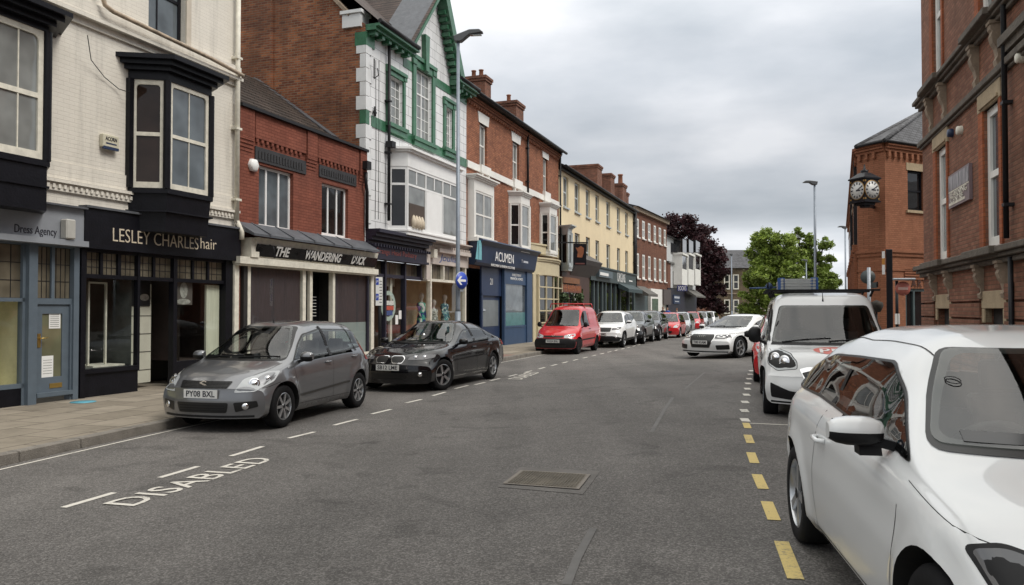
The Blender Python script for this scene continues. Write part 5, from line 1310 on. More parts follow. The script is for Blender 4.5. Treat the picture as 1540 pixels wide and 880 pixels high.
b = MB(); xs = [uP1, u0, U(897), U(904), U(909), U(917), U(924), U(931), U(944), u2]
for x in xs: b.box(x - .12, x + .12, -.12, .05, BASE, z0 + .2)
b.box(uP1, u2, -.1, .05, BASE, BASE + .5); b.build('shopfront_frame', M['slate_green'], r_)
b = MB(); b.box(uP1, u2, -.02, 0, BASE + .5, z0 + .2); b.build('shop_window', M['glass_dark'], r_)
b = MB(); b.prism([(-.26, z0 + .25), (-1.0, z0 - .15), (-1.0, z0 - .4), (-.26, z0 - .1)], 'x', U(931, .3), U(953, .3)); b.build('awning', plain('awning_green', (.032, .055, .06), .6), r_)

# ================================================================== dark brick terrace and the white oriel building further on
S = Site(Plane(LF.at(LF.U(953)), (.444, 1)), None, 1003, 'brick_terrace', 'dark brown brick building with two rows of six white sash windows, beyond the cream one')
r_ = S.root; U, Z, W = S.U, S.Z, S.W
ze = Z(957, 318) - .0
cols = [(957.2, 961.5), (966.2, 970.5), (975, 979), (983.7, 987.3), (991.2, 995), (998.8, 1002)]
zt1, zt0 = Z(966, 331.5), Z(966, 359); zl1, zl0 = Z(966, 382.5), Z(966, 419.5)
ws = [(U(a), U(c) , zt0, zt1) for a, c in cols] + [(U(a), U(c), zl0, zl1) for a, c in cols]
b = MB(); wall_with_holes(b, 0, W, 3.0, ze, ws, .16); b.quad((W, 0, 3), (W, 8, 3), (W, 8, ze), (W, 0, ze)); b.build('wall', M['brown_brick'], r_, fix=False)
for q in ws: window(r_, q, y=.02, fw=.15, hs=(.5,), vbars=(.5,), fm='white_paint', gm='glass_net', sill=.12, sill_m='white_paint', bars=.06)
b = MB(); b.box(0, W + .1, -.25, 0, ze, ze + .3); b.build('eaves_cornice', M['stone'], r_)
b = MB(); b.prism([(-.45, ze + .31), (3.8, ze + 1.5), (8.0, ze + .3)], 'x', 0, W); b.build('roof', M['slate'], r_)
pipe(r_, .25, 3.0, ze, 'dark_metal', .10, -.12)
ua, ub_, uc = 0.1, U(974.5), U(992)
b = MB(); b.prism([(0, Z(958, 430)), (-1.1, Z(958, 441, 1)), (-1.1, Z(958, 442, 1) - .15), (0, 3.0)], 'x', .4, ub_ - 1.0); b.build('awning', plain('awning_grey', (.10, .095, .085), .7, var=.2), r_)
b = MB(); b.box(ua, W, .0, .1, BASE, 3.1); b.build('shopfront_frame', M['slate_green'], r_)
b = MB(); b.box(ub_, uc, -.25, .0, BASE, Z(975, 434)); b.build('white_shopfront', M['white_paint'], r_)
b = MB(); b.box(ub_ + .4, ub_ + 2.6, -.27, -.251, BASE + .6, 2.6); b.build('shop_window', plain('shop_pane', (.12, .16, .13), .15), r_)

b = MB(); b.box(uc + .02, W, -.4, -.0, 2.1, 3.5); b.build('shutter', plain('shutter_brown', (.075, .06, .055), .7, var=.2), r_)
b = MB(); b.box(uc + .02, W - 1.0, -.1, 0, BASE, 2.1); b.build('pale_door', M['old_white'], r_)
_end = S.pl.at(W)
S = Site(Plane(_end, (.385, 1)), None, 1046, 'oriel_building', 'white rendered building with three tall leaded oriel windows and a blue hanging sign')
r_ = S.root; U, Z, W = S.U, S.Z, S.W
ze = Z(1006, 357)
b = MB(); b.box(0, W, 0, 8, BASE, ze); b.build('wall', plain('render_white', (.48, .49, .49), .7, var=.08), r_)
b = MB(); b.box(0, U(1008), -.05, -.002, 3.4, Z(1004, 394)); b.build('brick_panel', M['brown_brick'], r_)
b = MB(); b.prism([(-.4, ze), (4, ze + 1.7), (8.4, ze)], 'x', -.05, W + .2); b.build('roof', M['slate'], r_)
b = MB(); b.box(U(1009) - .0, U(1014), -.06, -.002, Z(1009, 381), Z(1009, 365)); b.box(U(1012), U(1018.5), -.06, -.002, Z(1012, 429), Z(1012, 408)); b.box(0, U(1023), -.18, -.002, Z(1009, 397), Z(1009, 394.5)); b.box(U(1023), U(1024), -.1, -.002, 3.2, ze); b.build('window', M['glass_dark'], r_)
p = .9
for k, (xa, xb) in enumerate(((1026, 1034), (1035.5, 1044), (1046, 1054))):
    u0, u1 = U(xa, p), U(xb, p); zb, zm, zh = Z(xa, 428, p), Z(xa, 404, p), Z(xa, 383 - k * .0, p)
    b = MB(); b.box(u0, u1, -p, -.003, zb, zm); b.box(u0 - .1, u1 + .1, -p - .12, -.003, zh, zh + .18); b.box(u0, u0 + .2, -p, -.003, zm, zh); b.box(u1 - .2, u1, -p, -.003, zm, zh)
    w = b.build('bay_window', M['white_paint'], r_)
    b = MB(); b.box(u0 + .2, u1 - .2, -p + .05, -.01, zm, zh); b.build('pane', M['glass_dark'], w)
    b = MB(); b.box(u0 + .5, u1 - .5, -p + .0, -.01, zh + .3, zh + 1.6) ; b.build('upper_window', M['glass_dark'], w)
b = MB(); b.box(0, W, -.12, -.004, BASE, 3.7); b.build('shopfront_frame', M['navy_black'], r_)
b = MB(); b.prism([(-.12, 3.9), (-1.3, 3.1), (-1.3, 2.95), (-.12, 3.5)], 'x', U(1028), W - 1); b.build('awning', plain('awning_grey', (.10, .095, .085)), r_)
b = MB(); b.box(U(1010), U(1020), -.2, -.121, 2.2, 3.1); sg = b.build('shop_sign', M['navy'], r_)
b = MB(); b.box(U(1011), U(1019), -.21, -.201, 2.75, 2.95); b.box(U(1012), U(1018), -.21, -.201, 2.4, 2.5); b.build('lettering', plain('faint_white', (.42, .44, .48)), sg)
hx, hy = S.pl.at(U(1026, 1.2), 1.2); hs = empty('hanging_sign', (hx, hy, 0), 0, 'blue projecting shop sign with white lettering on the white building', 'shop sign')
Zs = lambda py: CAMH + (465 - py) / FPX * hy
w_ = 15 / FPX * hy; b = MB(); b.box(-w_ / 2, w_ / 2, -.06, .06, Zs(438), Zs(429)); bd = b.build('board', plain('sign_navy', (.02, .025, .14), .5), hs)
b = MB(); b.box(w_ / 2, w_ / 2 + .1, -.03, .03, Zs(436), Zs(431)); b.box(-w_ / 2 - 1.2, -w_ / 2, -.02, .02, Zs(434), Zs(433)); b.build('bracket', M['dark_metal'], hs)
text_mesh('lettering', 'BOOKS', .6, M['white_letter'], bd, (0, -.065, (Zs(434) )), width=w_ * .8)
# ================================================================== Victorian brick building on the right
M['vic_brick'] = brick('vic_brick', (0.265, 0.122, 0.078), (0.175, 0.072, 0.046), (0.15, 0.085, 0.055), var=.24, bump=.55, stain=(0.10, 0.058, 0.04, .5), stain_scale=.7)
M['rubbed_brick'] = brick('rubbed_brick', (0.33, 0.105, 0.046), (0.25, 0.075, 0.034), (0.17, 0.065, 0.035), h=.075, w=.3, ms=.006, var=.3, bump=.3)
RP = Plane((9.72, 18.5), (-.304, -1))
S = Site(RP, None, None, 'corner_building', 'large ornate red brick building with stone ledges and tall white sashes at the right edge')
r_ = S.root; U, Z = S.U, S.Z
L = 26.0
zl = Z(1390, 401); zs = Z(1390, 222.7); zu = Z(1390, 149)
wins = []
pat = []
wA = (U(1412), U(1427.5), Z(1413, 392.5), Z(1413, 226.5)); wB = (U(1484), U(1508), Z(1484, 374.5), Z(1484, 162))
zb_, zt_ = wA[2], (wA[3] + wB[3]) / 2
uA = [U(1412), U(1427.5)]; uB = [U(1484), U(1508)]; uC = [uB[0] + 4.4, uB[1] + 4.4 + .3]; uD = [uC[0] + 2.9, uC[1] + 2.9]
low = [(a, c, zl + .06, zt_) for a, c in (uA, uB, uC, uD)]
zup = zu + .06; upp = [(a, c, zup, zup + 2.9) for a, c in ((U(1408.5), U(1422)), (U(1480), U(1502)), uC, uD)]
base_w = [(a - .05, c + .1, .3, 1.70) for a, c in (uA, uB, uC, uD)]
b = MB(); wall_with_holes(b, 0, L, .2, 12.5, low + upp + base_w, .13)
b.quad((0, 0, .2), (0, 12, .2), (0, 12, 12.5), (0, 0, 12.5)); b.quad((0, 0, 12.5), (L, 0, 12.5), (L, 12, 12.5), (0, 12, 12.5)); b.build('wall', M['vic_brick'], r_, fix=False)
b = MB(); b.prism([(-.3, 12.5), (12, 12.5), (6, 16)], 'x', -.2, L); b.build('roof', M['slate'], r_)
b = MB()   # orange rubbed-brick jambs
for w in low + upp:
    b.box(w[0] - .26, w[0] - .003, -.035, .10, w[2], w[3]); b.box(w[1] + .003, w[1] + .14, -.035, .10, w[2], w[3])
b.build('brick_jambs', M['rubbed_brick'], r_)
b = MB()   # stone ledges and strings
def ledge(z, p, t, x0=-.12):
    b.box(x0, L, -p, 0, z - t, z); b.box(x0 + .04, L, -p * .72, 0, z - t * 1.7, z - t - .003); b.box(x0 + .06, L, -p * .4, 0, z - t * 2.6, z - t * 1.7 - .003)
ledge(zl, .22, .10); ledge(zu, .20, .09)
b.box(-.06, L, -.11, 0, zs + .04, zs + .16); b.box(-.04, L, -.06, 0, zs - .02, zs + .037)
for w in low:
    b.box(w[0] - .40, w[1] + .40, -.30, -.0, zl - .12, zl + .012)
for w in upp: b.box(w[0] - .36, w[1] + .36, -.28, 0, zu - .11, zu + .012)
b.build('stone_ledge', M['stone_dark'], r_, bevel=.012)
b = MB()   # scrolled brackets
def scroll(x, z, h, w=.17, p=.15):
    prof = [(0, z), (-p, z), (-p, z - h * .16), (-p * .8, z - h * .22), (-p * .95, z - h * .32), (-p * .75, z - h * .48), (-p * .45, z - h * .6), (-p * .30, z - h * .78), (-p * .5, z - h * .88), (-p * .38, z - h), (0, z - h)]
    b.prism(prof, 'x', x - w / 2, x + w / 2); b.box(x - w * .62, x + w * .62, -p * 1.12, 0, z - h * .05, z + .02)
for w in low:
    for x in (w[0] - .22, w[1] + .22): scroll(x, zl - .24, .58)
for w in upp:
    for x in (w[0] - .20, w[1] + .22): scroll(x, zu - .22, .72, .18, .15)
b.build('stone_bracket', M['stone'], r_)
b = MB()   # pale lintels
for w in low:
    b.box(w[0] - .28, w[1] + .16, -.045, .10, w[3], w[3] + .36); b.box(w[0] - .1, w[1] + .06, -.075, .0, w[3] + .03, w[3] + .09)
for w in base_w: b.box(w[0] - .16, w[1] + .18, -.03, .1, w[3], w[3] + .30); b.box(w[0] - .16, w[0] + .0, -.028, .1, w[3] - .25, w[3] - .004); b.box(w[1], w[1] + .18, -.028, .1, w[3] - .25, w[3] - .004)
b.build('lintel', M['stone_light'], r_, bevel=.008)
b = MB()
edges = [-.03] + [e for w in base_w for e in (w[0] - .165, w[1] + .185)] + [L]
for i in range(0, len(edges), 2):
    for (a, c) in ((.2, .62), (.66, 1.06), (1.10, 1.50), (1.54, 1.80), (1.84, 2.1)): b.box(edges[i], edges[i + 1], -.06, 0, a, c)
b.box(-.04, L, -.075, 0, .2, .4)
b.build('banded_plinth', M['vic_brick'], r_)
b = MB()
for w in base_w: b.box(w[0], w[1], .12, .16, w[2], w[3])
b.build('basement_window', M['interior_dark'], r_)
for w in low: window(r_, w, y=.045, fw=.14, hs=(.52,), fm='white_paint', gm='glass_net' if w[0] < 3 else 'glass_sky', depth=.08)
for w in upp: window(r_, w, y=.045, fw=.14, hs=(.5,), fm='white_paint', gm='glass_net', depth=.08)
pipe(r_, U(1526), zl + .1, 12, 'dark_metal', .04, -.10, hop=False); pipe(r_, U(1532), .3, zl - .2, 'dark_metal', .038, -.10, hop=False)
b = MB(); x = U(1522); b.box(x, L, -.16, 0, Z(1522, 66), Z(1522, 66) + .14); b.box(x + .05, L, -.10, 0, Z(1522, 66) - .12, Z(1522, 66) - .003); b.build('stone_string', M['stone_dark'], r_)
for (px, py, m1, m2) in ((1433, 200, 'white_upvc', 'navy'), (1447, 196, 'old_white', 'old_white'), (1539, 86, 'old_white', 'old_white')):
    x, z = S.pl.F(px, py); a = MB(); a.lathe([(0, -.10), (.07, -.10), (.085, -.08), (.085, -.02)], 12, axis='y', c=(x, 0, z)); a.lathe([(.09, -.04), (.09, 0)], 12, axis='y', c=(x, 0, z)); a.build('alarm_sounder', M[m1 if m1 == m2 else m2], r_)
# banner board
x0, x1, z0, z1 = U(1433.5), U(1465.5), Z(1433.5, 314), Z(1433.5, 264)
b = MB(); b.box(x0, x1, -.06, -.005, z0, z1); bd = b.build('banner', plain('banner_base', (.20, .15, .16), .5, var=.15), r_)
b = MB(); b.box(x0 + .03, x1 - .03, -.066, -.061, z0 + (z1 - z0) * .52, z1 - .04); b.build('banner_photo', plain('banner_photo', (.26, .25, .27), .5, var=.9, vscale=4, stretch=(3, 1, .6)), bd)
b = MB(); b.box(x0 + .03, x1 - .03, -.0665, -.061, z0 + (z1 - z0) * .47, z0 + (z1 - z0) * .50); b.box(x0 + .05, x1 - .3, -.066, -.061, z0 + .05, z0 + .10); b.build('banner_line', M['old_white'], bd)
text_mesh('lettering', 'LEARNING', .16, M['old_white'], bd, ((x0 + x1) / 2, -.068, z0 + (z1 - z0) * .37), width=(x1 - x0) * .8)
text_mesh('lettering', 'CENTRE', .16, M['old_white'], bd, ((x0 + x1) / 2 - .1, -.068, z0 + (z1 - z0) * .20), width=(x1 - x0) * .6)
b = MB(); x = U(1503); b.box(x - .12, x + .06, .07, .075, Z(1503, 330) , Z(1503, 311)); b.box(x - .14, x + .06, .07, .075, zl + .12, zl + .36); b.build('window_notice', M['paper'], r_)

# ================================================================== chamfered brick building with the street clock
M['arts_brick'] = brick('arts_brick', (0.30, 0.125, 0.070), (0.24, 0.095, 0.052), (0.19, 0.085, 0.045), var=.12, bump=.4, stain=(0.19, 0.08, 0.045, .4))
C0, C1, C2 = (24.0, 58.0), (13.25, 30.0), (13.78, 28.9)
C0 = (13.25 + 11.5, 30.0 + 27.6)
_d = Vector((1.76, .9)).normalized(); C3 = (C2[0] + _d.x * 15, C2[1] + _d.y * 15); C4 = (C3[0] + 8, C3[1] + 20)
arts = empty('clock_building', (C2[0], C2[1], 0), 0, 'plain orange brick building with slate hipped roof and chamfered corner carrying the street clock', 'building')
o_ = Vector((C2[0], C2[1])); loc = lambda p: (p[0] - o_.x, p[1] - o_.y)
ze = 7.85
foot = [loc(p) for p in (C0, C1, C2, C3, C4)]
PF = Plane(C2, (_d.x, _d.y))
b = MB(); n = len(foot)
for i in range(n):
    a, c = foot[i], foot[(i + 1) % n]
    if i == 2: continue
    b.quad((*a, .1), (*c, .1), (*c, ze), (*a, ze))
b.build('wall', M['arts_brick'], arts, fix=False)
w1 = (PF.U(1367), PF.U(1391.5), PF.Z(1367, 316), PF.Z(1367, 256)); dr = (PF.U(1362), PF.U(1395), .2, PF.Z(1362, 434))
mtx = Matrix.Translation((0, 0, 0)) @ Matrix.Rotation(PF.ang, 4, 'Z')
def fp(mb, name, m, parent=arts, bevel=0):
    return xform(mb, mtx).build(name, M[m], parent, bevel=bevel)
b = MB(); wall_with_holes(b, 0, 15, .1, ze, [w1, dr], .2); xform(b, mtx).build('front_wall', M['arts_brick'], arts, fix=False)
b = MB(); b.box(w1[0] - .08, w1[1] + .1, -.02, .1, w1[3], w1[3] + .28); b.box(w1[0] - .1, w1[1] + .1, -.07, .1, w1[2] - .1, w1[2]); fp(b, 'lintel', 'stone_light')
b = MB(); a, c, z0, z1 = w1; f = .07; b.box(a, a + f, .1, .16, z0, z1); b.box(c - f, c, .1, .16, z0, z1); b.box(a, c, .1, .16, z0, z0 + f); b.box(a, c, .1, .16, z1 - f, z1); b.box(a, c, .095, .15, (z0 + z1) / 2 - .03, (z0 + z1) / 2 + .03); w_ = fp(b, 'window', 'black_paint')
b = MB(); b.box(a + .05, c - .05, .14, .15, z0 + .05, z1 - .05); fp(b, 'pane', 'glass_dark', w_)
b = MB(); a, c, z0, z1 = dr; b.box(a, a + .12, .05, .15, z0, z1); b.box(a + .5, a + .6, .05, .15, z0, z1); b.box(a, c, .05, .15, z1 - .1, z1); d_ = fp(b, 'door', 'slate_green')
b = MB(); b.box(a + .1, c, .12, .13, z0, z1 - .1); fp(b, 'pane', 'glass_dark', d_)
b = MB()
for k in range(4): b.box(PF.U(1360), PF.U(1396), -.04, 0, PF.Z(1362, 420) + k * .11, PF.Z(1362, 420) + k * .11 + .06)
fp(b, 'brick_louvre', 'arts_brick')
t = text_mesh('lettering', 'ARTS', .42, plain('arts_letter', (.05, .02, .015), .6), arts, (0, 0, 0), width=PF.U(1400) - PF.U(1370), spacing=1.2)
cx = (PF.U(1370) + PF.U(1400)) / 2; q = PF.at(cx, .03); t.location = (q[0] - o_.x, q[1] - o_.y, PF.Z(1372, 427)); t.rotation_euler = (0, 0, PF.ang)
# strings, corbelled eaves, pilasters on every street face
b = MB()
for i in (0, 1, 2):
    a, c = Vector(foot[i]), Vector(foot[i + 1]); 
    for (z0, z1, p) in ((3.80, 3.90, .10), (3.66, 3.797, .05), (3.12, 3.20, .04), (ze - .30, ze - .2, .06), (ze - .197, ze - .1, .12), (ze - .097, ze, .18)):
        d = (c - a).normalized(); nn = Vector((d.y, -d.x)); b.obox((*(a + nn * (p / 2 - .02)), (z0 + z1) / 2), (*(c + nn * (p / 2 - .02)), (z0 + z1) / 2), p + .04, z1 - z0)
    m_ = int((c - a).length / .32)
    for k in range(m_):
        d = (c - a).normalized(); nn = Vector((d.y, -d.x)); pt = a + d * (k * .32 + .16) + nn * .04; b.obox((*pt, ze - .52), (*pt, ze - .302), .12, .12, up=(nn.x, nn.y, 0))
b.build('corbelled_eaves', M['arts_brick'], arts)
FP_ = Plane(C1, (C0[0] - C1[0], C0[1] - C1[1])); b = MB(); g = MB(); sl = MB()
d = Vector(foot[0]) - Vector(foot[1]); Lf = d.length; d.normalize(); nn = Vector((-d.y, d.x)); c1 = Vector(foot[1])
def ff(mb, u0, u1, z0, z1, p0, p1):
    mb.obox((*(c1 + d * u0 + nn * ((p0 + p1) / 2)), (z0 + z1) / 2), (*(c1 + d * u1 + nn * ((p0 + p1) / 2)), (z0 + z1) / 2), p1 - p0, z1 - z0)
for k in range(9):
    u = 1.6 + k * 3.1
    if u + 1.2 > Lf: break
    ff(g, u, u + 1.0, 4.6, 6.6, -.02, .015); ff(sl, u - .1, u + 1.1, 4.45, 4.59, -.02, .09); ff(sl, u - .1, u + 1.1, 6.6, 6.85, -.02, .04); ff(b, u - 1.0, u - .6, .1, 3.9, -.02, .14); ff(b, u - 1.05, u - .5, 3.9, 4.2, -.02, .20)
b.build('pilaster', M['arts_brick'], arts); g.build('window', M['glass_dark'], arts); sl.build('sill', M['stone'], arts)
b = MB(); ff(b, 1.0, 1.12, .2, ze - .3, .0, .12); ff(b, 12.0, 12.12, .2, ze - .3, .0, .12); b.build('drainpipe', M['dark_metal'], arts)
# roof
apex = (17.3 - o_.x, 33.0 - o_.y, 10.02); rb = (C0[0] + 4 - o_.x, C0[1] - 2 - o_.y, 9.95); rc = (C3[0] + 1.5 - o_.x, C3[1] + 5 - o_.y, 9.95)
e = .3; ef = [(*((Vector(f_) + (Vector(f_) - Vector((6, 12))).normalized() * e)), ze + .02) for f_ in foot]
b = MB()
b.poly([ef[0], ef[1], apex, rb]); b.poly([ef[1], ef[2], apex]); b.poly([ef[2], ef[3], rc, apex]); b.poly([apex, rc, ef[3], ef[4], ef[0], rb])
rf = b.build('roof', M['slate'], arts)
b = MB(); b.tube([ef[1], apex], .09, 6); b.tube([ef[2], apex], .09, 6); b.build('hip_tiles', M['slate'], arts)
b = MB(); b.tube(ef[:4], .06, 6); b.build('gutter', M['dark_metal'], arts)
# ---- the clock
ck = empty('street_clock', (12.87, 28.55, 0), 0, 'black and gold four-faced street clock with white dials on the orange brick corner', 'clock')
ca = math.atan2(12.87, 28.55); z0, z1 = CAMH + (465 - 303) / FPX * 28.5, CAMH + (465 - 270) / FPX * 28.5
hw = .345; b = MB()
mtc = Matrix.Rotation(math.pi / 4 - ca, 4, 'Z')
b.box(-hw, hw, -hw, hw, z0, z1); b.box(-hw - .05, hw + .05, -hw - .05, hw + .05, z1 + .001, z1 + .05); b.box(-hw - .03, hw + .03, -hw - .03, hw + .03, z0 - .05, z0 - .001)
b.box(-hw * .7, hw * .7, -hw * .7, hw * .7, z0 - .14, z0 - .052); b.box(-hw * .35, hw * .35, -hw * .35, hw * .35, z0 - .22, z0 - .142)
i = b.add([(-hw - .04, -hw - .04, z1 + .05), (hw + .04, -hw - .04, z1 + .05), (hw + .04, hw + .04, z1 + .05), (-hw - .04, hw + .04, z1 + .05), (-.14, -.14, z1 + .26), (.14, -.14, z1 + .26), (.14, .14, z1 + .26), (-.14, .14, z1 + .26)])
for k in range(4): b.face(i + k, i + (k + 1) % 4, i + 4 + (k + 1) % 4, i + 4 + k)
b.face(i + 4, i + 5, i + 6, i + 7)
xform(b, mtc); b.lathe([(.12, z1 + .26), (.14, z1 + .34), (.05, z1 + .38), (.02, z1 + .55), (0, z1 + .6)], 10)
b.obox((0, 0, z0 - .1), (1.0, 1.1, z0 - .1), .08, .1); b.obox((0, 0, z0 + .3), (1.0, 1.1, z0 + .3), .06, .06)
cs = b.build('case', M['black_paint'], ck)
R3 = (z1 - z0) / 2 * .90; zc = (z0 + z1) / 2
for s in range(4):
    mm = mtc @ Matrix.Rotation(s * math.pi / 2, 4, 'Z'); Rd = min(R3, hw * .94)
    b = MB(); b.lathe([(0, -hw - .012), (Rd, -hw - .012), (Rd, -hw + .01)], 32, axis='y', c=(0, 0, zc)); dial = xform(b, mm).build('dial', plain('dial_white', (.55, .55, .53), .4, var=0), ck)
    b = MB(); b.lathe([(Rd, -hw - .02), (Rd * 1.07, -hw - .02), (Rd * 1.07, -hw), (Rd, -hw)], 32, axis='y', c=(0, 0, zc))
    for (sx, sz) in ((-1, -1), (1, -1), (1, 1), (-1, 1)): b.box(sx * hw * .98, sx * hw * .80, -hw - .01, -hw - .001, zc + sz * hw * 1.02, zc + sz * hw * .84)
    xform(b, mm).build('gilt_rim', plain('gilt', (.30, .17, .05), .4, .5), dial)
    b = MB()
    for k in range(12):
        t = k * math.pi / 6; dr_ = Vector((math.sin(t), 0, math.cos(t))); c = Vector((0, -hw - .016, zc))
        b.obox(c + dr_ * Rd * .66, c + dr_ * Rd * .90, .006, Rd * (.13 if k % 3 else .17), up=Vector((math.cos(t), 0, -math.sin(t))))
    for (ang, ln, w) in ((R(95), .5, .05), (R(62), .78, .035)):
        dr_ = Vector((math.sin(ang), 0, math.cos(ang))); c = Vector((0, -hw - .02, zc)); b.obox(c - dr_ * Rd * .12, c + dr_ * Rd * ln, .006, w, up=Vector((math.cos(ang), 0, -math.sin(ang))))
    xform(b, mm).build('numerals_and_hands', M['black_letter'], dial)

# brick terrace down the side street: seen only mirrored in the shop windows opposite
S = Site(Plane((36, 46), (.25, -1)), None, None, 'side_street_house', 'brick terrace closing the side street, visible only as a reflection in the shop windows')
b = MB(); wall_with_holes(b, 0, 34, 0, 8.5, [(x, x + 1.1, z, z + 1.7) for x in range(2, 33, 4) for z in (1.2, 5.0)], .2); b.build('wall', M['brown_brick'], S.root, fix=False)
b = MB(); b.prism([(-.3, 8.5), (8, 8.5), (4, 11)], 'x', 0, 34); b.build('roof', M['slate'], S.root)
b = MB()
for x in range(2, 33, 4):
    for z in (1.2, 5.0): b.box(x, x + 1.1, .18, .22, z, z + 1.7)
b.build('window', M['glass_net'], S.root)

# ================================================================== stone building closing the street
S = Site(Plane((33.6, 132), (1, -.05)), None, None, 'stone_building', 'brown stone building with a slate roof closing the far end of the street')
r_ = S.root; U, Z = S.U, S.Z; Lx = 15; ze = 8.6
M['rubble'] = brick('rubble', (.14, .105, .065), (.10, .075, .05), (.09, .075, .055), w=.8, h=.35, ms=.03, var=.35)
b = MB(); b.box(0, Lx, 0, 10, -.05, ze); b.build('wall', M['rubble'], r_)
b = MB(); b.prism([(-.4, ze), (5, ze + 3.4), (10.4, ze)], 'x', -.3, Lx); b.build('roof', M['slate'], r_)
b = MB(); b.box(0, Lx, -.1, 0, 4.2, 4.4); b.build('string_course', M['stone'], r_)
for i in range(4):
    for j, xx in enumerate((0.0, 1.5)):
        x = U(1089) + i * 5.2 + xx
        for (z0, z1) in ((5.0, 7.5), (.9, 3.3)):
            window(r_, (x, x + .95, z0, z1), y=-.08, fw=.16, hs=(.5,), fm='old_white', gm='glass_dark')
b = MB(); b.box(8, Lx, 1, 2, -.05, 3); b.build('boundary_wall', M['rubble'], r_)
# low dark frontage behind the beech
S = Site(Plane((24.5, 108), (.45, 1)), None, None, 'garden_wall', 'low brick garden wall under the dark purple tree at the far end', cat='wall')
b = MB(); b.box(0, 24, 0, .3, -.05, 2.2); b.box(-.0, 24, -.05, .35, 2.201, 2.3); b.build('wall', M['brown_brick'], S.root)
# ================================================================== trees
def foliage(name, rr, clumps, n, leaf, c1, c2, parent, flat=.5):
    """leaf-sized faces spread through clumps (x,y,z,rx,rz)"""
    b = MB(); vol = [c[3] ** 2 * c[4] for c in clumps]; tot = sum(vol)
    for c, v in zip(clumps, vol):
        k = int(n * v / tot)
        sub = []
        for _ in range(max(5, int(16 * (v / tot) * len(clumps)))):
            d = Vector((rr.gauss(0, 1), rr.gauss(0, 1), rr.gauss(0, 1))).normalized() * rr.uniform(.45, 1.0)
            sub.append((c[0] + d.x * c[3], c[1] + d.y * c[3], c[2] + d.z * c[4], rr.uniform(.22, .42)))
        for _ in range(k):
            s = rr.choice(sub); d = Vector((rr.gauss(0, 1), rr.gauss(0, 1), rr.gauss(0, 1) * .75)) * (s[3] * c[3] * .55)
            p = Vector(s[:3]) + d
            q = leaf * rr.uniform(.6, 1.3); t = Vector((rr.gauss(0, 1), rr.gauss(0, 1), rr.gauss(0, 1) * flat)).normalized(); u = t.cross(Vector((rr.gauss(0, 1), rr.gauss(0, 1), rr.gauss(0, 1)))).normalized()
            b.mat(0 if rr.random() < .6 else 1)
            i = b.add([p - t * q, p - u * q * .55, p + t * q, p + u * q * .55]); b.face(i, i + 1, i + 2, i + 3)
    return b.build(name, [c1, c2], parent, fix=False)
def leafmat(name, c):
    if name in _mats: return _mats[name]
    m, N, L, p = _new(name); _mats[name] = m; p.inputs['Roughness'].default_value = .55
    tc = N.new('ShaderNodeTexCoord'); n = N.new('ShaderNodeTexNoise'); n.inputs['Scale'].default_value = .9; n.inputs['Detail'].default_value = 3; L.new(tc.outputs['Object'], n.inputs['Vector'])
    r = N.new('ShaderNodeMapRange'); r.inputs[1].default_value = .35; r.inputs[2].default_value = .65; r.inputs[3].default_value = .6; r.inputs[4].default_value = 1.45; L.new(n.outputs[0], r.inputs[0])
    x = N.new('ShaderNodeVectorMath'); x.operation = 'SCALE'; x.inputs[0].default_value = c; L.new(r.outputs[0], x.inputs['Scale']); L.new(x.outputs[0], p.inputs['Base Color'])
    out = [q for q in N if q.type == 'OUTPUT_MATERIAL'][0]; tr = N.new('ShaderNodeBsdfTranslucent'); L.new(x.outputs[0], tr.inputs[0]); mx = N.new('ShaderNodeMixShader'); mx.inputs[0].default_value = .3
    L.new(p.outputs[0], mx.inputs[1]); L.new(tr.outputs[0], mx.inputs[2]); L.new(mx.outputs[0], out.inputs[0]); return m
M['bark'] = plain('bark', (.06, .048, .036), .9, var=.3, vscale=4, bump=.5, bscale=12)
def tree(loc, clumps, n, leaf, ca, cb, seed, label, h0, r0, name='tree'):
    rr = random.Random(seed); t = empty(name, loc, 0, label, 'tree')
    b = MB(); b.tube([(0, 0, 0), (.1, 0, h0 * .5), (0, .1, h0)], [r0, r0 * .8, r0 * .6], 10)
    for c in clumps:
        m = Vector((c[0] * .45, c[1] * .45, h0 + (c[2] - h0) * .45 + .2)); b.tube([(0, .05, h0 * .85), m, (c[0], c[1], c[2] + c[4] * .3)], [r0 * .45, r0 * .25, r0 * .06], 6)
        for _ in range(3):
            e = Vector((c[0] + rr.uniform(-1, 1) * c[3] * .8, c[1] + rr.uniform(-1, 1) * c[3] * .8, c[2] + rr.uniform(-.5, .9) * c[4])); b.tube([m.lerp(Vector(c[:3]), .6), e], [r0 * .14, r0 * .03], 5)
    b.build('trunk', M['bark'], t); foliage('crown', rr, clumps, n, leaf, ca, cb, t); return t
bx = 100.0; X = lambda px, y=bx: (px - 770) / FPX * y; Zt = lambda py, y=bx: CAMH + (465 - py) / FPX * y
def cl(px, py, rpx, rzpx, y, dy=0, ox=0, oy=0): return (X(px, y) - ox, dy, Zt(py, y), rpx / FPX * y, rzpx / FPX * y)
ox = X(1040)
beech = [cl(*a, bx, dy, ox) for a, dy in (((1005, 352, 26, 22), 2), ((1025, 340, 24, 18), 0), ((1048, 362, 24, 20), -1), ((1062, 348, 12, 9), 0), ((1020, 385, 32, 26), 3), ((1068, 385, 22, 18), 0), ((1085, 375, 10, 8), 1), ((1055, 405, 28, 24), 0), ((1082, 410, 15, 22), -1), ((1062, 440, 26, 24), 0), ((1080, 445, 15, 22), 2), ((1040, 430, 22, 30), 4), ((1070, 462, 22, 14), 0))]
tree((ox, bx, 0), beech, 46000, .20, leafmat('leaf_purple', (.042, .016, .020)), leafmat('leaf_purple_b', (.068, .026, .030)), 5, 'big dark purple copper beech behind the white oriel building', 3.0, .45)
by = 96.0; ox = X(1160, by)
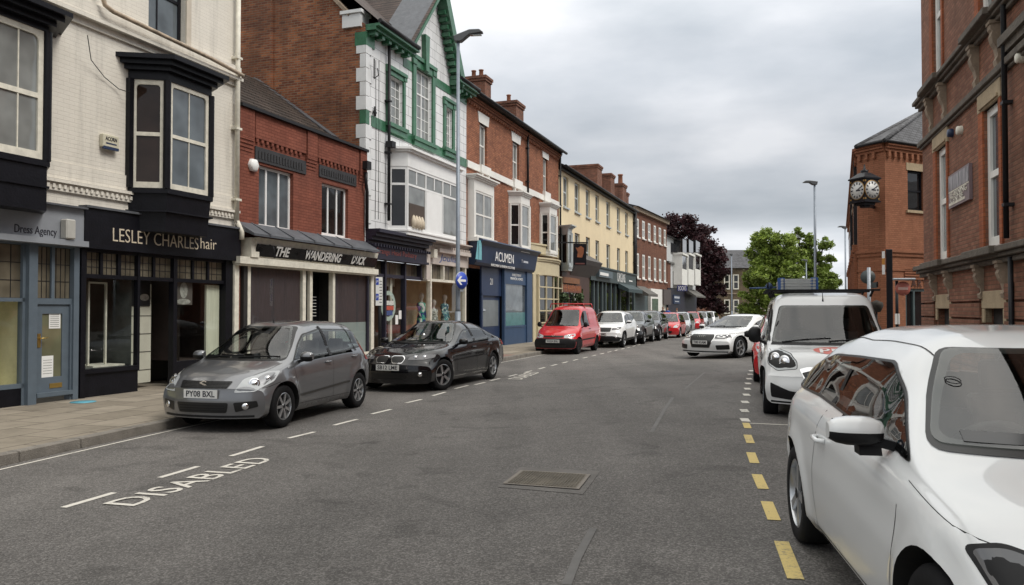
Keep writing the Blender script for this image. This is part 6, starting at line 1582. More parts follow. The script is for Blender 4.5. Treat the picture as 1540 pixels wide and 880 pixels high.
g1 = [cl(*a, by, dy, ox) for a, dy in (((1150, 362, 20, 17), 0), ((1170, 370, 20, 18), -1), ((1140, 385, 18, 16), 0), ((1165, 398, 26, 20), 1), ((1140, 415, 20, 18), -1), ((1170, 425, 24, 20), 0), ((1135, 440, 18, 16), 0), ((1160, 450, 26, 16), -1), ((1190, 440, 18, 18), 1), ((1188, 402, 18, 18), 1), ((1196, 422, 16, 16), 2), ((1130, 462, 18, 14), 0), ((1178, 462, 22, 14), 1), ((1188, 382, 12, 10), 1), ((1128, 425, 10, 12), 0), ((1200, 385, 14, 14), 0), ((1200, 450, 18, 18), 0), ((1182, 415, 20, 20), -1))]
tree((ox, by, 0), g1, 60000, .18, leafmat('leaf_green', (.16, .225, .035)), leafmat('leaf_green_b', (.25, .32, .06)), 9, 'dense bright green tree at the end of the street, left of the lamp post', 2.5, .35)
ox = X(1222, 101)
g2 = [cl(*a, 101, dy, ox) for a, dy in (((1198, 352, 11, 8), 0), ((1212, 358, 12, 9), 0), ((1205, 375, 14, 10), 1), ((1235, 368, 13, 9), -1), ((1250, 385, 10, 9), 0), ((1225, 388, 14, 9), 0), ((1245, 405, 13, 10), 1), ((1215, 405, 13, 9), 0), ((1258, 418, 9, 12), 0), ((1230, 422, 16, 9), 0), ((1250, 440, 13, 12), 0), ((1205, 430, 14, 14), 0), ((1235, 450, 20, 12), 1), ((1210, 450, 18, 16), 1), ((1255, 458, 14, 12), 0), ((1222, 405, 12, 10), 0), ((1240, 388, 10, 8), 1), ((1225, 370, 14, 12), 0), ((1212, 388, 14, 12), 0), ((1235, 410, 16, 14), 0), ((1222, 435, 20, 16), 0), ((1245, 425, 14, 14), -1))]
tree((ox, 101, 0), g2, 38000, .17, leafmat('leaf_green', (.16, .225, .035)), leafmat('leaf_green_c', (.20, .26, .06)), 21, 'looser green tree with sky showing between its limbs, right of the lamp post', 4.0, .38)

# ================================================================== lamp posts
def lamp(x, y, h, ang, reach, label, zb=.12, r=.075, m='pole_grey', rise=.15):
    o = empty('street_lamp', (x, y, zb), ang, label, 'street lamp', 'grey lamp posts along the street')
    b = MB(); b.tube([(0, 0, 0), (0, 0, 1.5)], r * 1.35, 12); b.tube([(0, 0, 1.5), (0, 0, 1.6), (0, 0, h)], [r * 1.1, r, r * .72], 12); b.box(-.02, .02, -r * 1.7, -r * 1.5, .5, 1.1); b.build('post', M[m], o)
    b = MB(); b.prism([(-.10, h - .10), (.10, h - .10), (reach * .45, h + .10 * rise), (reach, h + .16 * rise), (reach - .12, h + .10 + .16 * rise), (reach * .45, h + .11 + .15 * rise), (-.14, h + .08)], 'y', -.11, .11); hd = b.build('lamp_head', plain('lamp_grey', (.075, .08, .085), .5), o, bevel=.02)
    b = MB(); b.box(reach * .5, reach * .92, -.08, .08, h + .09 * rise, h + .10 * rise + .01); b.build('lens', M['glass_grey'], hd)
    return o
hy = 23.8; hx = (688.5 - 770) / FPX * hy
l1 = lamp(hx, hy, (465 - 56) / FPX * hy + CAMH - .12, R(-6), .78, 'tall grey lamp post outside the fashion shop with the blue arrow sign', r=.068, rise=1)
hy = 40.5; lamp((1226.5 - 770) / FPX * hy, hy, (465 - 275) / FPX * hy + CAMH - .29, R(180), .62, 'grey lamp post standing before the green trees, its head reaching left', zb=.29, r=.075)
hy = 62; lamp((1272 - 770) / FPX * hy, hy, (465 - 342) / FPX * hy + CAMH - .29, R(180), .6, 'far lamp post seen beside the clock building', zb=.29, r=.075)
hy = 92; lamp((1100.5 - 770) / FPX * hy, hy, (465 - 383) / FPX * hy + CAMH, R(180), .3, 'thin pale post before the stone building at the far end', zb=0, r=.075)
hy = 80; lamp((1213 - 770) / FPX * hy, hy, (465 - 392) / FPX * hy + CAMH, R(180), .5, 'short thin lamp post before the green trees, left of the nearer one', zb=0, r=.07)
# blue arrow sign and cctv ball on the first lamp post
sy = 23.6; sx = (693 - 770) / FPX * sy; sz = CAMH + (465 - 422) / FPX * sy
sg = empty('arrow_sign', (sx, sy, 0), R(52), 'round blue one-way sign with a white left arrow on the lamp post', 'traffic sign')
b = MB(); b.lathe([(0, -.03), (.27, -.03), (.27, .0), (0, 0)], 32, axis='y', c=(0, 0, sz)); b.build('plate', M['galv'], sg)
b = MB(); b.lathe([(0, -.033), (.255, -.033), (.255, -.031)], 32, axis='y', c=(0, 0, sz)); f_ = b.build('blue_face', plain('sign_blue', (.02, .06, .42)), sg)
b = MB(); b.prism([(-.2, sz), (-.06, sz + .13), (.02, sz + .13), (-.07, sz + .035), (.19, sz + .035), (.19, sz - .035), (-.07, sz - .035), (.02, sz - .13), (-.06, sz - .13)], 'y', -.040, -.034); b.build('white_arrow', M['white_letter'], f_)
b = MB(); b.box(-.08, .08, -.045, -.01, sz - .33, sz - .28); b.box(-.05, .05, .0, .06, sz - .1, sz + .1); b.build('bracket', M['galv'], sg)
# signs and posts by the side street
gx, gy = X(1338, 24.5), 24.5
o = empty('plate_post', (gx, gy, .29), R(-28), 'tall black post carrying narrow white sign plates edge-on before the clock building', 'sign post')
b = MB(); b.box(-.09, .09, -.09, .09, 0, CAMH + (465 - 375) / FPX * gy - .29); b.build('post', M['black_paint'], o, bevel=.02)
b = MB(); zt = CAMH + (465 - 378) / FPX * gy - .29; b.box(-.2, -.12, -.14, .10, zt - .72, zt); pl_ = b.build('plate', M['white_letter'], o); b = MB(); b.box(-.203, -.117, -.143, -.139, zt - .42, zt - .22); b.build('orange_band', plain('sign_amber', (.5, .22, .04), .5), pl_)
gx, gy = X(1307, 22.5), 22.5
o = empty('round_sign', (gx, gy, .16), R(-20), 'grey pole with the dark back of a round sign beside the clock building', 'traffic sign')
zc = CAMH + (465 - 417) / FPX * gy - .15
b = MB(); b.tube([(0, 0, 0), (0, 0, zc + .27)], .05, 10); b.build('post', M['galv'], o)
b = MB(); b.lathe([(0, .06), (.2, .06), (.2, .075), (0, .075)], 24, axis='y', c=(-.02, 0, zc)); b.box(.06, .22, .055, .07, zc - .32, zc - .16); b.build('plate', plain('sign_back', (.07, .085, .085), .5), o)
gx, gy = X(1358, 26), 26
o = empty('no_entry_sign', (gx, gy, .29), R(-10), 'faded red no-entry sign under a bar lamp on a black post', 'traffic sign')
zc = CAMH + (465 - 434) / FPX * gy - .29; 
b = MB(); b.tube([(-.18, .03, 0), (-.18, .03, zc + .26)], .05, 10); b.build('post', M['black_paint'], o)
b = MB(); b.lathe([(0, -.02), (.235, -.02), (.235, .0), (0, 0)], 28, axis='y', c=(0, 0, zc)); f_ = b.build('plate', plain('faded_red', (.42, .13, .10), .5, var=.1), o)
b = MB(); b.box(-.15, .15, -.03, -.021, zc - .045, zc + .045); b.build('white_bar', plain('faded_bar', (.55, .38, .34), .5), f_)
b = MB(); b.box(-.34, .36, -.16, .04, zc + .27, zc + .34); b.build('bar_lamp', M['galv'], o, bevel=.02)
b = MB(); b.box(-.24, -.19, -.06, .06, .9, 1.25); b.box(-.17, -.12, -.06, .06, .9, 1.25); b.build('white_sleeve', M['white_letter'], o)
b = MB(); gx, gy = X(1318, 24), 24
o = empty('planter_basket', (gx, gy, .29), 0, 'dark hanging basket on a stand before the clock building', 'planter')
b = MB(); b.tube([(0, 0, 0), (0, 0, 1.5)], .03, 8); b.build('stand', M['dark_metal'], o); b = MB(); b.lathe([(0, 1.3), (.12, 1.32), (.2, 1.5), (.18, 1.6), (0, 1.68)], 12); b.build('basket', plain('basket_dark', (.03, .025, .02), .9, var=.5, vscale=8), o)
# ================================================================== cars
def paint(name, c, metal=0.0, rough=0.3, flake=0.0, dirt=.55):
    if name in _mats: return _mats[name]
    m, N, L, b = _new(name); _mats[name] = m
    b.inputs['Base Color'].default_value = (*c, 1); b.inputs['Metallic'].default_value = metal; b.inputs['Roughness'].default_value = rough; b.inputs['Specular IOR Level'].default_value = .15
    b.inputs['Coat Weight'].default_value = 1.0; b.inputs['Coat Roughness'].default_value = 0.04; b.inputs['Coat IOR'].default_value = 1.5
    tc = N.new('ShaderNodeTexCoord'); sp = N.new('ShaderNodeSeparateXYZ'); L.new(tc.outputs['Object'], sp.inputs[0])
    n = N.new('ShaderNodeTexNoise'); n.inputs['Scale'].default_value = 5; n.inputs['Detail'].default_value = 6; L.new(tc.outputs['Object'], n.inputs['Vector'])
    # road dirt thrown up along the sills
    r = N.new('ShaderNodeMapRange'); r.inputs[1].default_value = .15; r.inputs[2].default_value = .50; r.inputs[3].default_value = dirt; r.inputs[4].default_value = 0; L.new(sp.outputs[2], r.inputs[0])
    mu = N.new('ShaderNodeMath'); mu.operation = 'MULTIPLY'; L.new(r.outputs[0], mu.inputs[0]); L.new(n.outputs[0], mu.inputs[1])
    mx = N.new('ShaderNodeMix'); mx.data_type = 'RGBA'; L.new(mu.outputs[0], mx.inputs[0]); mx.inputs[6].default_value = (*c, 1); mx.inputs[7].default_value = (.12, .11, .095, 1); ge = N.new('ShaderNodeNewGeometry'); m2 = N.new('ShaderNodeMix'); m2.data_type = 'RGBA'; L.new(ge.outputs['Backfacing'], m2.inputs[0]); L.new(mx.outputs[2], m2.inputs[6]); m2.inputs[7].default_value = (.05, .048, .045, 1); L.new(m2.outputs[2], b.inputs['Base Color'])
    iv = N.new('ShaderNodeMath'); iv.operation = 'SUBTRACT'; iv.inputs[0].default_value = 1; L.new(ge.outputs['Backfacing'], iv.inputs[1]); L.new(iv.outputs[0], b.inputs['Coat Weight'])
    im = N.new('ShaderNodeMath'); im.operation = 'MULTIPLY'; im.inputs[1].default_value = metal; L.new(iv.outputs[0], im.inputs[0]); L.new(im.outputs[0], b.inputs['Metallic'])
    rr = N.new('ShaderNodeMapRange'); rr.inputs[3].default_value = .05; rr.inputs[4].default_value = .5; L.new(mu.outputs[0], rr.inputs[0]); rr.inputs[2].default_value = .4; L.new(rr.outputs[0], b.inputs['Coat Roughness'])
    if flake:
        f = N.new('ShaderNodeTexNoise'); f.inputs['Scale'].default_value = 900; L.new(tc.outputs['Object'], f.inputs['Vector']); bp = N.new('ShaderNodeBump'); bp.inputs['Strength'].default_value = flake; bp.inputs['Distance'].default_value = .001; L.new(f.outputs[0], bp.inputs['Height']); L.new(bp.outputs[0], b.inputs['Normal'])
    return m
def carglass(name, c, ior=1.75):
    if name in _mats: return _mats[name]
    m, N, L, b = _new(name); _mats[name] = m; b.inputs['Base Color'].default_value = (*c, 1); b.inputs['Roughness'].default_value = .02; b.inputs['IOR'].default_value = ior
    return m
M['car_white'] = paint('car_white', (.70, .71, .71)); M['car_grey'] = paint('car_grey', (.19, .195, .205), .65, .3); M['car_black'] = paint('car_black', (.0015, .0015, .003), .0, .25, dirt=.12)
M['car_red'] = paint('car_red', (.50, .016, .022)); M['car_silver'] = paint('car_silver', (.42, .44, .46), .6, .3); M['car_dark'] = paint('car_dark', (.022, .024, .028), .2, .3); M['car_gun'] = paint('car_gun', (.06, .065, .07), .3, .3)
M['car_glass'] = clear_glass('car_glass', (.66, .70, .68), 1.9); M['car_glass_tint'] = clear_glass('car_glass_tint', (.30, .32, .32), 1.6); M['car_glass_green'] = clear_glass('car_glass_green', (.70, .76, .74), 1.6)
M['seat'] = plain('seat', (.075, .075, .078), .85, var=.15, vscale=8); M['dash'] = plain('dash', (.018, .018, .019), .7, var=.1)
M['trim_black'] = plain('trim_black', (.009, .009, .010), .5, var=.15, vscale=10, spec=.25); M['grille_black'] = plain('grille_black', (.006, .006, .006), .4, var=.1)
M['lamp_clear'] = carglass('lamp_clear', (.42, .44, .45), 1.6); M['lamp_dark'] = carglass('lamp_dark', (.10, .10, .105), 1.6); M['lamp_red'] = carglass('lamp_red', (.30, .01, .012), 1.6); M['lamp_amber'] = carglass('lamp_amber', (.5, .16, .02), 1.5)
M['alloy'] = plain('alloy', (.50, .51, .52), .3, .85, var=.12, vscale=8); M['plate_white'] = plain('plate_white', (.62, .62, .60), .5, var=.04)
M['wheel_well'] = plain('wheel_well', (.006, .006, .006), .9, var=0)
def pl(pts, xs):
    p = np.array(pts, float); return np.interp(xs, p[:, 0], p[:, 1])
def smooth(a, sig, dx):
    n = max(1, int(3 * sig / dx)); k = np.exp(-.5 * (np.arange(-n, n + 1) * dx / sig) ** 2); k /= k.sum()
    return np.convolve(np.pad(a, n, mode='edge'), k, mode='valid')
def sstep(t): t = np.clip(t, 0, 1); return t * t * (3 - 2 * t)
CUR = {}
class Car:
    """spec: xf,xr nose/tail x; wb wheelbase; W half width; top, belt, bot, wid profiles along x; wheel radius r"""
    def __init__(s, name, sp, paint_m, loc, heading, label, cat='car', group=None, res=1.0):
        s.sp = sp; s.root = empty(name, loc, heading, label, cat, group); s.paint = paint_m
        s.body_mesh(res)
    def body_mesh(s, res):
        sp = s.sp; xf, xr = sp['xf'], sp['xr']; N = int(150 * res); Mh = int(26 * res)
        t = np.linspace(0, 1, N); ease = t - .75 * np.sin(2 * np.pi * t) / (2 * np.pi)
        xs = xr + (xf - xr) * ease
        fine = np.linspace(xr - .3, xf + .3, 1400); dx = fine[1] - fine[0]
        def prof(key, sig=.05): return np.interp(xs, fine, smooth(pl(sp[key], fine), sig, dx))
        zt = np.interp(xs, fine, smooth(pl(sp['top'], fine), sp.get('tsig', .045), dx)); zs = prof('belt', .07); zb = prof('bot', .05); w = prof('wid', .10)
        zt_raw = pl(sp['top'], [xf, xr]); 
        zs = np.minimum(zs, zt - .015)
        tum = sp.get('tumble', .52); W = sp['W']; r = sp['r'] + sp.get('arch', .055); axl = (sp['wb'] / 2, -sp['wb'] / 2); zc = sp['r']
        lower = np.array(sp.get('side', [(0, .90), (.10, .965), (.30, .985), (.55, 1.0), (.8, .99), (.95, .965), (1, .945)]))
        verts = []
        for i in range(N):
            h = zt[i] - zs[i]; row = []
            row.append((0.0, zb[i])); row.append((w[i] * .55, zb[i]))
            for q in np.linspace(0, 1, Mh // 2 + 2):
                z = zb[i] + (zs[i] - zb[i]) * q; y = w[i] * np.interp(q, lower[:, 0], lower[:, 1])
                for ax in axl:
                    dr = math.hypot(xs[i] - ax, z - zc) - r
                    if dr > -.25: y += sp.get('flare', .02) * math.exp(-(dr / .07) ** 2) * (1 if dr > 0 else 1)
                y += sp.get('crease', 0) * math.exp(-((z - pl(sp['creasez'], [xs[i]])[0]) / .05) ** 2) if 'creasez' in sp else 0
                row.append((y, z))
            ys = row[-1][0]; k = sstep((h - .10) / .3); n = 2.3 + k * (sp.get('square', 4.2) - 2.3); step = .028 * k
            a = ys - .012 - step
            for q in np.linspace(.03, 1, Mh // 2 + 6):
                ph = q * math.pi / 2; cy = abs(math.cos(ph)) ** (2 / n); cz = math.sin(ph) ** (2 / n)
                zz = h * cz; y = a * cy * (1 - tum * k * zz) * (1 - 0) if q < .999 else 0.0
                row.append((y, zs[i] + zz + (.0 if k < .5 else 0)))
            verts.append(row)
        Mr = len(verts[0]); P = np.zeros((N, Mr, 3))
        for i in range(N):
            for j in range(Mr): P[i, j] = (xs[i], verts[i][j][0], verts[i][j][1])
        # plan rounding of nose and tail, bowed screens
        def warp(X, Y, Zz, ZS):
            yn = np.clip(np.abs(Y) / W, 0, 1); O = X.copy()
            wf = sstep((X - (xf - 1.0)) / 1.0); wr = sstep(((xr + .8) - X) / .8)
            O -= nf * yn ** pf * wf; O += tf * yn ** 2.6 * wr
            hz = np.clip((Zz - ZS) / .25, 0, 1) * sstep((X - sp.get('mid', 0.0)) / .5) * sstep((sp['cowl'] + .5 - X) / .4)
            O -= .13 * (yn / .8) ** 2 * hz
            hz = np.clip((Zz - ZS) / .25, 0, 1) * sstep((sp.get('mid', 0.0) - .6 - X) / .6)
            O += sp.get('rear_bow', .06) * (yn / .8) ** 2 * hz
            # fascia pushed out at bumper height
            O += sp.get('bump', .03) * np.exp(-((Zz - .42) / .14) ** 2) * sstep((X - (xf - .25)) / .25)
            return O
        nf = sp.get('nose_r', .26); tf = sp.get('tail_r', .14); pf = sp.get('nose_p', 2.6)
        X0 = P[:, :, 0].copy(); P[:, :, 0] = warp(X0, P[:, :, 1], P[:, :, 2], zs[:, None] * np.ones((1, Mr)))
        # mesh
        vs = []; idx = {}
        def vid(i, j, sgn):
            if P[i, j, 1] < 1e-6: sgn = 1
            k = (i, j, sgn)
            if k not in idx: idx[k] = len(vs); vs.append((P[i, j, 0], P[i, j, 1] * sgn, P[i, j, 2]))
            return idx[k]
        fs = []
        for i in range(N - 1):
            for j in range(Mr - 1):
                for sg in (1, -1):
                    q = [vid(i, j, sg), vid(i + 1, j, sg), vid(i + 1, j + 1, sg), vid(i, j + 1, sg)]
                    q2 = []
                    for v in q:
                        if v not in q2: q2.append(v)
                    if len(q2) > 2: fs.append(tuple(q2 if sg < 0 else q2[::-1]))
        # end caps: rows of quads across the car
        for i in (0, N - 1):
            K = 14; rows = []
            for j in range(Mr):
                y0, z0 = P[i, j, 1], P[i, j, 2]
                if y0 < 1e-6: rows.append([vid(i, j, 1)] * (K + 1)); continue
                row = [vid(i, j, 1)]
                for t in range(1, K):
                    yy = y0 * (1 - 2 * t / K); xw = warp(np.array([X0[i, j]]), np.array([yy]), np.array([z0]), np.array([zs[i]]))[0]
                    row.append(len(vs)); vs.append((xw, yy, z0))
                row.append(vid(i, j, -1)); rows.append(row)
            for j in range(Mr - 1):
                for t in range(K):
                    q = [rows[j][t], rows[j + 1][t], rows[j + 1][t + 1], rows[j][t + 1]]; q2 = []
                    for v in q:
                        if v not in q2: q2.append(v)
                    if len(q2) > 2: fs.append(tuple(q2 if i else q2[::-1]))
        me = bpy.data.meshes.new('body'); me.from_pydata(vs, [], fs); me.materials.append(s.paint); me.materials.append(M['wheel_well'])
        bm = bmesh.new(); bm.from_mesh(me); bmesh.ops.recalc_face_normals(bm, faces=bm.faces)
        s.bvh = BVHTree.FromBMesh(bm); bm.to_mesh(me)
        bm.free()
        ob = bpy.data.objects.new('body', me); col.objects.link(ob)
        # cut the wheel arches
        c = MB(); c.mat(0)
        for ax in axl:
            nseg = 40; pts = [(ax + r * math.cos(2 * math.pi * k / nseg), zc + r * math.sin(2 * math.pi * k / nseg)) for k in range(nseg)]
            for sg in (1, -1): c.prism(pts, 'y', sg * (W - .34), sg * (W + .4))
        cut = c.build('cutter', M['wheel_well']); bpy.context.view_layer.update()
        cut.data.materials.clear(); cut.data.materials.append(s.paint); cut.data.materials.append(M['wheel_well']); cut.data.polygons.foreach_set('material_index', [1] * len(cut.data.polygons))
        md = ob.modifiers.new('b', 'BOOLEAN'); md.object = cut; md.operation = 'DIFFERENCE'; md.solver = 'EXACT'
        dg = bpy.context.evaluated_depsgraph_get(); me2 = bpy.data.meshes.new_from_object(ob.evaluated_get(dg)); ob.modifiers.clear()
        if len(me2.polygons) > 1000: ob.data = me2
        bpy.data.objects.remove(cut)
        ob.data.polygons.foreach_set('use_smooth', [True] * len(ob.data.polygons)); ob.data.set_sharp_from_angle(angle=R(38))
        ob.name = 'body'; set_parent(ob, s.root); s.body = ob
    # ---- surface patches
    def hit(s, o, d):
        h = s.bvh.ray_cast(o, -d)
        return h if h[0] is not None else None
    def basis(s, view):
        if isinstance(view, str):
            d = {'L': (0, 1, 0), 'R': (0, -1, 0), 'F': (1, 0, 0), 'B': (-1, 0, 0), 'T': (0, 0, 1)}[view]
        else: d = view
        return Vector(d).normalized()
    def to3(s, p, view):
        if len(p) == 3: return Vector(p)
        if view in ('L', 'R'): return Vector((p[0], 0, p[1]))
        if view in ('F', 'B'): return Vector((0, p[0], p[1]))
        return Vector((p[0], p[1], 0))
    def project(s, P3, d, off):
        o = P3 - d * P3.dot(d) + d * 4.0
        h = s.hit(o, d)
        if h is None:
            n = s.bvh.find_nearest(P3 - d * P3.dot(d) + d * 1.0)
            return n[0] + n[1] * off
        return h[0] + h[1] * off
    def rounded(s, P2, rounding):
        q = []; n = len(P2)
        for i in range(n):
            a, b_, c = P2[i - 1], P2[i], P2[(i + 1) % n]; r1 = min(rounding, (a - b_).length * .45, (c - b_).length * .45)
            s0 = b_ + (a - b_).normalized() * r1; s1 = b_ + (c - b_).normalized() * r1
            for k in range(5): t = k / 4; q.append(s0 * (1 - t) ** 2 + b_ * 2 * t * (1 - t) + s1 * t * t)
        return q
    def inset(s, P, k):
        n = len(P); V_ = [Vector((p[0], p[1])) for p in P]; ar = sum(V_[i].cross(V_[(i + 1) % n]) for i in range(n)); sg = 1 if ar > 0 else -1; out = []
        for i in range(n):
            a = (V_[i] - V_[i - 1]).normalized(); c = (V_[(i + 1) % n] - V_[i]).normalized(); m = Vector((-a.y - c.y, a.x + c.x)) * sg
            m.normalize(); co = max(.5, m.dot(Vector((-a.y, a.x)) * sg)); q = V_[i] + m * (k / co); out.append((q.x, q.y))
        return out
    def in_poly(s, p, P):
        c = False; n = len(P)
        for i in range(n):
            a, b_ = P[i], P[(i + 1) % n]
            if (a.y > p.y) != (b_.y > p.y) and p.x < (b_.x - a.x) * (p.y - a.y) / (b_.y - a.y) + a.x: c = not c
        return c
    def open_body(s, outline, view):
        """take the panel away behind a window"""
        d = s.basis(view); u = Vector((0, 0, 1)).cross(d).normalized(); v = d.cross(u)
        P = [Vector((q.dot(u), q.dot(v))) for q in (s.to3(p, view) for p in outline)]
        bm = bmesh.new(); bm.from_mesh(s.body.data); kill = []
        for f in bm.faces:
            c = f.calc_center_median()
            if f.normal.dot(d) > .12 and c.z > .6 and (abs(d.y) < .5 or c.y * d.y > .3) and (abs(d.x) < .5 or c.x * d.x > 0 or c.x * d.x > -.6) and s.in_poly(Vector((c.dot(u), c.dot(v))), P): kill.append(f)
        bmesh.ops.delete(bm, geom=kill, context='FACES'); bm.to_mesh(s.body.data); bm.free()
    def interior(s, front=-.05, back=-.95, z=.0, two=True):
        sp = s.sp; W = sp['W'] - .14; cw = sp['cowl']
        zd = float(pl(sp['top'], [cw + .02])[0]) - .10
        b = MB(); b.box(back - .45, cw - .12, -W, W, .30, .36); b.prism([(cw - .10, zd - .25), (cw - .02, zd - .02), (cw - .12, zd + .015), (cw - .42, zd + .0), (cw - .50, zd - .10), (cw - .45, zd - .45), (cw - .1, zd - .5)], 'y', -W, W); b.prism([(cw - .42, zd), (cw - .50, zd - .02), (cw - .44, zd + .07), (cw - .34, zd + .04)], 'y', -.55, -.18)
        b.build('dashboard', M['dash'], s.root, whole=True)
        b = MB()
        def seat(x, y, w, head=True):
            zz = zd - .42 + z
            b.prism([(x - .25, zz - .12), (x + .27, zz - .10), (x + .28, zz + .02), (x - .22, zz + .0)], 'y', y - w, y + w)
            b.prism([(x - .30, zz - .02), (x - .14, zz - .02), (x - .26, zz + .55), (x - .38, zz + .55)], 'y', y - w, y + w)
            b.prism([(x - .31, zz + .55), (x - .20, zz + .0), (x - .25, zz + .50), (x - .27, zz + .56)], 'y', y - w * .85, y + w * .85)
            if head: b.box(x - .40, x - .31, y - .12, y + .12, zz + .58, zz + .76)
        seat(front, .36, .24); seat(front, -.36, .24)
        if two: seat(back + .1, .38, .2); seat(back + .1, -.38, .2)
        b.build('seats', M['seat'], s.root, bevel=.025, whole=True)
        b = MB(); n = 20; c = Vector((cw - .58, -.36, zd + .02)); ax = Vector((-.85, 0, .5)).normalized(); e1 = Vector((0, 1, 0)); e2 = ax.cross(e1)
        pts = [c + e1 * .18 * math.cos(2 * math.pi * k / n) + e2 * .18 * math.sin(2 * math.pi * k / n) for k in range(n + 1)]
        b.tube(pts, .016, 6); b.tube([c - e1 * .17, c + e1 * .17], .02, 6); b.build('steering_wheel', M['dash'], s.root, whole=True)
        b = MB(); zt = s.project(Vector((cw - .75, 0, 0)), Vector((0, 0, 1)), 0).z; b.box(cw - .66, cw - .63, -.12, .12, zt - .17, zt - .11); b.build('rear_view_mirror', M['dash'], s.root)
    def patch(s, name, outline, view, mat, off=.005, step=.036, parent=None, rounding=0.0, label=None, hole=None):
        d = s.basis(view); pts = [s.to3(p, view) for p in outline]
        u = Vector((0, 0, 1)).cross(d) if abs(d.z) < .9 else Vector((1, 0, 0)); u.normalize(); v = d.cross(u)
        P2 = [Vector((p.dot(u), p.dot(v))) for p in pts]
        if rounding:
            P2 = s.rounded(P2, rounding)
        dense = []
        for i in range(len(P2)):
            a, c = P2[i], P2[(i + 1) % len(P2)]; m = max(1, int((c - a).length / step))
            for k in range(m): dense.append(a.lerp(c, k / m))
        n0 = len(dense); x0, x1 = min(p.x for p in dense), max(p.x for p in dense); y0, y1 = min(p.y for p in dense), max(p.y for p in dense)
        inner = []
        def inside(p):
            c = False
            for i in range(n0):
                a, b_ = dense[i], dense[(i + 1) % n0]
                if (a.y > p.y) != (b_.y > p.y) and p.x < (b_.x - a.x) * (p.y - a.y) / (b_.y - a.y) + a.x: c = not c
            return c
        y = y0 + step / 2
        while y < y1:
            x = x0 + step / 2
            while x < x1:
                p = Vector((x, y))
                if inside(p): inner.append(p)
                x += step
            y += step
        allp = dense + inner; ed = [(i, (i + 1) % n0) for i in range(n0)]
        if hole:
            hh = s.rounded([Vector((q.dot(u), q.dot(v))) for q in (s.to3(p, view) for p in hole)], rounding or .01); hd_ = []
            for i in range(len(hh)):
                a, c = hh[i], hh[(i + 1) % len(hh)]; m = max(1, int((c - a).length / step))
                for k in range(m): hd_.append(a.lerp(c, k / m))
            k0 = len(allp); allp = allp + hd_; ed += [(k0 + i, k0 + (i + 1) % len(hd_)) for i in range(len(hd_))]
        res = delaunay_2d_cdt(allp, ed, [], 1, 1e-5)
        vs = [s.project(u * p.x + v * p.y, d, off) for p in res[0]]
        b = MB(); b.smooth = True; b.v = [tuple(p) for p in vs]
        hp = None
        if hole:
            hp = [Vector((q.dot(u), q.dot(v))) for q in (s.to3(p, view) for p in hole)]
            if rounding: hp = s.rounded(hp, rounding)
        for f in res[2]:
            if hp and s.in_poly(sum((res[0][i] for i in f), Vector((0, 0))) / len(f), hp): continue
            b.face(*f)
        me_o = b.build(name, mat, parent or s.root, fix=False, label=label, whole=True)
        if name in ('windscreen', 'side_window', 'rear_window', 'headlight'):
            bm = bmesh.new(); bm.from_mesh(me_o.data); iv = [v_ for v_ in bm.verts if not v_.is_boundary]
            for _ in range(8): bmesh.ops.smooth_vert(bm, verts=iv, factor=.5, use_axis_x=True, use_axis_y=True, use_axis_z=True)
            bm.to_mesh(me_o.data); bm.free()
        # orient outwards
        me = me_o.data; me.update()
        nn = sum((p.normal for p in me.polygons), Vector())
        if nn.dot(d) < 0: me.flip_normals()
        return me_o
    def both(s, name, outline, mat, **k):
        s.patch(name, outline, 'L', mat, **k); s.patch(name, outline, 'R', mat, **k)
    def mirror_patch(s, name, outline, view, mat, **k):
        """outline on the left (+y) side given in 3D or (y,z); builds it and its mirror image"""
        o = []
        a = s.patch(name, outline, view, mat, **k); d = s.basis(view)
        if view in ('F', 'B'): m = [(-p[0], p[1]) for p in outline]; v2 = view
        elif view == 'T': m = [(p[0], -p[1]) for p in outline]; v2 = view
        else: m = [(p[0], -p[1], p[2]) for p in outline]; v2 = (d.x, -d.y, d.z)
        return a, s.patch(name, m, v2, mat, **k)
    def seam(s, pts, view, w=.007, off=.0015, mat='grille_black', name='panel_gap', bm=None):
        d = s.basis(view); P = [s.to3(p, view) for p in pts]; b = bm or MB(); prev = None
        dense = []
        for i in range(len(P) - 1):
            m = max(1, int((P[i + 1] - P[i]).length / .05))
            for k in range(m): dense.append(P[i].lerp(P[i + 1], k / m))
        dense.append(P[-1]); H = [s.project(p, d, off) for p in dense]
        for i in range(len(H) - 1):
            t = (H[i + 1] - H[i])
            if t.length < 1e-6 or t.length > .4: continue
            sd = t.cross(d).normalized() * (w / 2); b.quad(H[i] - sd, H[i + 1] - sd, H[i + 1] + sd, H[i] + sd)
        if bm is None: b.build(name, M[mat], s.root, fix=False)
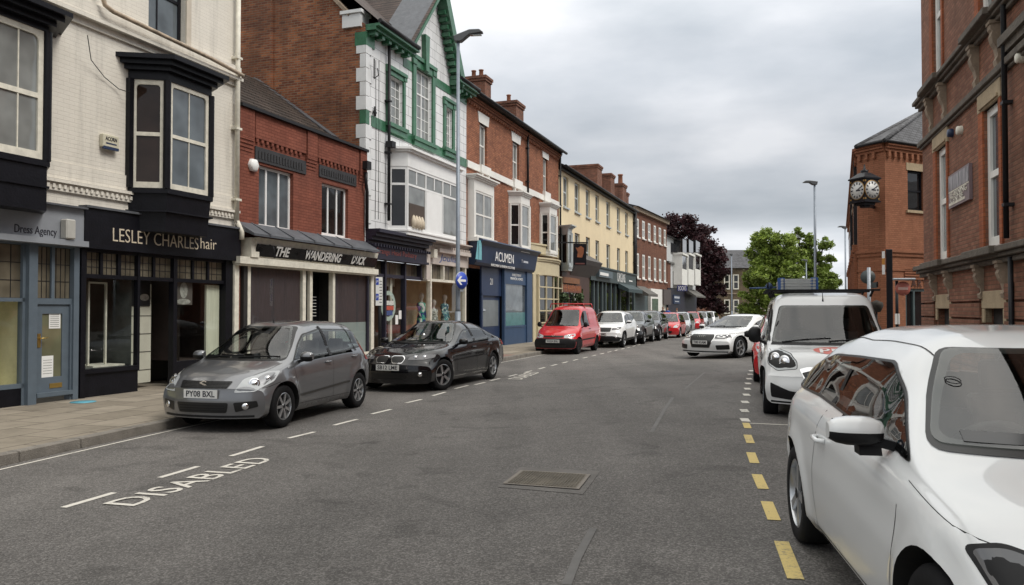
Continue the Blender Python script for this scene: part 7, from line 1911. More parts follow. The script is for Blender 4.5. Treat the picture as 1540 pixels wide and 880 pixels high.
    def wheels(s, rim='five', steer=0.0, rim_m='alloy', tw=.205):
        sp = s.sp; r = sp['r']; rr = r * sp.get('rimf', .66)
        for ax in (sp['wb'] / 2, -sp['wb'] / 2):
            for sg in (1, -1):
                w = empty('wheel', (ax, sg * (sp['W'] - tw / 2 - .015), r), steer if ax > 0 else 0); set_parent(w, s.root)
                key = ('wheel', id(sp), rim, rim_m, sg)
                if key in CUR:
                    for me in CUR[key]:
                        o = bpy.data.objects.new(me.name.split('.')[0], me); col.objects.link(o); set_parent(o, w)
                    continue
                b = MB(); h = tw / 2
                prof = [(rr * .98, -h * .9), (rr * 1.04, -h), (r * .93, -h), (r * .985, -h * .82), (r, -h * .5), (r, h * .5), (r * .985, h * .82), (r * .93, h), (rr * 1.04, h), (rr * .98, h * .9)]
                b.lathe(prof, 40, axis='y'); ty = b.build('tyre', M['rubber'], w)
                b = MB(); o_ = sg * h
                b.lathe([(rr, o_ * .92), (rr * .95, o_ * .96), (rr * .92, o_ * .80), (rr * .90, -o_ * .6)], 36, axis='y')
                b.lathe([(rr * .16, o_ * .86), (rr * .14, o_ * .90), (0, o_ * .91)], 16, axis='y')
                nsp = {'five': 5, 'seven': 7, 'six': 6, 'twin': 5, 'steel': 8}[rim]
                for k in range(nsp):
                    a0 = 2 * math.pi * k / nsp
                    offs = (-.09, .09) if rim in ('twin', 'six') else (0,)
                    for da in offs:
                        c0, c1 = a0 + da * 1.6, a0 + da
                        wi, wo = (rr * .12, rr * .10) if len(offs) > 1 else (rr * .20, rr * (.26 if rim != 'seven' else .20))
                        p0 = Vector((math.cos(c0) * rr * .10, 0, math.sin(c0) * rr * .10)); p1 = Vector((math.cos(c1) * rr * .93, 0, math.sin(c1) * rr * .93))
                        dd = (p1 - p0).normalized(); n_ = Vector((-dd.z, 0, dd.x))
                        f, bk = o_ * .93, o_ * .72
                        pts = [p0 - n_ * wi / 2, p1 - n_ * wo / 2, p1 + n_ * wo / 2, p0 + n_ * wi / 2]
                        i = b.add([(p.x, f - (o_ * .07 if q in (0, 3) else 0), p.z) for q, p in enumerate(pts)] + [(p.x, bk, p.z) for p in pts])
                        b.face(i, i + 1, i + 2, i + 3)
                        for q in range(4): b.face(i + q, i + 4 + q, i + 4 + (q + 1) % 4, i + (q + 1) % 4)
                rm = b.build('rim', M[rim_m], w, sharp=30)
                b = MB(); b.lathe([(rr * .93, o_ * .35), (0, o_ * .35)], 24, axis='y'); b.lathe([(rr * .16, o_ * .93), (0, o_ * .94)], 12, axis='y'); dk = b.build('brake_disc', M['dark_metal'], w)
                CUR[key] = [ty.data, rm.data, dk.data]
    def plate(s, txt, x, z, w=.52, h=.115, y=0.0, tilt=0.0):
        e = s.project(Vector((0, y, z)), Vector((1, 0, 0)), .012).x if x is None else x
        b = MB(); b.box(e, e + .012, y - w / 2, y + w / 2, z - h / 2, z + h / 2); p = b.build('number_plate', M['plate_white'], s.root)
        text_mesh('lettering', txt, h * .98, M['black_letter'], p, (e + .0135, y, z - .002), 'front', .0008, width=w * .86, bold=.002)
        return p
    def mirror(s, x, y, z, size=(.10, .20, .14), m=None, arm=True):
        for sg in (1, -1):
            b = MB(); b.smooth = True; n = 12; L_, Wd, H_ = size
            rings = []
            for t in range(7):
                f = t / 6; yy = sg * (y + .05 + Wd * f); sc = [.72, .92, 1, 1, .97, .86, .55][t]
                rings.append(b.add([(x + L_ / 2 * sc * math.cos(2 * math.pi * k / n) * (1.15 if math.cos(2 * math.pi * k / n) > 0 else .45), yy, z + H_ / 2 * sc * math.copysign(abs(math.sin(2 * math.pi * k / n)) ** .55, math.sin(2 * math.pi * k / n))) for k in range(n)]))
            for t in range(6):
                for k in range(n): j = (k + 1) % n; b.mat(1 if n * .57 < k < n * .93 else 0); b.face(rings[t] + k, rings[t] + j, rings[t + 1] + j, rings[t + 1] + k)
            b.mat(0); b.smooth = False; b.face(*[rings[0] + k for k in range(n)]); b.face(*[rings[6] + k for k in range(n)])
            o = b.build('wing_mirror', [m or s.paint, M['trim_black']], s.root)
            b = MB(); b.obox((x, sg * (y - .03), z - H_ * .55), (x, sg * (y + .12), z - H_ * .25), .05, .04); b.box(x - L_ * .26, x - L_ * .22, sg * (y + .07), sg * (y + .02 + Wd), z - H_ * .36, z + H_ * .36)
            b.build('mirror_arm', M['trim_black'], o)
    def handle(s, x, z, m=None, L_=.17):
        for sg in (1, -1):
            p = s.project(Vector((x, 0, z)), Vector((0, sg, 0)), .0); b = MB(); y = p.y
            b.tube([(x - L_ / 2, y, z), (x - L_ / 2 + .03, y + sg * .035, z), (x + L_ / 2 - .03, y + sg * .035, z), (x + L_ / 2, y, z)], .013, 8); b.build('door_handle', m or s.paint, s.root)
    def wiper(s, p0, p1):
        a = s.project(Vector(p0), Vector((1, 0, .3)).normalized(), .02); c = s.project(Vector(p1), Vector((1, 0, .3)).normalized(), .02)
        b = MB(); b.tube([a, a.lerp(c, .5) + Vector((.01, 0, .012)), c], .008, 6); b.build('wiper', M['trim_black'], s.root)
    def aerial(s, x, z=None, h=.12, back=-.05):
        zt = s.project(Vector((x, 0, 0)), Vector((0, 0, 1)), 0).z; b = MB(); b.tube([(x, 0, zt - .01), (x, 0, zt + .03), (x + back, 0, zt + h)], [.016, .008, .004], 6); b.build('aerial', M['trim_black'], s.root)
    def settle(s, pts, front_x):
        """pull a side-window outline back from the screen pillars and the roof edge"""
        cx = sum(p[0] for p in pts) / len(pts); out = []
        def nrm(x, z):
            h = s.bvh.ray_cast(Vector((x, 4, z)), Vector((0, -1, 0))); return h[1] if h[0] is not None else None
        for x, z in pts:
            n = nrm(x, z); k = 0; moved = False
            if x > cx:
                while (n is None or n.x > .34) and k < 40: x -= .012; n = nrm(x, z); k += 1; moved = True
                if moved: x -= .03
            k = 0; n = nrm(x, z)
            while (n is None or n.z > .62) and k < 20: z -= .008; n = nrm(x, z); k += 1
            out.append((x, z))
        return out
    def windows(s, ws, side_pts, rear=None, gm='car_glass', side_m=None, pillars=(), border=.02):
        side_pts = s.settle(side_pts, 0)
        def lim(y, z, m):
            sg = 1 if y > 0 else -1
            for _ in range(30):
                h = s.bvh.ray_cast(Vector((4, y, z)), Vector((-1, 0, 0)))
                if h[0] is not None and abs(h[1].y) < m and abs(h[1].z) < .93: break
                y -= sg * .008
            return (y, z)
        w0 = [lim(y, z, .36) for y, z in ws]; w1 = [lim(y * 1.015, z + (.006 if z > ws[0][1] + .1 else -.02), .46) for y, z in ws]
        cy, cz = 0, sum(p[1] for p in w0) / len(w0)
        hole = [(y * .955, cz + (z - cz) * .90) for y, z in w0]
        s.patch('windscreen_seal', w1, 'F', M['grille_black'], off=.005, rounding=.06, hole=hole)
        s.patch('windscreen', w0, 'F', M[gm], off=.010, rounding=.05); s.open_body([(y * .985, cz + (z - cz) * .97) for y, z in w0], 'F')
        for v in ('L', 'R'):
            s.patch('window_seal', s.inset(side_pts, -border), v, M['grille_black'], off=.004, rounding=.05, hole=s.inset(side_pts, .022)); s.open_body(s.inset(side_pts, .004), v)
            s.patch('side_window', side_pts, v, M[side_m or gm], off=.008, rounding=.05)
            for q in pillars: s.patch('pillar', q, v, M['trim_black'], off=.0115)
        rear = rear or s.sp.get('rearw')
        if rear:
            cz = sum(p[1] for p in rear) / len(rear); s.patch('rear_window', rear, 'B', M[gm], off=.008, rounding=.06); s.open_body([(y * .96, cz + (z - cz) * .93) for y, z in rear], 'B')
        s.interior(*s.sp.get('cabin', (-.05, -.95)))
    def skirt_shadow(s): pass

def mirror_y(pts): return [(-y, z) for y, z in pts]
def heading_from(rear, front): return math.atan2(front[1] - rear[1], front[0] - rear[0])
def place_by_wheel(px, py, z, heading, wb, W, axle, side, tw=.2):
    """ground point of one wheel -> car origin (middle of the wheelbase)"""
    x, y = G(px, py, z); c, s_ = math.cos(heading), math.sin(heading)
    lx, ly = (wb / 2 if axle == 'f' else -wb / 2), side * (W - tw / 2)
    return (x - lx * c + ly * s_, y - lx * s_ - ly * c, z)
# ------------------------------------------------------------------ silver-grey five-door hatchback, nearest on the left
HATCH = dict(xf=1.92, xr=-1.78, wb=2.38, W=.845, r=.305, cowl=1.12, flare=.028, nose_r=.30, tail_r=.16, tumble=.42, square=4.5, rimf=.64, rearw=[(-.52, 1.10), (.52, 1.10), (.44, 1.36), (-.44, 1.36)],
    top=[(-1.78, .60), (-1.77, .90), (-1.70, 1.10), (-1.52, 1.36), (-1.38, 1.45), (-1.0, 1.49), (-.3, 1.505), (.20, 1.475), (.42, 1.41), (1.02, .985), (1.12, .945), (1.5, .87), (1.72, .80), (1.86, .70), (1.92, .58)],
    belt=[(-1.78, .82), (-1.5, .97), (-.8, .96), (.2, .92), (.9, .88), (1.2, .84), (1.6, .74), (1.92, .55)],
    bot=[(-1.78, .34), (-1.5, .24), (-1.2, .20), (1.3, .19), (1.92, .20)], wid=[(-1.78, .80), (-1.4, .845), (0, .845), (1.2, .845), (1.92, .82)])
def bonnet_seams(c, sp, y0, x0, x1, z):
    b = MB()
    for sg in (1, -1): c.seam([(x0, sg * y0[0]), ((x0 + x1) / 2, sg * y0[1]), (x1, sg * y0[2])], 'T', bm=b)
    b.build('panel_gap', M['grille_black'], c.root, fix=False)
def door_seams(c, xs, z0, z1, tops=None):
    b = MB()
    for v in ('L', 'R'):
        for q in xs: c.seam(q, v, bm=b)
    b.build('panel_gap', M['grille_black'], c.root, fix=False)
def headlamp(c, outline, view, cover='lamp_clear', bulbs=()):
    """lens with reflector bowls behind it, both sides"""
    for o in c.mirror_patch('headlight', outline, view, M[cover], off=.006, rounding=.03, step=.04):
        pass
    for (p, r_) in bulbs:
        for sg in (1, -1):
            d = c.basis(view); d = Vector((d.x, d.y * sg, d.z)); q = c.project(Vector((p[0], p[1] * sg, p[2])), d, .010)
            m = Matrix.Translation(q) @ d.to_track_quat('Z', 'Y').to_matrix().to_4x4()
            b = MB(); b.lathe([(r_, 0), (r_ * .92, .006), (r_ * .7, .003), (r_ * .45, .004), (r_ * .4, .010), (0, .014)], 16); xform(b, m).build('reflector', M['chrome'], c.root)

s0 = G(420, 642.8, 0); s1 = G(536.7, 611.5, 0); hd = heading_from(s1, s0)
swift = Car('parked_car', HATCH, M['car_grey'], place_by_wheel(420, 642.8, 0, hd, 2.38, .845, 'f', 1), hd, 'metallic grey five-door hatchback parked nearest on the left, front plate PY08 BXL', group='cars parked along the left kerb')
c = swift
c.windows([(-.69, .96), (.69, .96), (.545, 1.415), (-.545, 1.415)], [(.92, .965), (.30, 1.375), (-.2, 1.42), (-1.0, 1.41), (-1.34, 1.30), (-1.50, 1.06), (-.7, 1.005)], gm='car_glass', side_m='car_glass_green',
    pillars=([(-.28, .95), (-.19, .95), (-.23, 1.41), (-.29, 1.41)], [(-1.16, .98), (-1.12, .98), (-1.05, 1.40), (-1.08, 1.40)]))
c.patch('dashboard', [(-.66, .965), (.66, .965), (.63, 1.0), (-.63, 1.0)], 'F', M['trim_black'], off=.008)  # dashboard's reflection, painted as a dark strip along the foot of the windscreen
headlamp(c, [(1.86, .45, .55), (1.74, .70, .56), (1.42, .80, .68), (1.26, .80, .82), (1.42, .68, .81), (1.70, .50, .72)], (1, .6, .25), bulbs=(((1.66, .64, .66), .075), ((1.50, .74, .72), .04)))
c.patch('grille', [(-.40, .70), (.40, .70), (.36, .605), (-.36, .605)], 'F', M['grille_black'], off=.006, rounding=.02)
b = MB()
for k in range(5):
    z = .62 + k * .018
    for t in range(16):
        y0 = -.37 + t * .0465; p = c.project(Vector((0, y0, z)), Vector((1, 0, 0)), .008); q = c.project(Vector((0, y0 + .04, z)), Vector((1, 0, 0)), .008); b.obox(p, q, .004, .005)
b.build('grille_mesh', M['trim_black'], c.root)
e = c.project(Vector((0, 0, .655)), Vector((1, 0, 0)), .015)
b = MB()   # chrome maker's mark: two hooked bars
for (y0, z0, y1, z1) in ((-.05, .02, .02, .055), (.02, .055, .05, .035), (-.05, .02, .03, -.02), (-.03, .018, .05, -.02), (.05, -.02, -.02, -.055), (-.02, -.055, -.05, -.035)): b.obox((e.x, y0, e.z + z0 * .8), (e.x, y1, e.z + z1 * .8), .012, .014)
b.build('badge', M['chrome'], c.root)
c.patch('lower_grille', [(-.40, .42), (.40, .42), (.37, .28), (-.37, .28)], 'F', M['grille_black'], off=.005, rounding=.03)
c.mirror_patch('fog_recess', [(1.9, .47, .42), (1.75, .74, .44), (1.75, .76, .36), (1.9, .50, .29)], (1, .45, 0), M['grille_black'], off=.005, rounding=.02)
for sg in (1, -1):
    d = Vector((1, .45 * sg, 0)).normalized(); q = c.project(Vector((1.85, .62 * sg, .37)), d, .012); m = Matrix.Translation(q) @ d.to_track_quat('Z', 'Y').to_matrix().to_4x4()
    b = MB(); b.lathe([(.045, 0), (.04, .008), (.01, .01), (0, .01)], 14); xform(b, m).build('fog_light', M['chrome'], c.root)
c.patch('bumper_lip', [(-.7, .215), (.7, .215), (.7, .245), (-.7, .245)], 'F', M['trim_black'], off=.004)
b = MB(); c.seam([(0, 0)] * 2, 'T', bm=b)
for k, z in enumerate((.31, .345, .38)): c.seam([(-.35, z), (.35, z)], 'F', w=.008, off=.009, mat='trim_black', name='grille_bar')
c.plate('PY08 BXL', None, .535)
door_seams(c, [[(.92, .88), (.86, .55), (.80, .30)], [(-.28, .95), (-.25, .60), (-.28, .30)], [(-1.30, .98), (-1.22, .78), (-.92, .55), (-.82, .30)], [(.80, .30), (-.82, .30)], [(1.62, .60), (1.30, .66)]], 0, 0)
bonnet_seams(c, HATCH, (.70, .66, .50), 1.05, 1.80, 0)
b = MB()
for v in ('L', 'R'): c.seam([(.78, .42), (-.80, .49)], v, w=.03, off=.012, bm=b)
b.build('side_strip', M['car_grey'], c.root, fix=False)
c.mirror(.72, .78, .985, (.13, .19, .15)); c.handle(-.10, .86); c.handle(-1.02, .90)
c.wiper((1.1, -.6, .97), (1.0, .05, 1.0)); c.wiper((1.1, .0, .97), (1.0, .60, 1.0)); c.aerial(.15, h=.10)
c.mirror_patch('tail_light', [(-1.66, .8, .80), (-1.50, .83, .82), (-1.46, .80, 1.12), (-1.58, .74, 1.12)], (-1, 1.2, 0), M['lamp_red'], off=.006, rounding=.03)
b = MB()
for sg in (1, -1):
    q = c.project(Vector((.98, 0, .70)), Vector((0, sg, 0)), .004); b.box(q.x - .03, q.x + .03, q.y - .004, q.y + .004, q.z - .012, q.z + .012)
b.build('side_repeater', M['lamp_clear'], c.root)
c.wheels('seven')

# ------------------------------------------------------------------ black saloon
SALOON = dict(xf=2.20, xr=-2.42, wb=2.81, W=.905, r=.325, cowl=.95, flare=.02, nose_r=.34, tail_r=.22, tumble=.50, square=4.0, rimf=.68, mid=-.3,
    top=[(-2.42, .55), (-2.40, .98), (-2.30, 1.05), (-1.85, 1.09), (-1.15, 1.36), (-.8, 1.42), (-.3, 1.43), (.0, 1.405), (.85, 1.0), (.98, .96), (1.6, .88), (1.95, .79), (2.13, .70), (2.20, .52)],
    belt=[(-2.42, .88), (-2.0, .97), (-1.0, .95), (0, .92), (1.0, .86), (1.7, .76), (2.2, .50)],
    bot=[(-2.42, .34), (-2.0, .22), (-1.6, .18), (1.6, .17), (2.2, .18)], wid=[(-2.42, .84), (-1.9, .90), (0, .905), (1.4, .90), (2.2, .85)])
def build_saloon(name, pm, loc, hd, label, plate, group, detail=True, steer=0, rim='five'):
    c = Car(name, SALOON, pm, loc, hd, label, group=group)
    c.windows([(-.72, .975), (.72, .975), (.56, 1.365), (-.56, 1.365)], [(.72, .965), (.05, 1.33), (-.4, 1.37), (-.95, 1.34), (-1.42, 1.14), (-1.62, 1.0), (-.6, .985)], rear=[(-.62, 1.1), (.62, 1.1), (.5, 1.36), (-.5, 1.36)],
        pillars=([(-.42, .95), (-.30, .95), (-.33, 1.39), (-.40, 1.39)], [(-1.24, .96), (-1.19, .96), (-1.08, 1.33), (-1.12, 1.33)]))
    headlamp(c, [(2.10, .38, .655), (1.95, .68, .66), (1.74, .82, .70), (1.70, .83, .76), (1.9, .68, .765), (2.08, .42, .72)], (1, .45, .1), cover='lamp_dark', bulbs=(((2.0, .52, .70), .045), ((1.92, .68, .705), .045)))
    for sg in (1, -1):
        rim_ = [(sg * .03, .69), (sg * .06, .725), (sg * .26, .725), (sg * .315, .68), (sg * .28, .60), (sg * .08, .60)]
        c.patch('grille_surround', [(p[0] + (sg * .012 if abs(p[0]) > .15 else -sg * .01), p[1] + (.012 if p[1] > .66 else -.012)) for p in rim_], 'F', M['chrome'], off=.006, rounding=.03)
        c.patch('grille', rim_, 'F', M['grille_black'], off=.011, rounding=.03)
    e = c.project(Vector((0, 0, .755)), Vector((1, 0, .6)).normalized(), .006); b = MB(); b.lathe([(.038, 0), (.036, .006), (0, .008)], 16)
    bd = xform(b, Matrix.Translation(e) @ Vector((1, 0, .6)).to_track_quat('Z', 'Y').to_matrix().to_4x4()).build('badge', M['chrome'], c.root)
    c.patch('lower_grille', [(-.42, .40), (.42, .40), (.36, .27), (-.36, .27)], 'F', M['grille_black'], off=.005, rounding=.03)
    c.mirror_patch('fog_recess', [(2.1, .52, .42), (1.95, .76, .42), (1.95, .76, .32), (2.1, .52, .30)], (1, .4, 0), M['grille_black'], off=.005, rounding=.02)
    for sg in (1, -1):
        d = Vector((1, .4 * sg, 0)).normalized(); q = c.project(Vector((2.0, .62 * sg, .37)), d, .012); b = MB(); b.lathe([(.045, 0), (.04, .008), (0, .01)], 14); xform(b, Matrix.Translation(q) @ d.to_track_quat('Z', 'Y').to_matrix().to_4x4()).build('fog_light', M['chrome'], c.root)
    c.plate(plate, None, .505)
    door_seams(c, [[(.80, .86), (.74, .5), (.76, .30)], [(-.37, .95), (-.36, .6), (-.40, .30)], [(-1.45, .96), (-1.30, .70), (-1.02, .5), (-.96, .30)], [(.76, .30), (-.96, .30)]], 0, 0)
    bonnet_seams(c, SALOON, (.76, .70, .42), .95, 2.05, 0)
    b = MB()
    for v in ('L', 'R'): c.seam([(1.0, .78), (-2.1, .86)], v, w=.012, off=.006, bm=b)
    b.build('swage_line', M['trim_black'], c.root, fix=False)
    c.mirror(.60, .83, .985, (.12, .19, .13)); c.handle(-.18, .84); c.handle(-1.18, .87)
    c.wiper((1.0, -.6, .97), (.9, .05, 1.0)); c.wiper((1.0, .05, .97), (.9, .62, 1.0))
    c.mirror_patch('tail_light', [(-2.3, .80, .80), (-2.0, .86, .82), (-2.05, .83, .96), (-2.3, .76, .96)], (-1, 1.0, 0), M['lamp_red'], off=.006, rounding=.03)
    c.wheels(rim, steer=steer); return c
b0 = G(664, 586.5, 0); b1 = G(737, 569.8, 0); hd = heading_from(b1, b0)
bmw = build_saloon('parked_car', M['car_black'], place_by_wheel(737, 569.8, 0, hd, 2.81, .905, 'r', 1), hd, 'glossy black saloon with twin oval grille and turned front wheel, plate SB12 LME', 'SB12 LME', 'cars parked along the left kerb', steer=R(-20))

# ------------------------------------------------------------------ small vans
VAN = dict(xf=2.05, xr=-2.15, wb=2.70, W=.84, r=.30, cowl=1.05, flare=.022, nose_r=.34, tail_r=.05, tumble=.22, square=5.5, rimf=.60, mid=.1, rear_bow=.0, cabin=(.05, -1.2, .12, False),
    top=[(-2.15, .5), (-2.14, 1.60), (-2.05, 1.76), (-1.8, 1.81), (-.3, 1.83), (.05, 1.78), (.22, 1.68), (1.02, 1.06), (1.12, 1.02), (1.6, .90), (1.88, .80), (2.0, .70), (2.05, .52)],
    belt=[(-2.15, 1.0), (-1.5, 1.03), (0, 1.02), (.9, .97), (1.4, .86), (2.05, .52)],
    bot=[(-2.15, .33), (-1.7, .24), (1.5, .20), (2.05, .22)], wid=[(-2.15, .82), (-1.8, .84), (1.2, .84), (2.05, .80)])
x0 = G(868, 532.6, 0); x1 = G(808, 535, 0)
hd = math.atan2(-1, -.36)
c = Car('parked_van', VAN, M['car_red'], place_by_wheel(868, 532.6, 0, hd, 2.70, .84, 'f', 1), hd, 'small bright red van with black bumper and roof bar, parked behind the black saloon', cat='van', group='cars parked along the left kerb')
c.windows([(-.66, 1.06), (.66, 1.06), (.58, 1.66), (-.58, 1.66)], [(.92, 1.06), (.36, 1.55), (.0, 1.60), (-.30, 1.60), (-.34, 1.08)], gm='car_glass', side_m='car_glass_tint')
headlamp(c, [(2.02, .42, .62), (1.90, .70, .62), (1.66, .78, .70), (1.62, .76, .78), (1.85, .60, .76), (2.0, .45, .72)], (1, .5, .1), bulbs=(((1.9, .60, .69), .06),))
c.patch('bumper', [(-.9, .24), (.9, .24), (.9, .56), (.55, .60), (-.55, .60), (-.9, .56)], 'F', M['trim_black'], off=.012)
for v in ('L', 'R'): c.patch('bumper_corner', [(1.80, .24), (2.1, .24), (2.1, .57), (1.74, .57)], v, M['trim_black'], off=.012)
c.patch('grille', [(-.40, .70), (.40, .70), (.36, .635), (-.36, .635)], 'F', M['grille_black'], off=.014, rounding=.02)
e = c.project(Vector((0, 0, .69)), Vector((1, 0, 0)), .02); b = MB(); b.obox((e.x, -.07, e.z + .04), (e.x, 0, e.z - .03), .012, .016); b.obox((e.x, .07, e.z + .04), (e.x, 0, e.z - .03), .012, .016); b.build('badge', M['chrome'], c.root)
c.plate('WG54 BNU', None, .50)
c.patch('lower_grille', [(-.5, .36), (.5, .36), (.46, .27), (-.46, .27)], 'F', M['grille_black'], off=.018, rounding=.02)
for v in ('L', 'R'): c.patch('side_rub_strip', [(.85, .50), (.85, .55), (-1.0, .57), (-1.0, .52)], v, M['trim_black'], off=.010)
door_seams(c, [[(.95, 1.0), (.92, .55), (.86, .30)], [(-.38, 1.65), (-.36, .9), (-.38, .30)], [(-1.25, 1.6), (-1.25, .70)], [(.86, .30), (-.9, .30)]], 0, 0)
c.mirror(.78, .80, 1.10, (.12, .15, .20), M['trim_black']); c.handle(-.22, .92, M['trim_black']); c.wiper((1.1, -.5, 1.04), (1.0, .1, 1.07)); c.wheels('steel', rim_m='dark_metal')
b = MB(); 
for x in (.1, -1.2): b.tube([(x, -.70, 1.74), (x, -.66, 1.90), (x, .66, 1.90), (x, .70, 1.74)], .022, 6)
b.build('roof_bar', M['car_red'], c.root)
for v in ('L', 'R'): c.patch('load_panel', [(-.48, 1.10), (-1.15, 1.10), (-1.12, 1.52), (-.50, 1.55)], v, M['car_red'], off=.010, rounding=.08)

# ------------------------------------------------------------------ SUVs further along
SUV = dict(xf=2.08, xr=-2.20, wb=2.65, W=.91, r=.355, cowl=1.02, flare=.03, nose_r=.30, tail_r=.18, tumble=.42, square=4.2, rimf=.66, mid=-.1, rearw=[(-.55, 1.22), (.55, 1.22), (.48, 1.46), (-.48, 1.46)],
    top=[(-2.20, .60), (-2.18, .98), (-2.05, 1.20), (-1.80, 1.45), (-1.4, 1.58), (-.6, 1.625), (0, 1.60), (.2, 1.55), (.95, 1.14), (1.08, 1.09), (1.6, 1.03), (1.92, .93), (2.04, .80), (2.08, .60)],
    belt=[(-2.2, .98), (-1.6, 1.12), (-.8, 1.08), (.4, 1.03), (1.0, 1.0), (1.6, .92), (2.08, .62)],
    bot=[(-2.2, .42), (-1.9, .32), (1.7, .26), (2.08, .30)], wid=[(-2.2, .86), (-1.6, .91), (1.3, .91), (2.08, .86)])
def build_suv(name, pm, loc, hd, label, plate, group, low='trim_black'):
    c = Car(name, SUV, pm, loc, hd, label, group=group, res=.7)
    c.windows([(-.73, 1.12), (.73, 1.12), (.58, 1.52), (-.58, 1.52)], [(.80, 1.10), (.20, 1.46), (-.5, 1.52), (-1.2, 1.48), (-1.62, 1.28), (-.6, 1.13)], pillars=([(-.42, 1.08), (-.30, 1.08), (-.33, 1.54), (-.40, 1.54)],))
    headlamp(c, [(2.02, .48, .78), (1.86, .76, .80), (1.68, .84, .86), (1.66, .84, .92), (1.85, .72, .91), (2.0, .50, .86)], (1, .5, .1), cover='lamp_dark', bulbs=(((1.92, .66, .85), .05),))
    c.patch('grille', [(-.45, .88), (.45, .88), (.40, .70), (-.40, .70)], 'F', M['grille_black'], off=.006, rounding=.04)
    c.patch('bumper_insert', [(-.9, .30), (.9, .30), (.88, .46), (.5, .52), (-.5, .52), (-.88, .46)], 'F', M[low], off=.007)
    for sg in (1, -1):
        d = Vector((1, .4 * sg, 0)).normalized(); q = c.project(Vector((2.0, .66 * sg, .48)), d, .012); b = MB(); b.lathe([(.05, 0), (.04, .008), (0, .01)], 12); xform(b, Matrix.Translation(q) @ d.to_track_quat('Z', 'Y').to_matrix().to_4x4()).build('fog_light', M['chrome'], c.root)
    for v in ('L', 'R'): c.patch('sill_trim', [(.85, .27), (-.85, .27), (-.85, .42), (.85, .40)], v, M['trim_black'], off=.008)
    c.plate(plate, None, .60)
    door_seams(c, [[(.88, 1.0), (.82, .6), (.84, .42)], [(-.36, 1.1), (-.35, .7), (-.38, .42)], [(-1.45, 1.1), (-1.30, .85), (-.98, .6), (-.9, .42)]], 0, 0)
    c.mirror(.66, .82, 1.12, (.12, .2, .14)); c.handle(-.18, .98); c.wheels('five'); return c
hdL = lambda y: math.atan2(-1, -(XLD(y + 1) - XLD(y - 1)) / 2)
build_suv('parked_car', M['car_white'], place_by_wheel(936.4, 522.7, 0, hdL(33), 2.65, .91, 'f', 1), hdL(33), 'white crossover with dark grille parked behind the small red van', 'BK65 DMZ', 'cars parked along the left kerb')
build_suv('parked_car', M['car_gun'], place_by_wheel(967, 517.3, 0, hdL(38), 2.65, .91, 'f', 1), hdL(38), 'dark grey crossover with a bright windscreen, directly behind the white crossover', 'YC14 HFE', 'cars parked along the left kerb')
build_suv('parked_car', M['car_dark'], place_by_wheel(991, 512.6, 0, hdL(43), 2.65, .91, 'f', 1), hdL(43), 'near-black off-roader between the dark grey crossover and the far red hatchback', 'FX60 KLO', 'cars parked along the left kerb')

def build_hatch(pm, loc, hd, label, plate, group, res=.55, side_m=None):
    c = Car('parked_car', HATCH, pm, loc, hd, label, group=group, res=res)
    c.windows([(-.69, .96), (.69, .96), (.545, 1.415), (-.545, 1.415)], [(.92, .965), (.30, 1.375), (-.2, 1.42), (-1.0, 1.41), (-1.34, 1.30), (-1.50, 1.06), (-.7, 1.005)], pillars=([(-.30, .95), (-.17, .95), (-.22, 1.43), (-.31, 1.43)],))
    headlamp(c, [(1.84, .50, .60), (1.72, .71, .60), (1.45, .79, .72), (1.36, .78, .80), (1.50, .66, .78), (1.72, .54, .72)], (1, .55, .25))
    c.patch('grille', [(-.40, .68), (.40, .68), (.36, .605), (-.36, .605)], 'F', M['grille_black'], off=.006, rounding=.02)
    c.patch('lower_grille', [(-.45, .42), (.45, .42), (.40, .28), (-.40, .28)], 'F', M['grille_black'], off=.005, rounding=.03)
    c.plate(plate, None, .51); c.mirror(.72, .78, .985, (.13, .19, .15), M['trim_black'])
    door_seams(c, [[(.92, .88), (.86, .55), (.80, .30)], [(-.28, .95), (-.25, .60), (-.28, .30)]], 0, 0)
    c.wheels('seven'); return c
for (px, py, m, lb, yy, pl_) in ((1021, 508.2, 'car_red', 'red hatchback in the far left row, between the off-roader and a silver car', 47, 'FN07 XKC'),
        (1037, 502.5, 'car_silver', 'silver hatchback in the far left row with a red car on either side', 54, 'AO59 JPV'),
        (1052, 497.5, 'car_red', 'smallest and farthest red car in the left row', 62, 'FG08 UTR'),
        (1063, 494.5, 'car_silver', 'far silver car just beyond the farthest red one', 68, 'YS10 WEB'),
        (1074, 492, 'car_white', 'last white car of the left row, just left of the white coupe roof', 75, 'FL12 NDG')):
    build_hatch(M[m], place_by_wheel(px, py, 0, hdL(yy), 2.38, .845, 'f', 1), hdL(yy), lb, pl_, 'cars parked along the left kerb')

# ------------------------------------------------------------------ white coupe pulling out of the right-hand bays
COUPE = dict(xf=2.22, xr=-2.40, wb=2.75, W=.925, r=.335, cowl=.95, flare=.026, nose_r=.36, tail_r=.24, tumble=.52, square=4.0, rimf=.72, mid=-.3,
    top=[(-2.4, .55), (-2.38, .92), (-2.25, 1.0), (-1.9, 1.06), (-1.1, 1.31), (-.7, 1.365), (-.3, 1.37), (.0, 1.34), (.85, .98), (.98, .94), (1.6, .87), (1.95, .79), (2.15, .70), (2.22, .50)],
    belt=[(-2.4, .86), (-2.0, .95), (-1.0, .93), (0, .90), (1.0, .85), (1.7, .77), (2.22, .52)], bot=[(-2.4, .32), (-2.0, .2), (1.6, .16), (2.22, .17)], wid=[(-2.4, .86), (-1.8, .925), (1.4, .92), (2.22, .87)])
gz = .155; A = G(1042, 535.5, gz); B = G(1111, 539, gz); l = Vector((B[0] - A[0], B[1] - A[1])).normalized(); f = Vector((l.y, -l.x)); hd = math.atan2(f.y, f.x)
mid = Vector(((A[0] + B[0]) / 2, (A[1] + B[1]) / 2)) - f * (2.75 / 2)
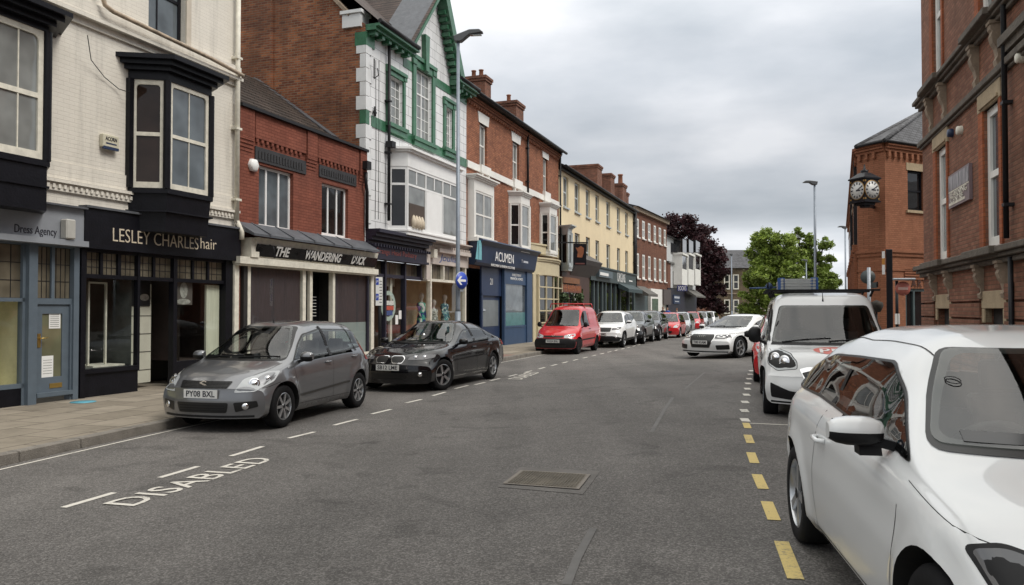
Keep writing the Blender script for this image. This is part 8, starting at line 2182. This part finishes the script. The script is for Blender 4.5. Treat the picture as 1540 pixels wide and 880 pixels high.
c = Car('moving_car', COUPE, M['car_white'], (mid.x, mid.y, gz), hd, 'white coupe with a large dark grille angled out of the right-hand bays into the road', cat='car')
c.windows([(-.73, .955), (.73, .955), (.57, 1.30), (-.57, 1.30)], [(.70, .945), (.05, 1.27), (-.4, 1.305), (-.95, 1.27), (-1.45, 1.08), (-1.55, 1.0), (-.6, .965)], rear=[(-.62, 1.08), (.62, 1.08), (.5, 1.3), (-.5, 1.3)], gm='car_glass', pillars=([(-.62, .95), (-.54, .95), (-.56, 1.33), (-.62, 1.33)],))
headlamp(c, [(2.12, .44, .62), (1.98, .70, .62), (1.76, .86, .68), (1.72, .86, .745), (1.95, .72, .755), (2.10, .48, .74)], (1, .45, .1), cover='lamp_dark', bulbs=(((2.0, .60, .69), .05), ((1.9, .74, .70), .035)))
g6 = [(-.38, .745), (.38, .745), (.42, .66), (.31, .34), (-.31, .34), (-.42, .66)]
c.patch('grille_surround', [(y * 1.05, z + (.014 if z > .7 else (-.014 if z < .4 else 0))) for y, z in g6], 'F', M['chrome'], off=.006, rounding=.03); c.patch('grille', g6, 'F', M['grille_black'], off=.011, rounding=.03)
e = c.project(Vector((0, 0, .67)), Vector((1, 0, 0)), .02); b = MB()
for k in range(4):
    n = 18; yc = -.096 + k * .064
    for q in range(n): a0, a1 = 2 * math.pi * q / n, 2 * math.pi * (q + 1) / n; b.obox((e.x, yc + .042 * math.cos(a0), e.z + .042 * math.sin(a0)), (e.x, yc + .042 * math.cos(a1), e.z + .042 * math.sin(a1)), .008, .008)
b.build('badge', M['chrome'], c.root)
c.mirror_patch('air_intake', [(2.12, .48, .42), (1.92, .84, .44), (1.92, .86, .30), (2.12, .52, .28)], (1, .4, 0), M['grille_black'], off=.006, rounding=.03)
c.patch('splitter', [(-.85, .20), (.85, .20), (.85, .235), (-.85, .235)], 'F', M['trim_black'], off=.006)
c.plate('T80 KAM', None, .50)
door_seams(c, [[(.80, .85), (.72, .5), (.74, .28)], [(-.66, .93), (-.75, .6), (-.72, .28)], [(.74, .28), (-.72, .28)]], 0, 0); bonnet_seams(c, COUPE, (.78, .72, .46), .95, 2.08, 0)
b = MB()
for v in ('L', 'R'): c.seam([(1.7, .78), (.8, .80), (-2.0, .84)], v, w=.010, off=.004, bm=b)
b.build('swage_line', M['trim_black'], c.root, fix=False)
c.mirror(.58, .84, .97, (.12, .2, .13)); c.handle(-.45, .82); c.wiper((1.0, -.6, .96), (.9, .05, .99)); c.wiper((1.0, .05, .96), (.9, .62, .99)); c.wheels('twin', steer=R(0))

# ------------------------------------------------------------------ white van with roof rack, right
BVAN = dict(xf=2.05, xr=-2.32, wb=2.755, W=.915, r=.325, cowl=1.22, flare=.03, nose_r=.34, tail_r=.05, tumble=.17, square=8.0, rimf=.62, mid=.2, rear_bow=.0, cabin=(.05, -1.2, .12, False), bump=.05, tsig=.035,
    top=[(-2.32, .5), (-2.31, 1.62), (-2.22, 1.76), (-1.9, 1.78), (.1, 1.79), (.45, 1.74), (.62, 1.60), (1.20, 1.04), (1.32, .99), (1.6, .95), (1.86, .87), (1.99, .76), (2.05, .55)],
    belt=[(-2.32, 1.05), (-1.5, 1.06), (0, 1.02), (.9, .96), (1.4, .89), (1.8, .78), (2.05, .57)], bot=[(-2.32, .35), (-1.9, .25), (1.6, .20), (2.05, .21)], wid=[(-2.32, .90), (-1.9, .915), (1.2, .915), (2.05, .88)])
hd = math.atan2(-.958, -.287); gz = .16
c = Car('parked_van', BVAN, M['car_white'], place_by_wheel(1157, 622, gz, hd, 2.755, .915, 'f', -1), hd, 'white van with roof rack and red oval bonnet logo, parked behind the near white hatchback', cat='van')
van = c
c.windows([(-.765, 1.035), (.765, 1.035), (.75, 1.58), (-.75, 1.58)], [(1.16, 1.03), (.62, 1.50), (.2, 1.60), (-.28, 1.60), (-.32, 1.04)], gm='car_glass', side_m='car_glass_tint')
c.patch('bonnet_edge_trim', [(-.78, 1.0), (.78, 1.0), (.76, 1.035), (-.76, 1.035)], 'F', M['trim_black'], off=.008)
headlamp(c, [(1.95, .46, .70), (1.80, .70, .66), (1.60, .84, .76), (1.46, .87, .92), (1.58, .80, .99), (1.78, .60, .92), (1.92, .48, .80)], (1, .55, .2), bulbs=(((1.80, .62, .79), .085), ((1.68, .76, .84), .075)))
c.mirror_patch('headlight_rim', [(1.95, .452, .695), (1.80, .70, .653), (1.60, .847, .753), (1.46, .877, .92), (1.58, .805, 1.0), (1.78, .595, .93), (1.92, .47, .805)], (1, .55, .2), M['trim_black'], off=.003, rounding=.04)
g_ = [(-.40, .68), (-.30, .71), (.30, .71), (.40, .68), (.33, .54), (.20, .50), (-.20, .50), (-.33, .54)]
c.patch('grille_surround', [(y * 1.07, z + (.018 if z > .6 else -.014)) for y, z in g_], 'F', M['chrome'], off=.006, rounding=.02); c.patch('grille', [(y, z - .035 if z > .6 else z) for y, z in g_], 'F', M['grille_black'], off=.011, rounding=.02)
e = c.project(Vector((0, 0, .655)), Vector((1, 0, 0)), .022); b = MB(); n = 22
for q in range(n): a0, a1 = 2 * math.pi * q / n, 2 * math.pi * (q + 1) / n; b.obox((e.x, .06 * math.cos(a0), e.z + .06 * math.sin(a0)), (e.x, .06 * math.cos(a1), e.z + .06 * math.sin(a1)), .014, .014)
b.obox((e.x, -.09, e.z + .02), (e.x, .01, e.z + .012), .012, .014); b.obox((e.x, .01, e.z + .012), (e.x, -.01, e.z - .012), .012, .014); b.obox((e.x, -.01, e.z - .012), (e.x, .09, e.z - .02), .012, .014); b.build('badge', M['chrome'], c.root)
c.mirror_patch('fog_recess', [(2.05, .36, .38), (2.0, .56, .40), (1.82, .80, .50), (1.85, .80, .30), (2.05, .36, .26)], (1, .35, 0), M['trim_black'], off=.007, rounding=.02)
c.patch('lower_grille', [(-.38, .38), (.38, .38), (.38, .26), (-.38, .26)], 'F', M['trim_black'], off=.007)
for k, z in enumerate((.29, .32, .35)): c.seam([(-.36, z), (.36, z)], 'F', w=.010, off=.012, mat='grille_black', name='grille_bar')
c.patch('bumper_lip', [(-.8, .225), (.8, .225), (.8, .25), (-.8, .25)], 'F', M['trim_black'], off=.004)
c.plate('YX15 OKD', None, .42, w=.50)
door_seams(c, [[(1.10, 1.08), (1.05, .6), (.95, .32)], [(-.36, 1.7), (-.34, .9), (-.36, .32)]], 0, 0)
b = MB()
for sg in (1, -1): c.seam([(1.22, sg * .80), (1.55, sg * .76), (1.80, sg * .58)], 'T', bm=b)
for v in ('L', 'R'): pass
b.build('panel_gap', M['grille_black'], c.root, fix=False)
b = MB()
for sg in (1, -1): c.seam([(sg * .795, 1.05), (sg * .765, 1.58)], 'F', w=.035, off=.008, bm=b)
b.build('pillar_trim', M['trim_black'], c.root, fix=False)
# the round bonnet logo
def oval(cx, cy, rx, ry, n=28): return [(cx + rx * math.cos(2 * math.pi * k / n), cy + ry * math.sin(2 * math.pi * k / n)) for k in range(n)]
lg = c.patch('bonnet_logo', oval(1.58, .05, .19, .27), 'T', plain('logo_red', (.60, .12, .09), .35, var=0), off=.004, step=.05)
o = text_mesh('lettering', 'prs', .27, M['white_letter'], lg, (0, 0, 0), 'ground', 0, width=.38, bold=.006)
for v in o.data.vertices:
    x, y = v.co.x, v.co.y; q = c.project(Vector((1.57 - y * 1.0, .05 + x, 0)), Vector((0, 0, 1)), .009); v.co = q
c.mirror(.98, .87, 1.14, (.13, .18, .24), M['trim_black']); c.wiper((1.25, -.62, 1.06), (1.15, .05, 1.09)); c.wiper((1.25, .02, 1.06), (1.15, .64, 1.09)); c.aerial(.55, h=.16, back=-.08); c.wheels('steel', rim_m='galv')
rk = empty('roof_rack', (0, 0, 0)); set_parent(rk, c.root)
b = MB()
for x in (.35, -.7, -1.7):
    b.tube([(x, -.70, 1.72), (x, -.74, 1.82)], .02, 6); b.tube([(x, .70, 1.72), (x, .74, 1.82)], .02, 6); b.box(x - .025, x + .025, -.84, .84, 1.81, 1.84)
b.tube([(.35, .80, 1.87), (.35, .80, 1.95)], .015, 6); b.tube([(.35, -.80, 1.87), (.35, -.80, 1.95)], .015, 6)
b.build('cross_bars', M['trim_black'], rk)
# aluminium ladder sections and blue straps lying on the rack
def on_van(x, y, z): m = Matrix.Translation(c.root.location) @ Matrix.Rotation(hd, 4, 'Z'); return m @ Vector((x, y, z))
p = on_van(-.7, -.34, 1.845); ld = empty('ladder', p, hd, 'folded aluminium ladder with blue straps lying on the white van roof rack', 'ladder')
b = MB()
for k in range(4):
    for yy in (-.24, .24): b.box(-1.0, 1.0, yy - .02, yy + .02, k * .045, .036 + k * .045)
    for q in range(9): b.box(-.98 + q * .24, -.94 + q * .24, -.24, .24, .004 + k * .045, .032 + k * .045)
b.build('rails', plain('ladder_alu', (.42, .43, .42), .45, .6, var=.15), ld)
b = MB()
for yy in (-.30, .20): b.box(.75, .98, yy, yy + .10, -.005, .185)
b.build('strap', plain('strap_blue', (.03, .09, .28), .6, var=.3), ld)
p = on_van(.3, -.78, 1.845); tb = empty('tool_bundle', p, hd, 'blue and dark bundle strapped at the left end of the van roof rack', 'bundle')
b = MB(); b.lathe([(0, 0), (.05, .01), (.06, .06), (.03, .1), (0, .11)], 10); b.tube([(0, -.3, .02), (0, .12, .03)], .014, 8); b.build('bundle', plain('bundle_blue', (.04, .07, .15), .7, var=.6, vscale=20), tb)

# ------------------------------------------------------------------ red car behind the van, then the near white hatchback
hd = math.atan2(-1, -.315); gz = .165
build_hatch(M['car_red'], place_by_wheel(1139.5, 574.0, gz, hd, 2.38, .845, 'f', -1), hd, 'red car almost hidden behind the white van on the right, only its edge showing', 'FJ05 AWN', None, res=.7)
THREE = dict(xf=2.08, xr=-1.87, wb=2.47, W=.87, r=.315, cowl=1.06, flare=.018, nose_r=.36, tail_r=.20, tumble=.50, square=4.0, rimf=.70, tsig=.05, rear_bow=.10,
    top=[(-1.87, .60), (-1.86, .88), (-1.78, 1.02), (-1.52, 1.26), (-1.30, 1.36), (-.9, 1.425), (-.3, 1.44), (.12, 1.415), (.32, 1.355), (.98, .99), (1.10, .955), (1.55, .89), (1.82, .80), (2.0, .68), (2.08, .50)],
    belt=[(-1.87, .86), (-1.5, .96), (-.8, .945), (.3, .90), (1.0, .865), (1.5, .80), (2.08, .55)], creasez=[(-1.87, .90), (2.0, .74)], crease=.010,
    bot=[(-1.87, .34), (-1.5, .24), (-1.2, .19), (1.4, .18), (2.08, .19)], wid=[(-1.87, .82), (-1.4, .87), (1.2, .87), (2.08, .84)])
gz = .17; hd = math.atan2(-math.cos(.165), -math.sin(.165))
c = Car('parked_car', THREE, M['car_white'], place_by_wheel(1216.5, 814.7, gz, hd, 2.47, .87, 'r', -1), hd, 'white three-door hatchback filling the bottom right corner, nearest car on the right', res=1.6)
a1 = c
c.windows([(-.72, .985), (.72, .985), (.555, 1.335), (-.555, 1.335)], [(.84, .965), (.36, 1.24), (.05, 1.325), (-.5, 1.365), (-1.0, 1.325), (-1.33, 1.20), (-1.50, 1.045), (-.8, 1.005)], rear=[(-.55, 1.08), (.55, 1.08), (.45, 1.33), (-.45, 1.33)], gm='car_glass', side_m='car_glass_tint', pillars=([(-.50, .99), (-.43, .99), (-.455, 1.18), (-.50, 1.18)],), border=.013)
b = MB(); n = 26; ctr = (-.50, 1.20)
for q in range(n):
    a0, a1_ = 2 * math.pi * q / n, 2 * math.pi * (q + 1) / n
    p = c.project(Vector((0, ctr[0] + .024 * math.cos(a0), ctr[1] + .013 * math.sin(a0))), Vector((1, 0, 0)), .013); p2 = c.project(Vector((0, ctr[0] + .024 * math.cos(a1_), ctr[1] + .013 * math.sin(a1_))), Vector((1, 0, 0)), .013); b.obox(p, p2, .004, .003)
b.build('permit_holder', M['trim_black'], c.root)
frit = [(-.60, .995), (.60, .995), (.59, 1.03), (-.59, 1.03)]
c.patch('windscreen_frit', frit, 'F', plain('frit', (.035, .036, .038), .15, var=0), off=.0125, step=.03)
headlamp(c, [(2.02, .42, .60), (1.86, .68, .60), (1.66, .80, .66), (1.50, .835, .765), (1.62, .79, .80), (1.84, .60, .76), (1.98, .45, .70)], (1, .6, .2), cover='lamp_dark', bulbs=(((1.86, .60, .68), .06), ((1.72, .73, .70), .045)))
c.mirror_patch('headlight_rim', [(2.03, .40, .585), (1.86, .68, .585), (1.66, .81, .645), (1.47, .85, .77), (1.61, .80, .815), (1.84, .59, .775), (1.98, .43, .715)], (1, .6, .2), M['trim_black'], off=.003, rounding=.03)
g6 = [(-.34, .70), (.34, .70), (.37, .63), (.28, .34), (-.28, .34), (-.37, .63)]; c.patch('grille', g6, 'F', M['grille_black'], off=.008, rounding=.03)
c.plate('FP13 ZTM', None, .47)
bb = MB()
for v in ('L', 'R'):
    for q in ([(.895, .76), (.84, .50), (.80, .27)], [(-.50, .95), (-.60, .72), (-.66, .50), (-.62, .27)], [(.80, .27), (-.62, .27)], [(.93, .86), (1.35, .80), (1.62, .77)]): c.seam(q, v, w=.006, off=.001, bm=bb)
bb.build('panel_gap', M['grille_black'], c.root, fix=False)
bb = MB()
for sg in (1, -1): c.seam([(.25, sg * .50), (-.6, sg * .535), (-1.3, sg * .50)], 'T', w=.010, off=.002, bm=bb)
bb.build('panel_gap', M['grille_black'], c.root, fix=False)
for sg in (1, -1):   # larger two-tone mirrors
    pass
c.mirror(.60, .79, 1.00, (.16, .215, .125)); c.handle(-.42, .80, L_=.19)
b = MB()
for sg in (1, -1): b.prism([(.55, .90), (.64, .90), (.62, .95), (.54, .95)], 'y', sg * .84, sg * .93)
b.build('mirror_base', M['trim_black'], c.root)
for v in ('L', 'R'): c.patch('sill_strip', [(.82, .20), (-.80, .20), (-.80, .245), (.82, .235)], v, plain('sill_dirty', (.30, .29, .27), .6, var=.3, vscale=8), off=.006)
c.wheels('five')
# ================================================================== distant people
def person(loc, rz, label, coat, legs, hair, h=1.72, stride=.22):
    s = h / 1.75
    V = [(0, 0, .93), (0, 0, 1.12), (0, .0, 1.38), (0, 0, 1.50), (0, .01, 1.56), (0, .0, 1.66), (0, 0, 1.74),
         (.10, 0, .88), (.11, stride * .5, .48), (.11, stride, .07), (.11, stride + .16, .035), (-.10, 0, .88), (-.11, -stride * .3, .49), (-.11, -stride, .10), (-.11, -stride + .14, .04),
         (.19, 0, 1.42), (.24, -.05, 1.15), (.24, .08, .93), (.24, .12, .85), (-.19, 0, 1.42), (-.24, .05, 1.15), (-.24, .16, .95), (-.24, .2, .88)]
    E = [(0, 1), (1, 2), (2, 3), (3, 4), (4, 5), (5, 6), (0, 7), (7, 8), (8, 9), (9, 10), (0, 11), (11, 12), (12, 13), (13, 14), (2, 15), (15, 16), (16, 17), (17, 18), (2, 19), (19, 20), (20, 21), (21, 22)]
    rad = [.15, .14, .15, .07, .055, .10, .07, .10, .065, .045, .035, .10, .065, .045, .035, .065, .05, .04, .03, .065, .05, .04, .03]
    me = bpy.data.meshes.new('person'); me.from_pydata([tuple(c * s for c in v) for v in V], E, []); o = bpy.data.objects.new('person', me); col.objects.link(o)
    md = o.modifiers.new('s', 'SKIN'); 
    for i, r_ in enumerate(rad): me.skin_vertices[0].data[i].radius = (r_ * s, r_ * s * .85)
    me.skin_vertices[0].data[0].use_root = True
    o.modifiers.new('d', 'SUBSURF').levels = 1
    dg = bpy.context.evaluated_depsgraph_get(); m2 = bpy.data.meshes.new_from_object(o.evaluated_get(dg)); bpy.data.objects.remove(o)
    skin = plain('skin', (.42, .25, .18), .6, var=.05); m2.materials.clear()
    for m in (coat, legs, skin, hair): m2.materials.append(m)
    for p in m2.polygons:
        z = p.center.z / s; x = abs(p.center.x) / s
        p.material_index = 1 if z < .90 and x < .2 else (3 if z > 1.70 or (z > 1.60 and p.center.y < -.02) else (2 if z > 1.50 or (x > .2 and z < .91) else 0)); p.use_smooth = True
    o = bpy.data.objects.new('person', m2); col.objects.link(o); o.location = loc; o.rotation_euler = (0, 0, rz); tag(o, label, 'person'); return o
def at_depth(px, y): return (px - 770) / FPX * y
blue = plain('coat_blue', (.02, .08, .38), .7); dk = plain('trousers', (.02, .022, .03), .8); hr = plain('hair_brown', (.16, .06, .02), .7); hd_ = plain('hair_dark', (.02, .015, .012), .7)
person((at_depth(1003.5, 58), 58, .12), 2.6, 'person in a bright blue coat walking on the far left pavement', blue, dk, hd_)
person((at_depth(1018, 60), 60, .12), 1.0, 'person with reddish brown hair and dark clothes on the far left pavement', plain('coat_dark', (.05, .03, .025), .8), dk, hr, h=1.66)
person((at_depth(997, 55), 55, .12), 2.2, 'person in dark clothes just left of the blue coat on the far pavement', plain('coat_black', (.03, .03, .04), .8), dk, hd_, h=1.75)
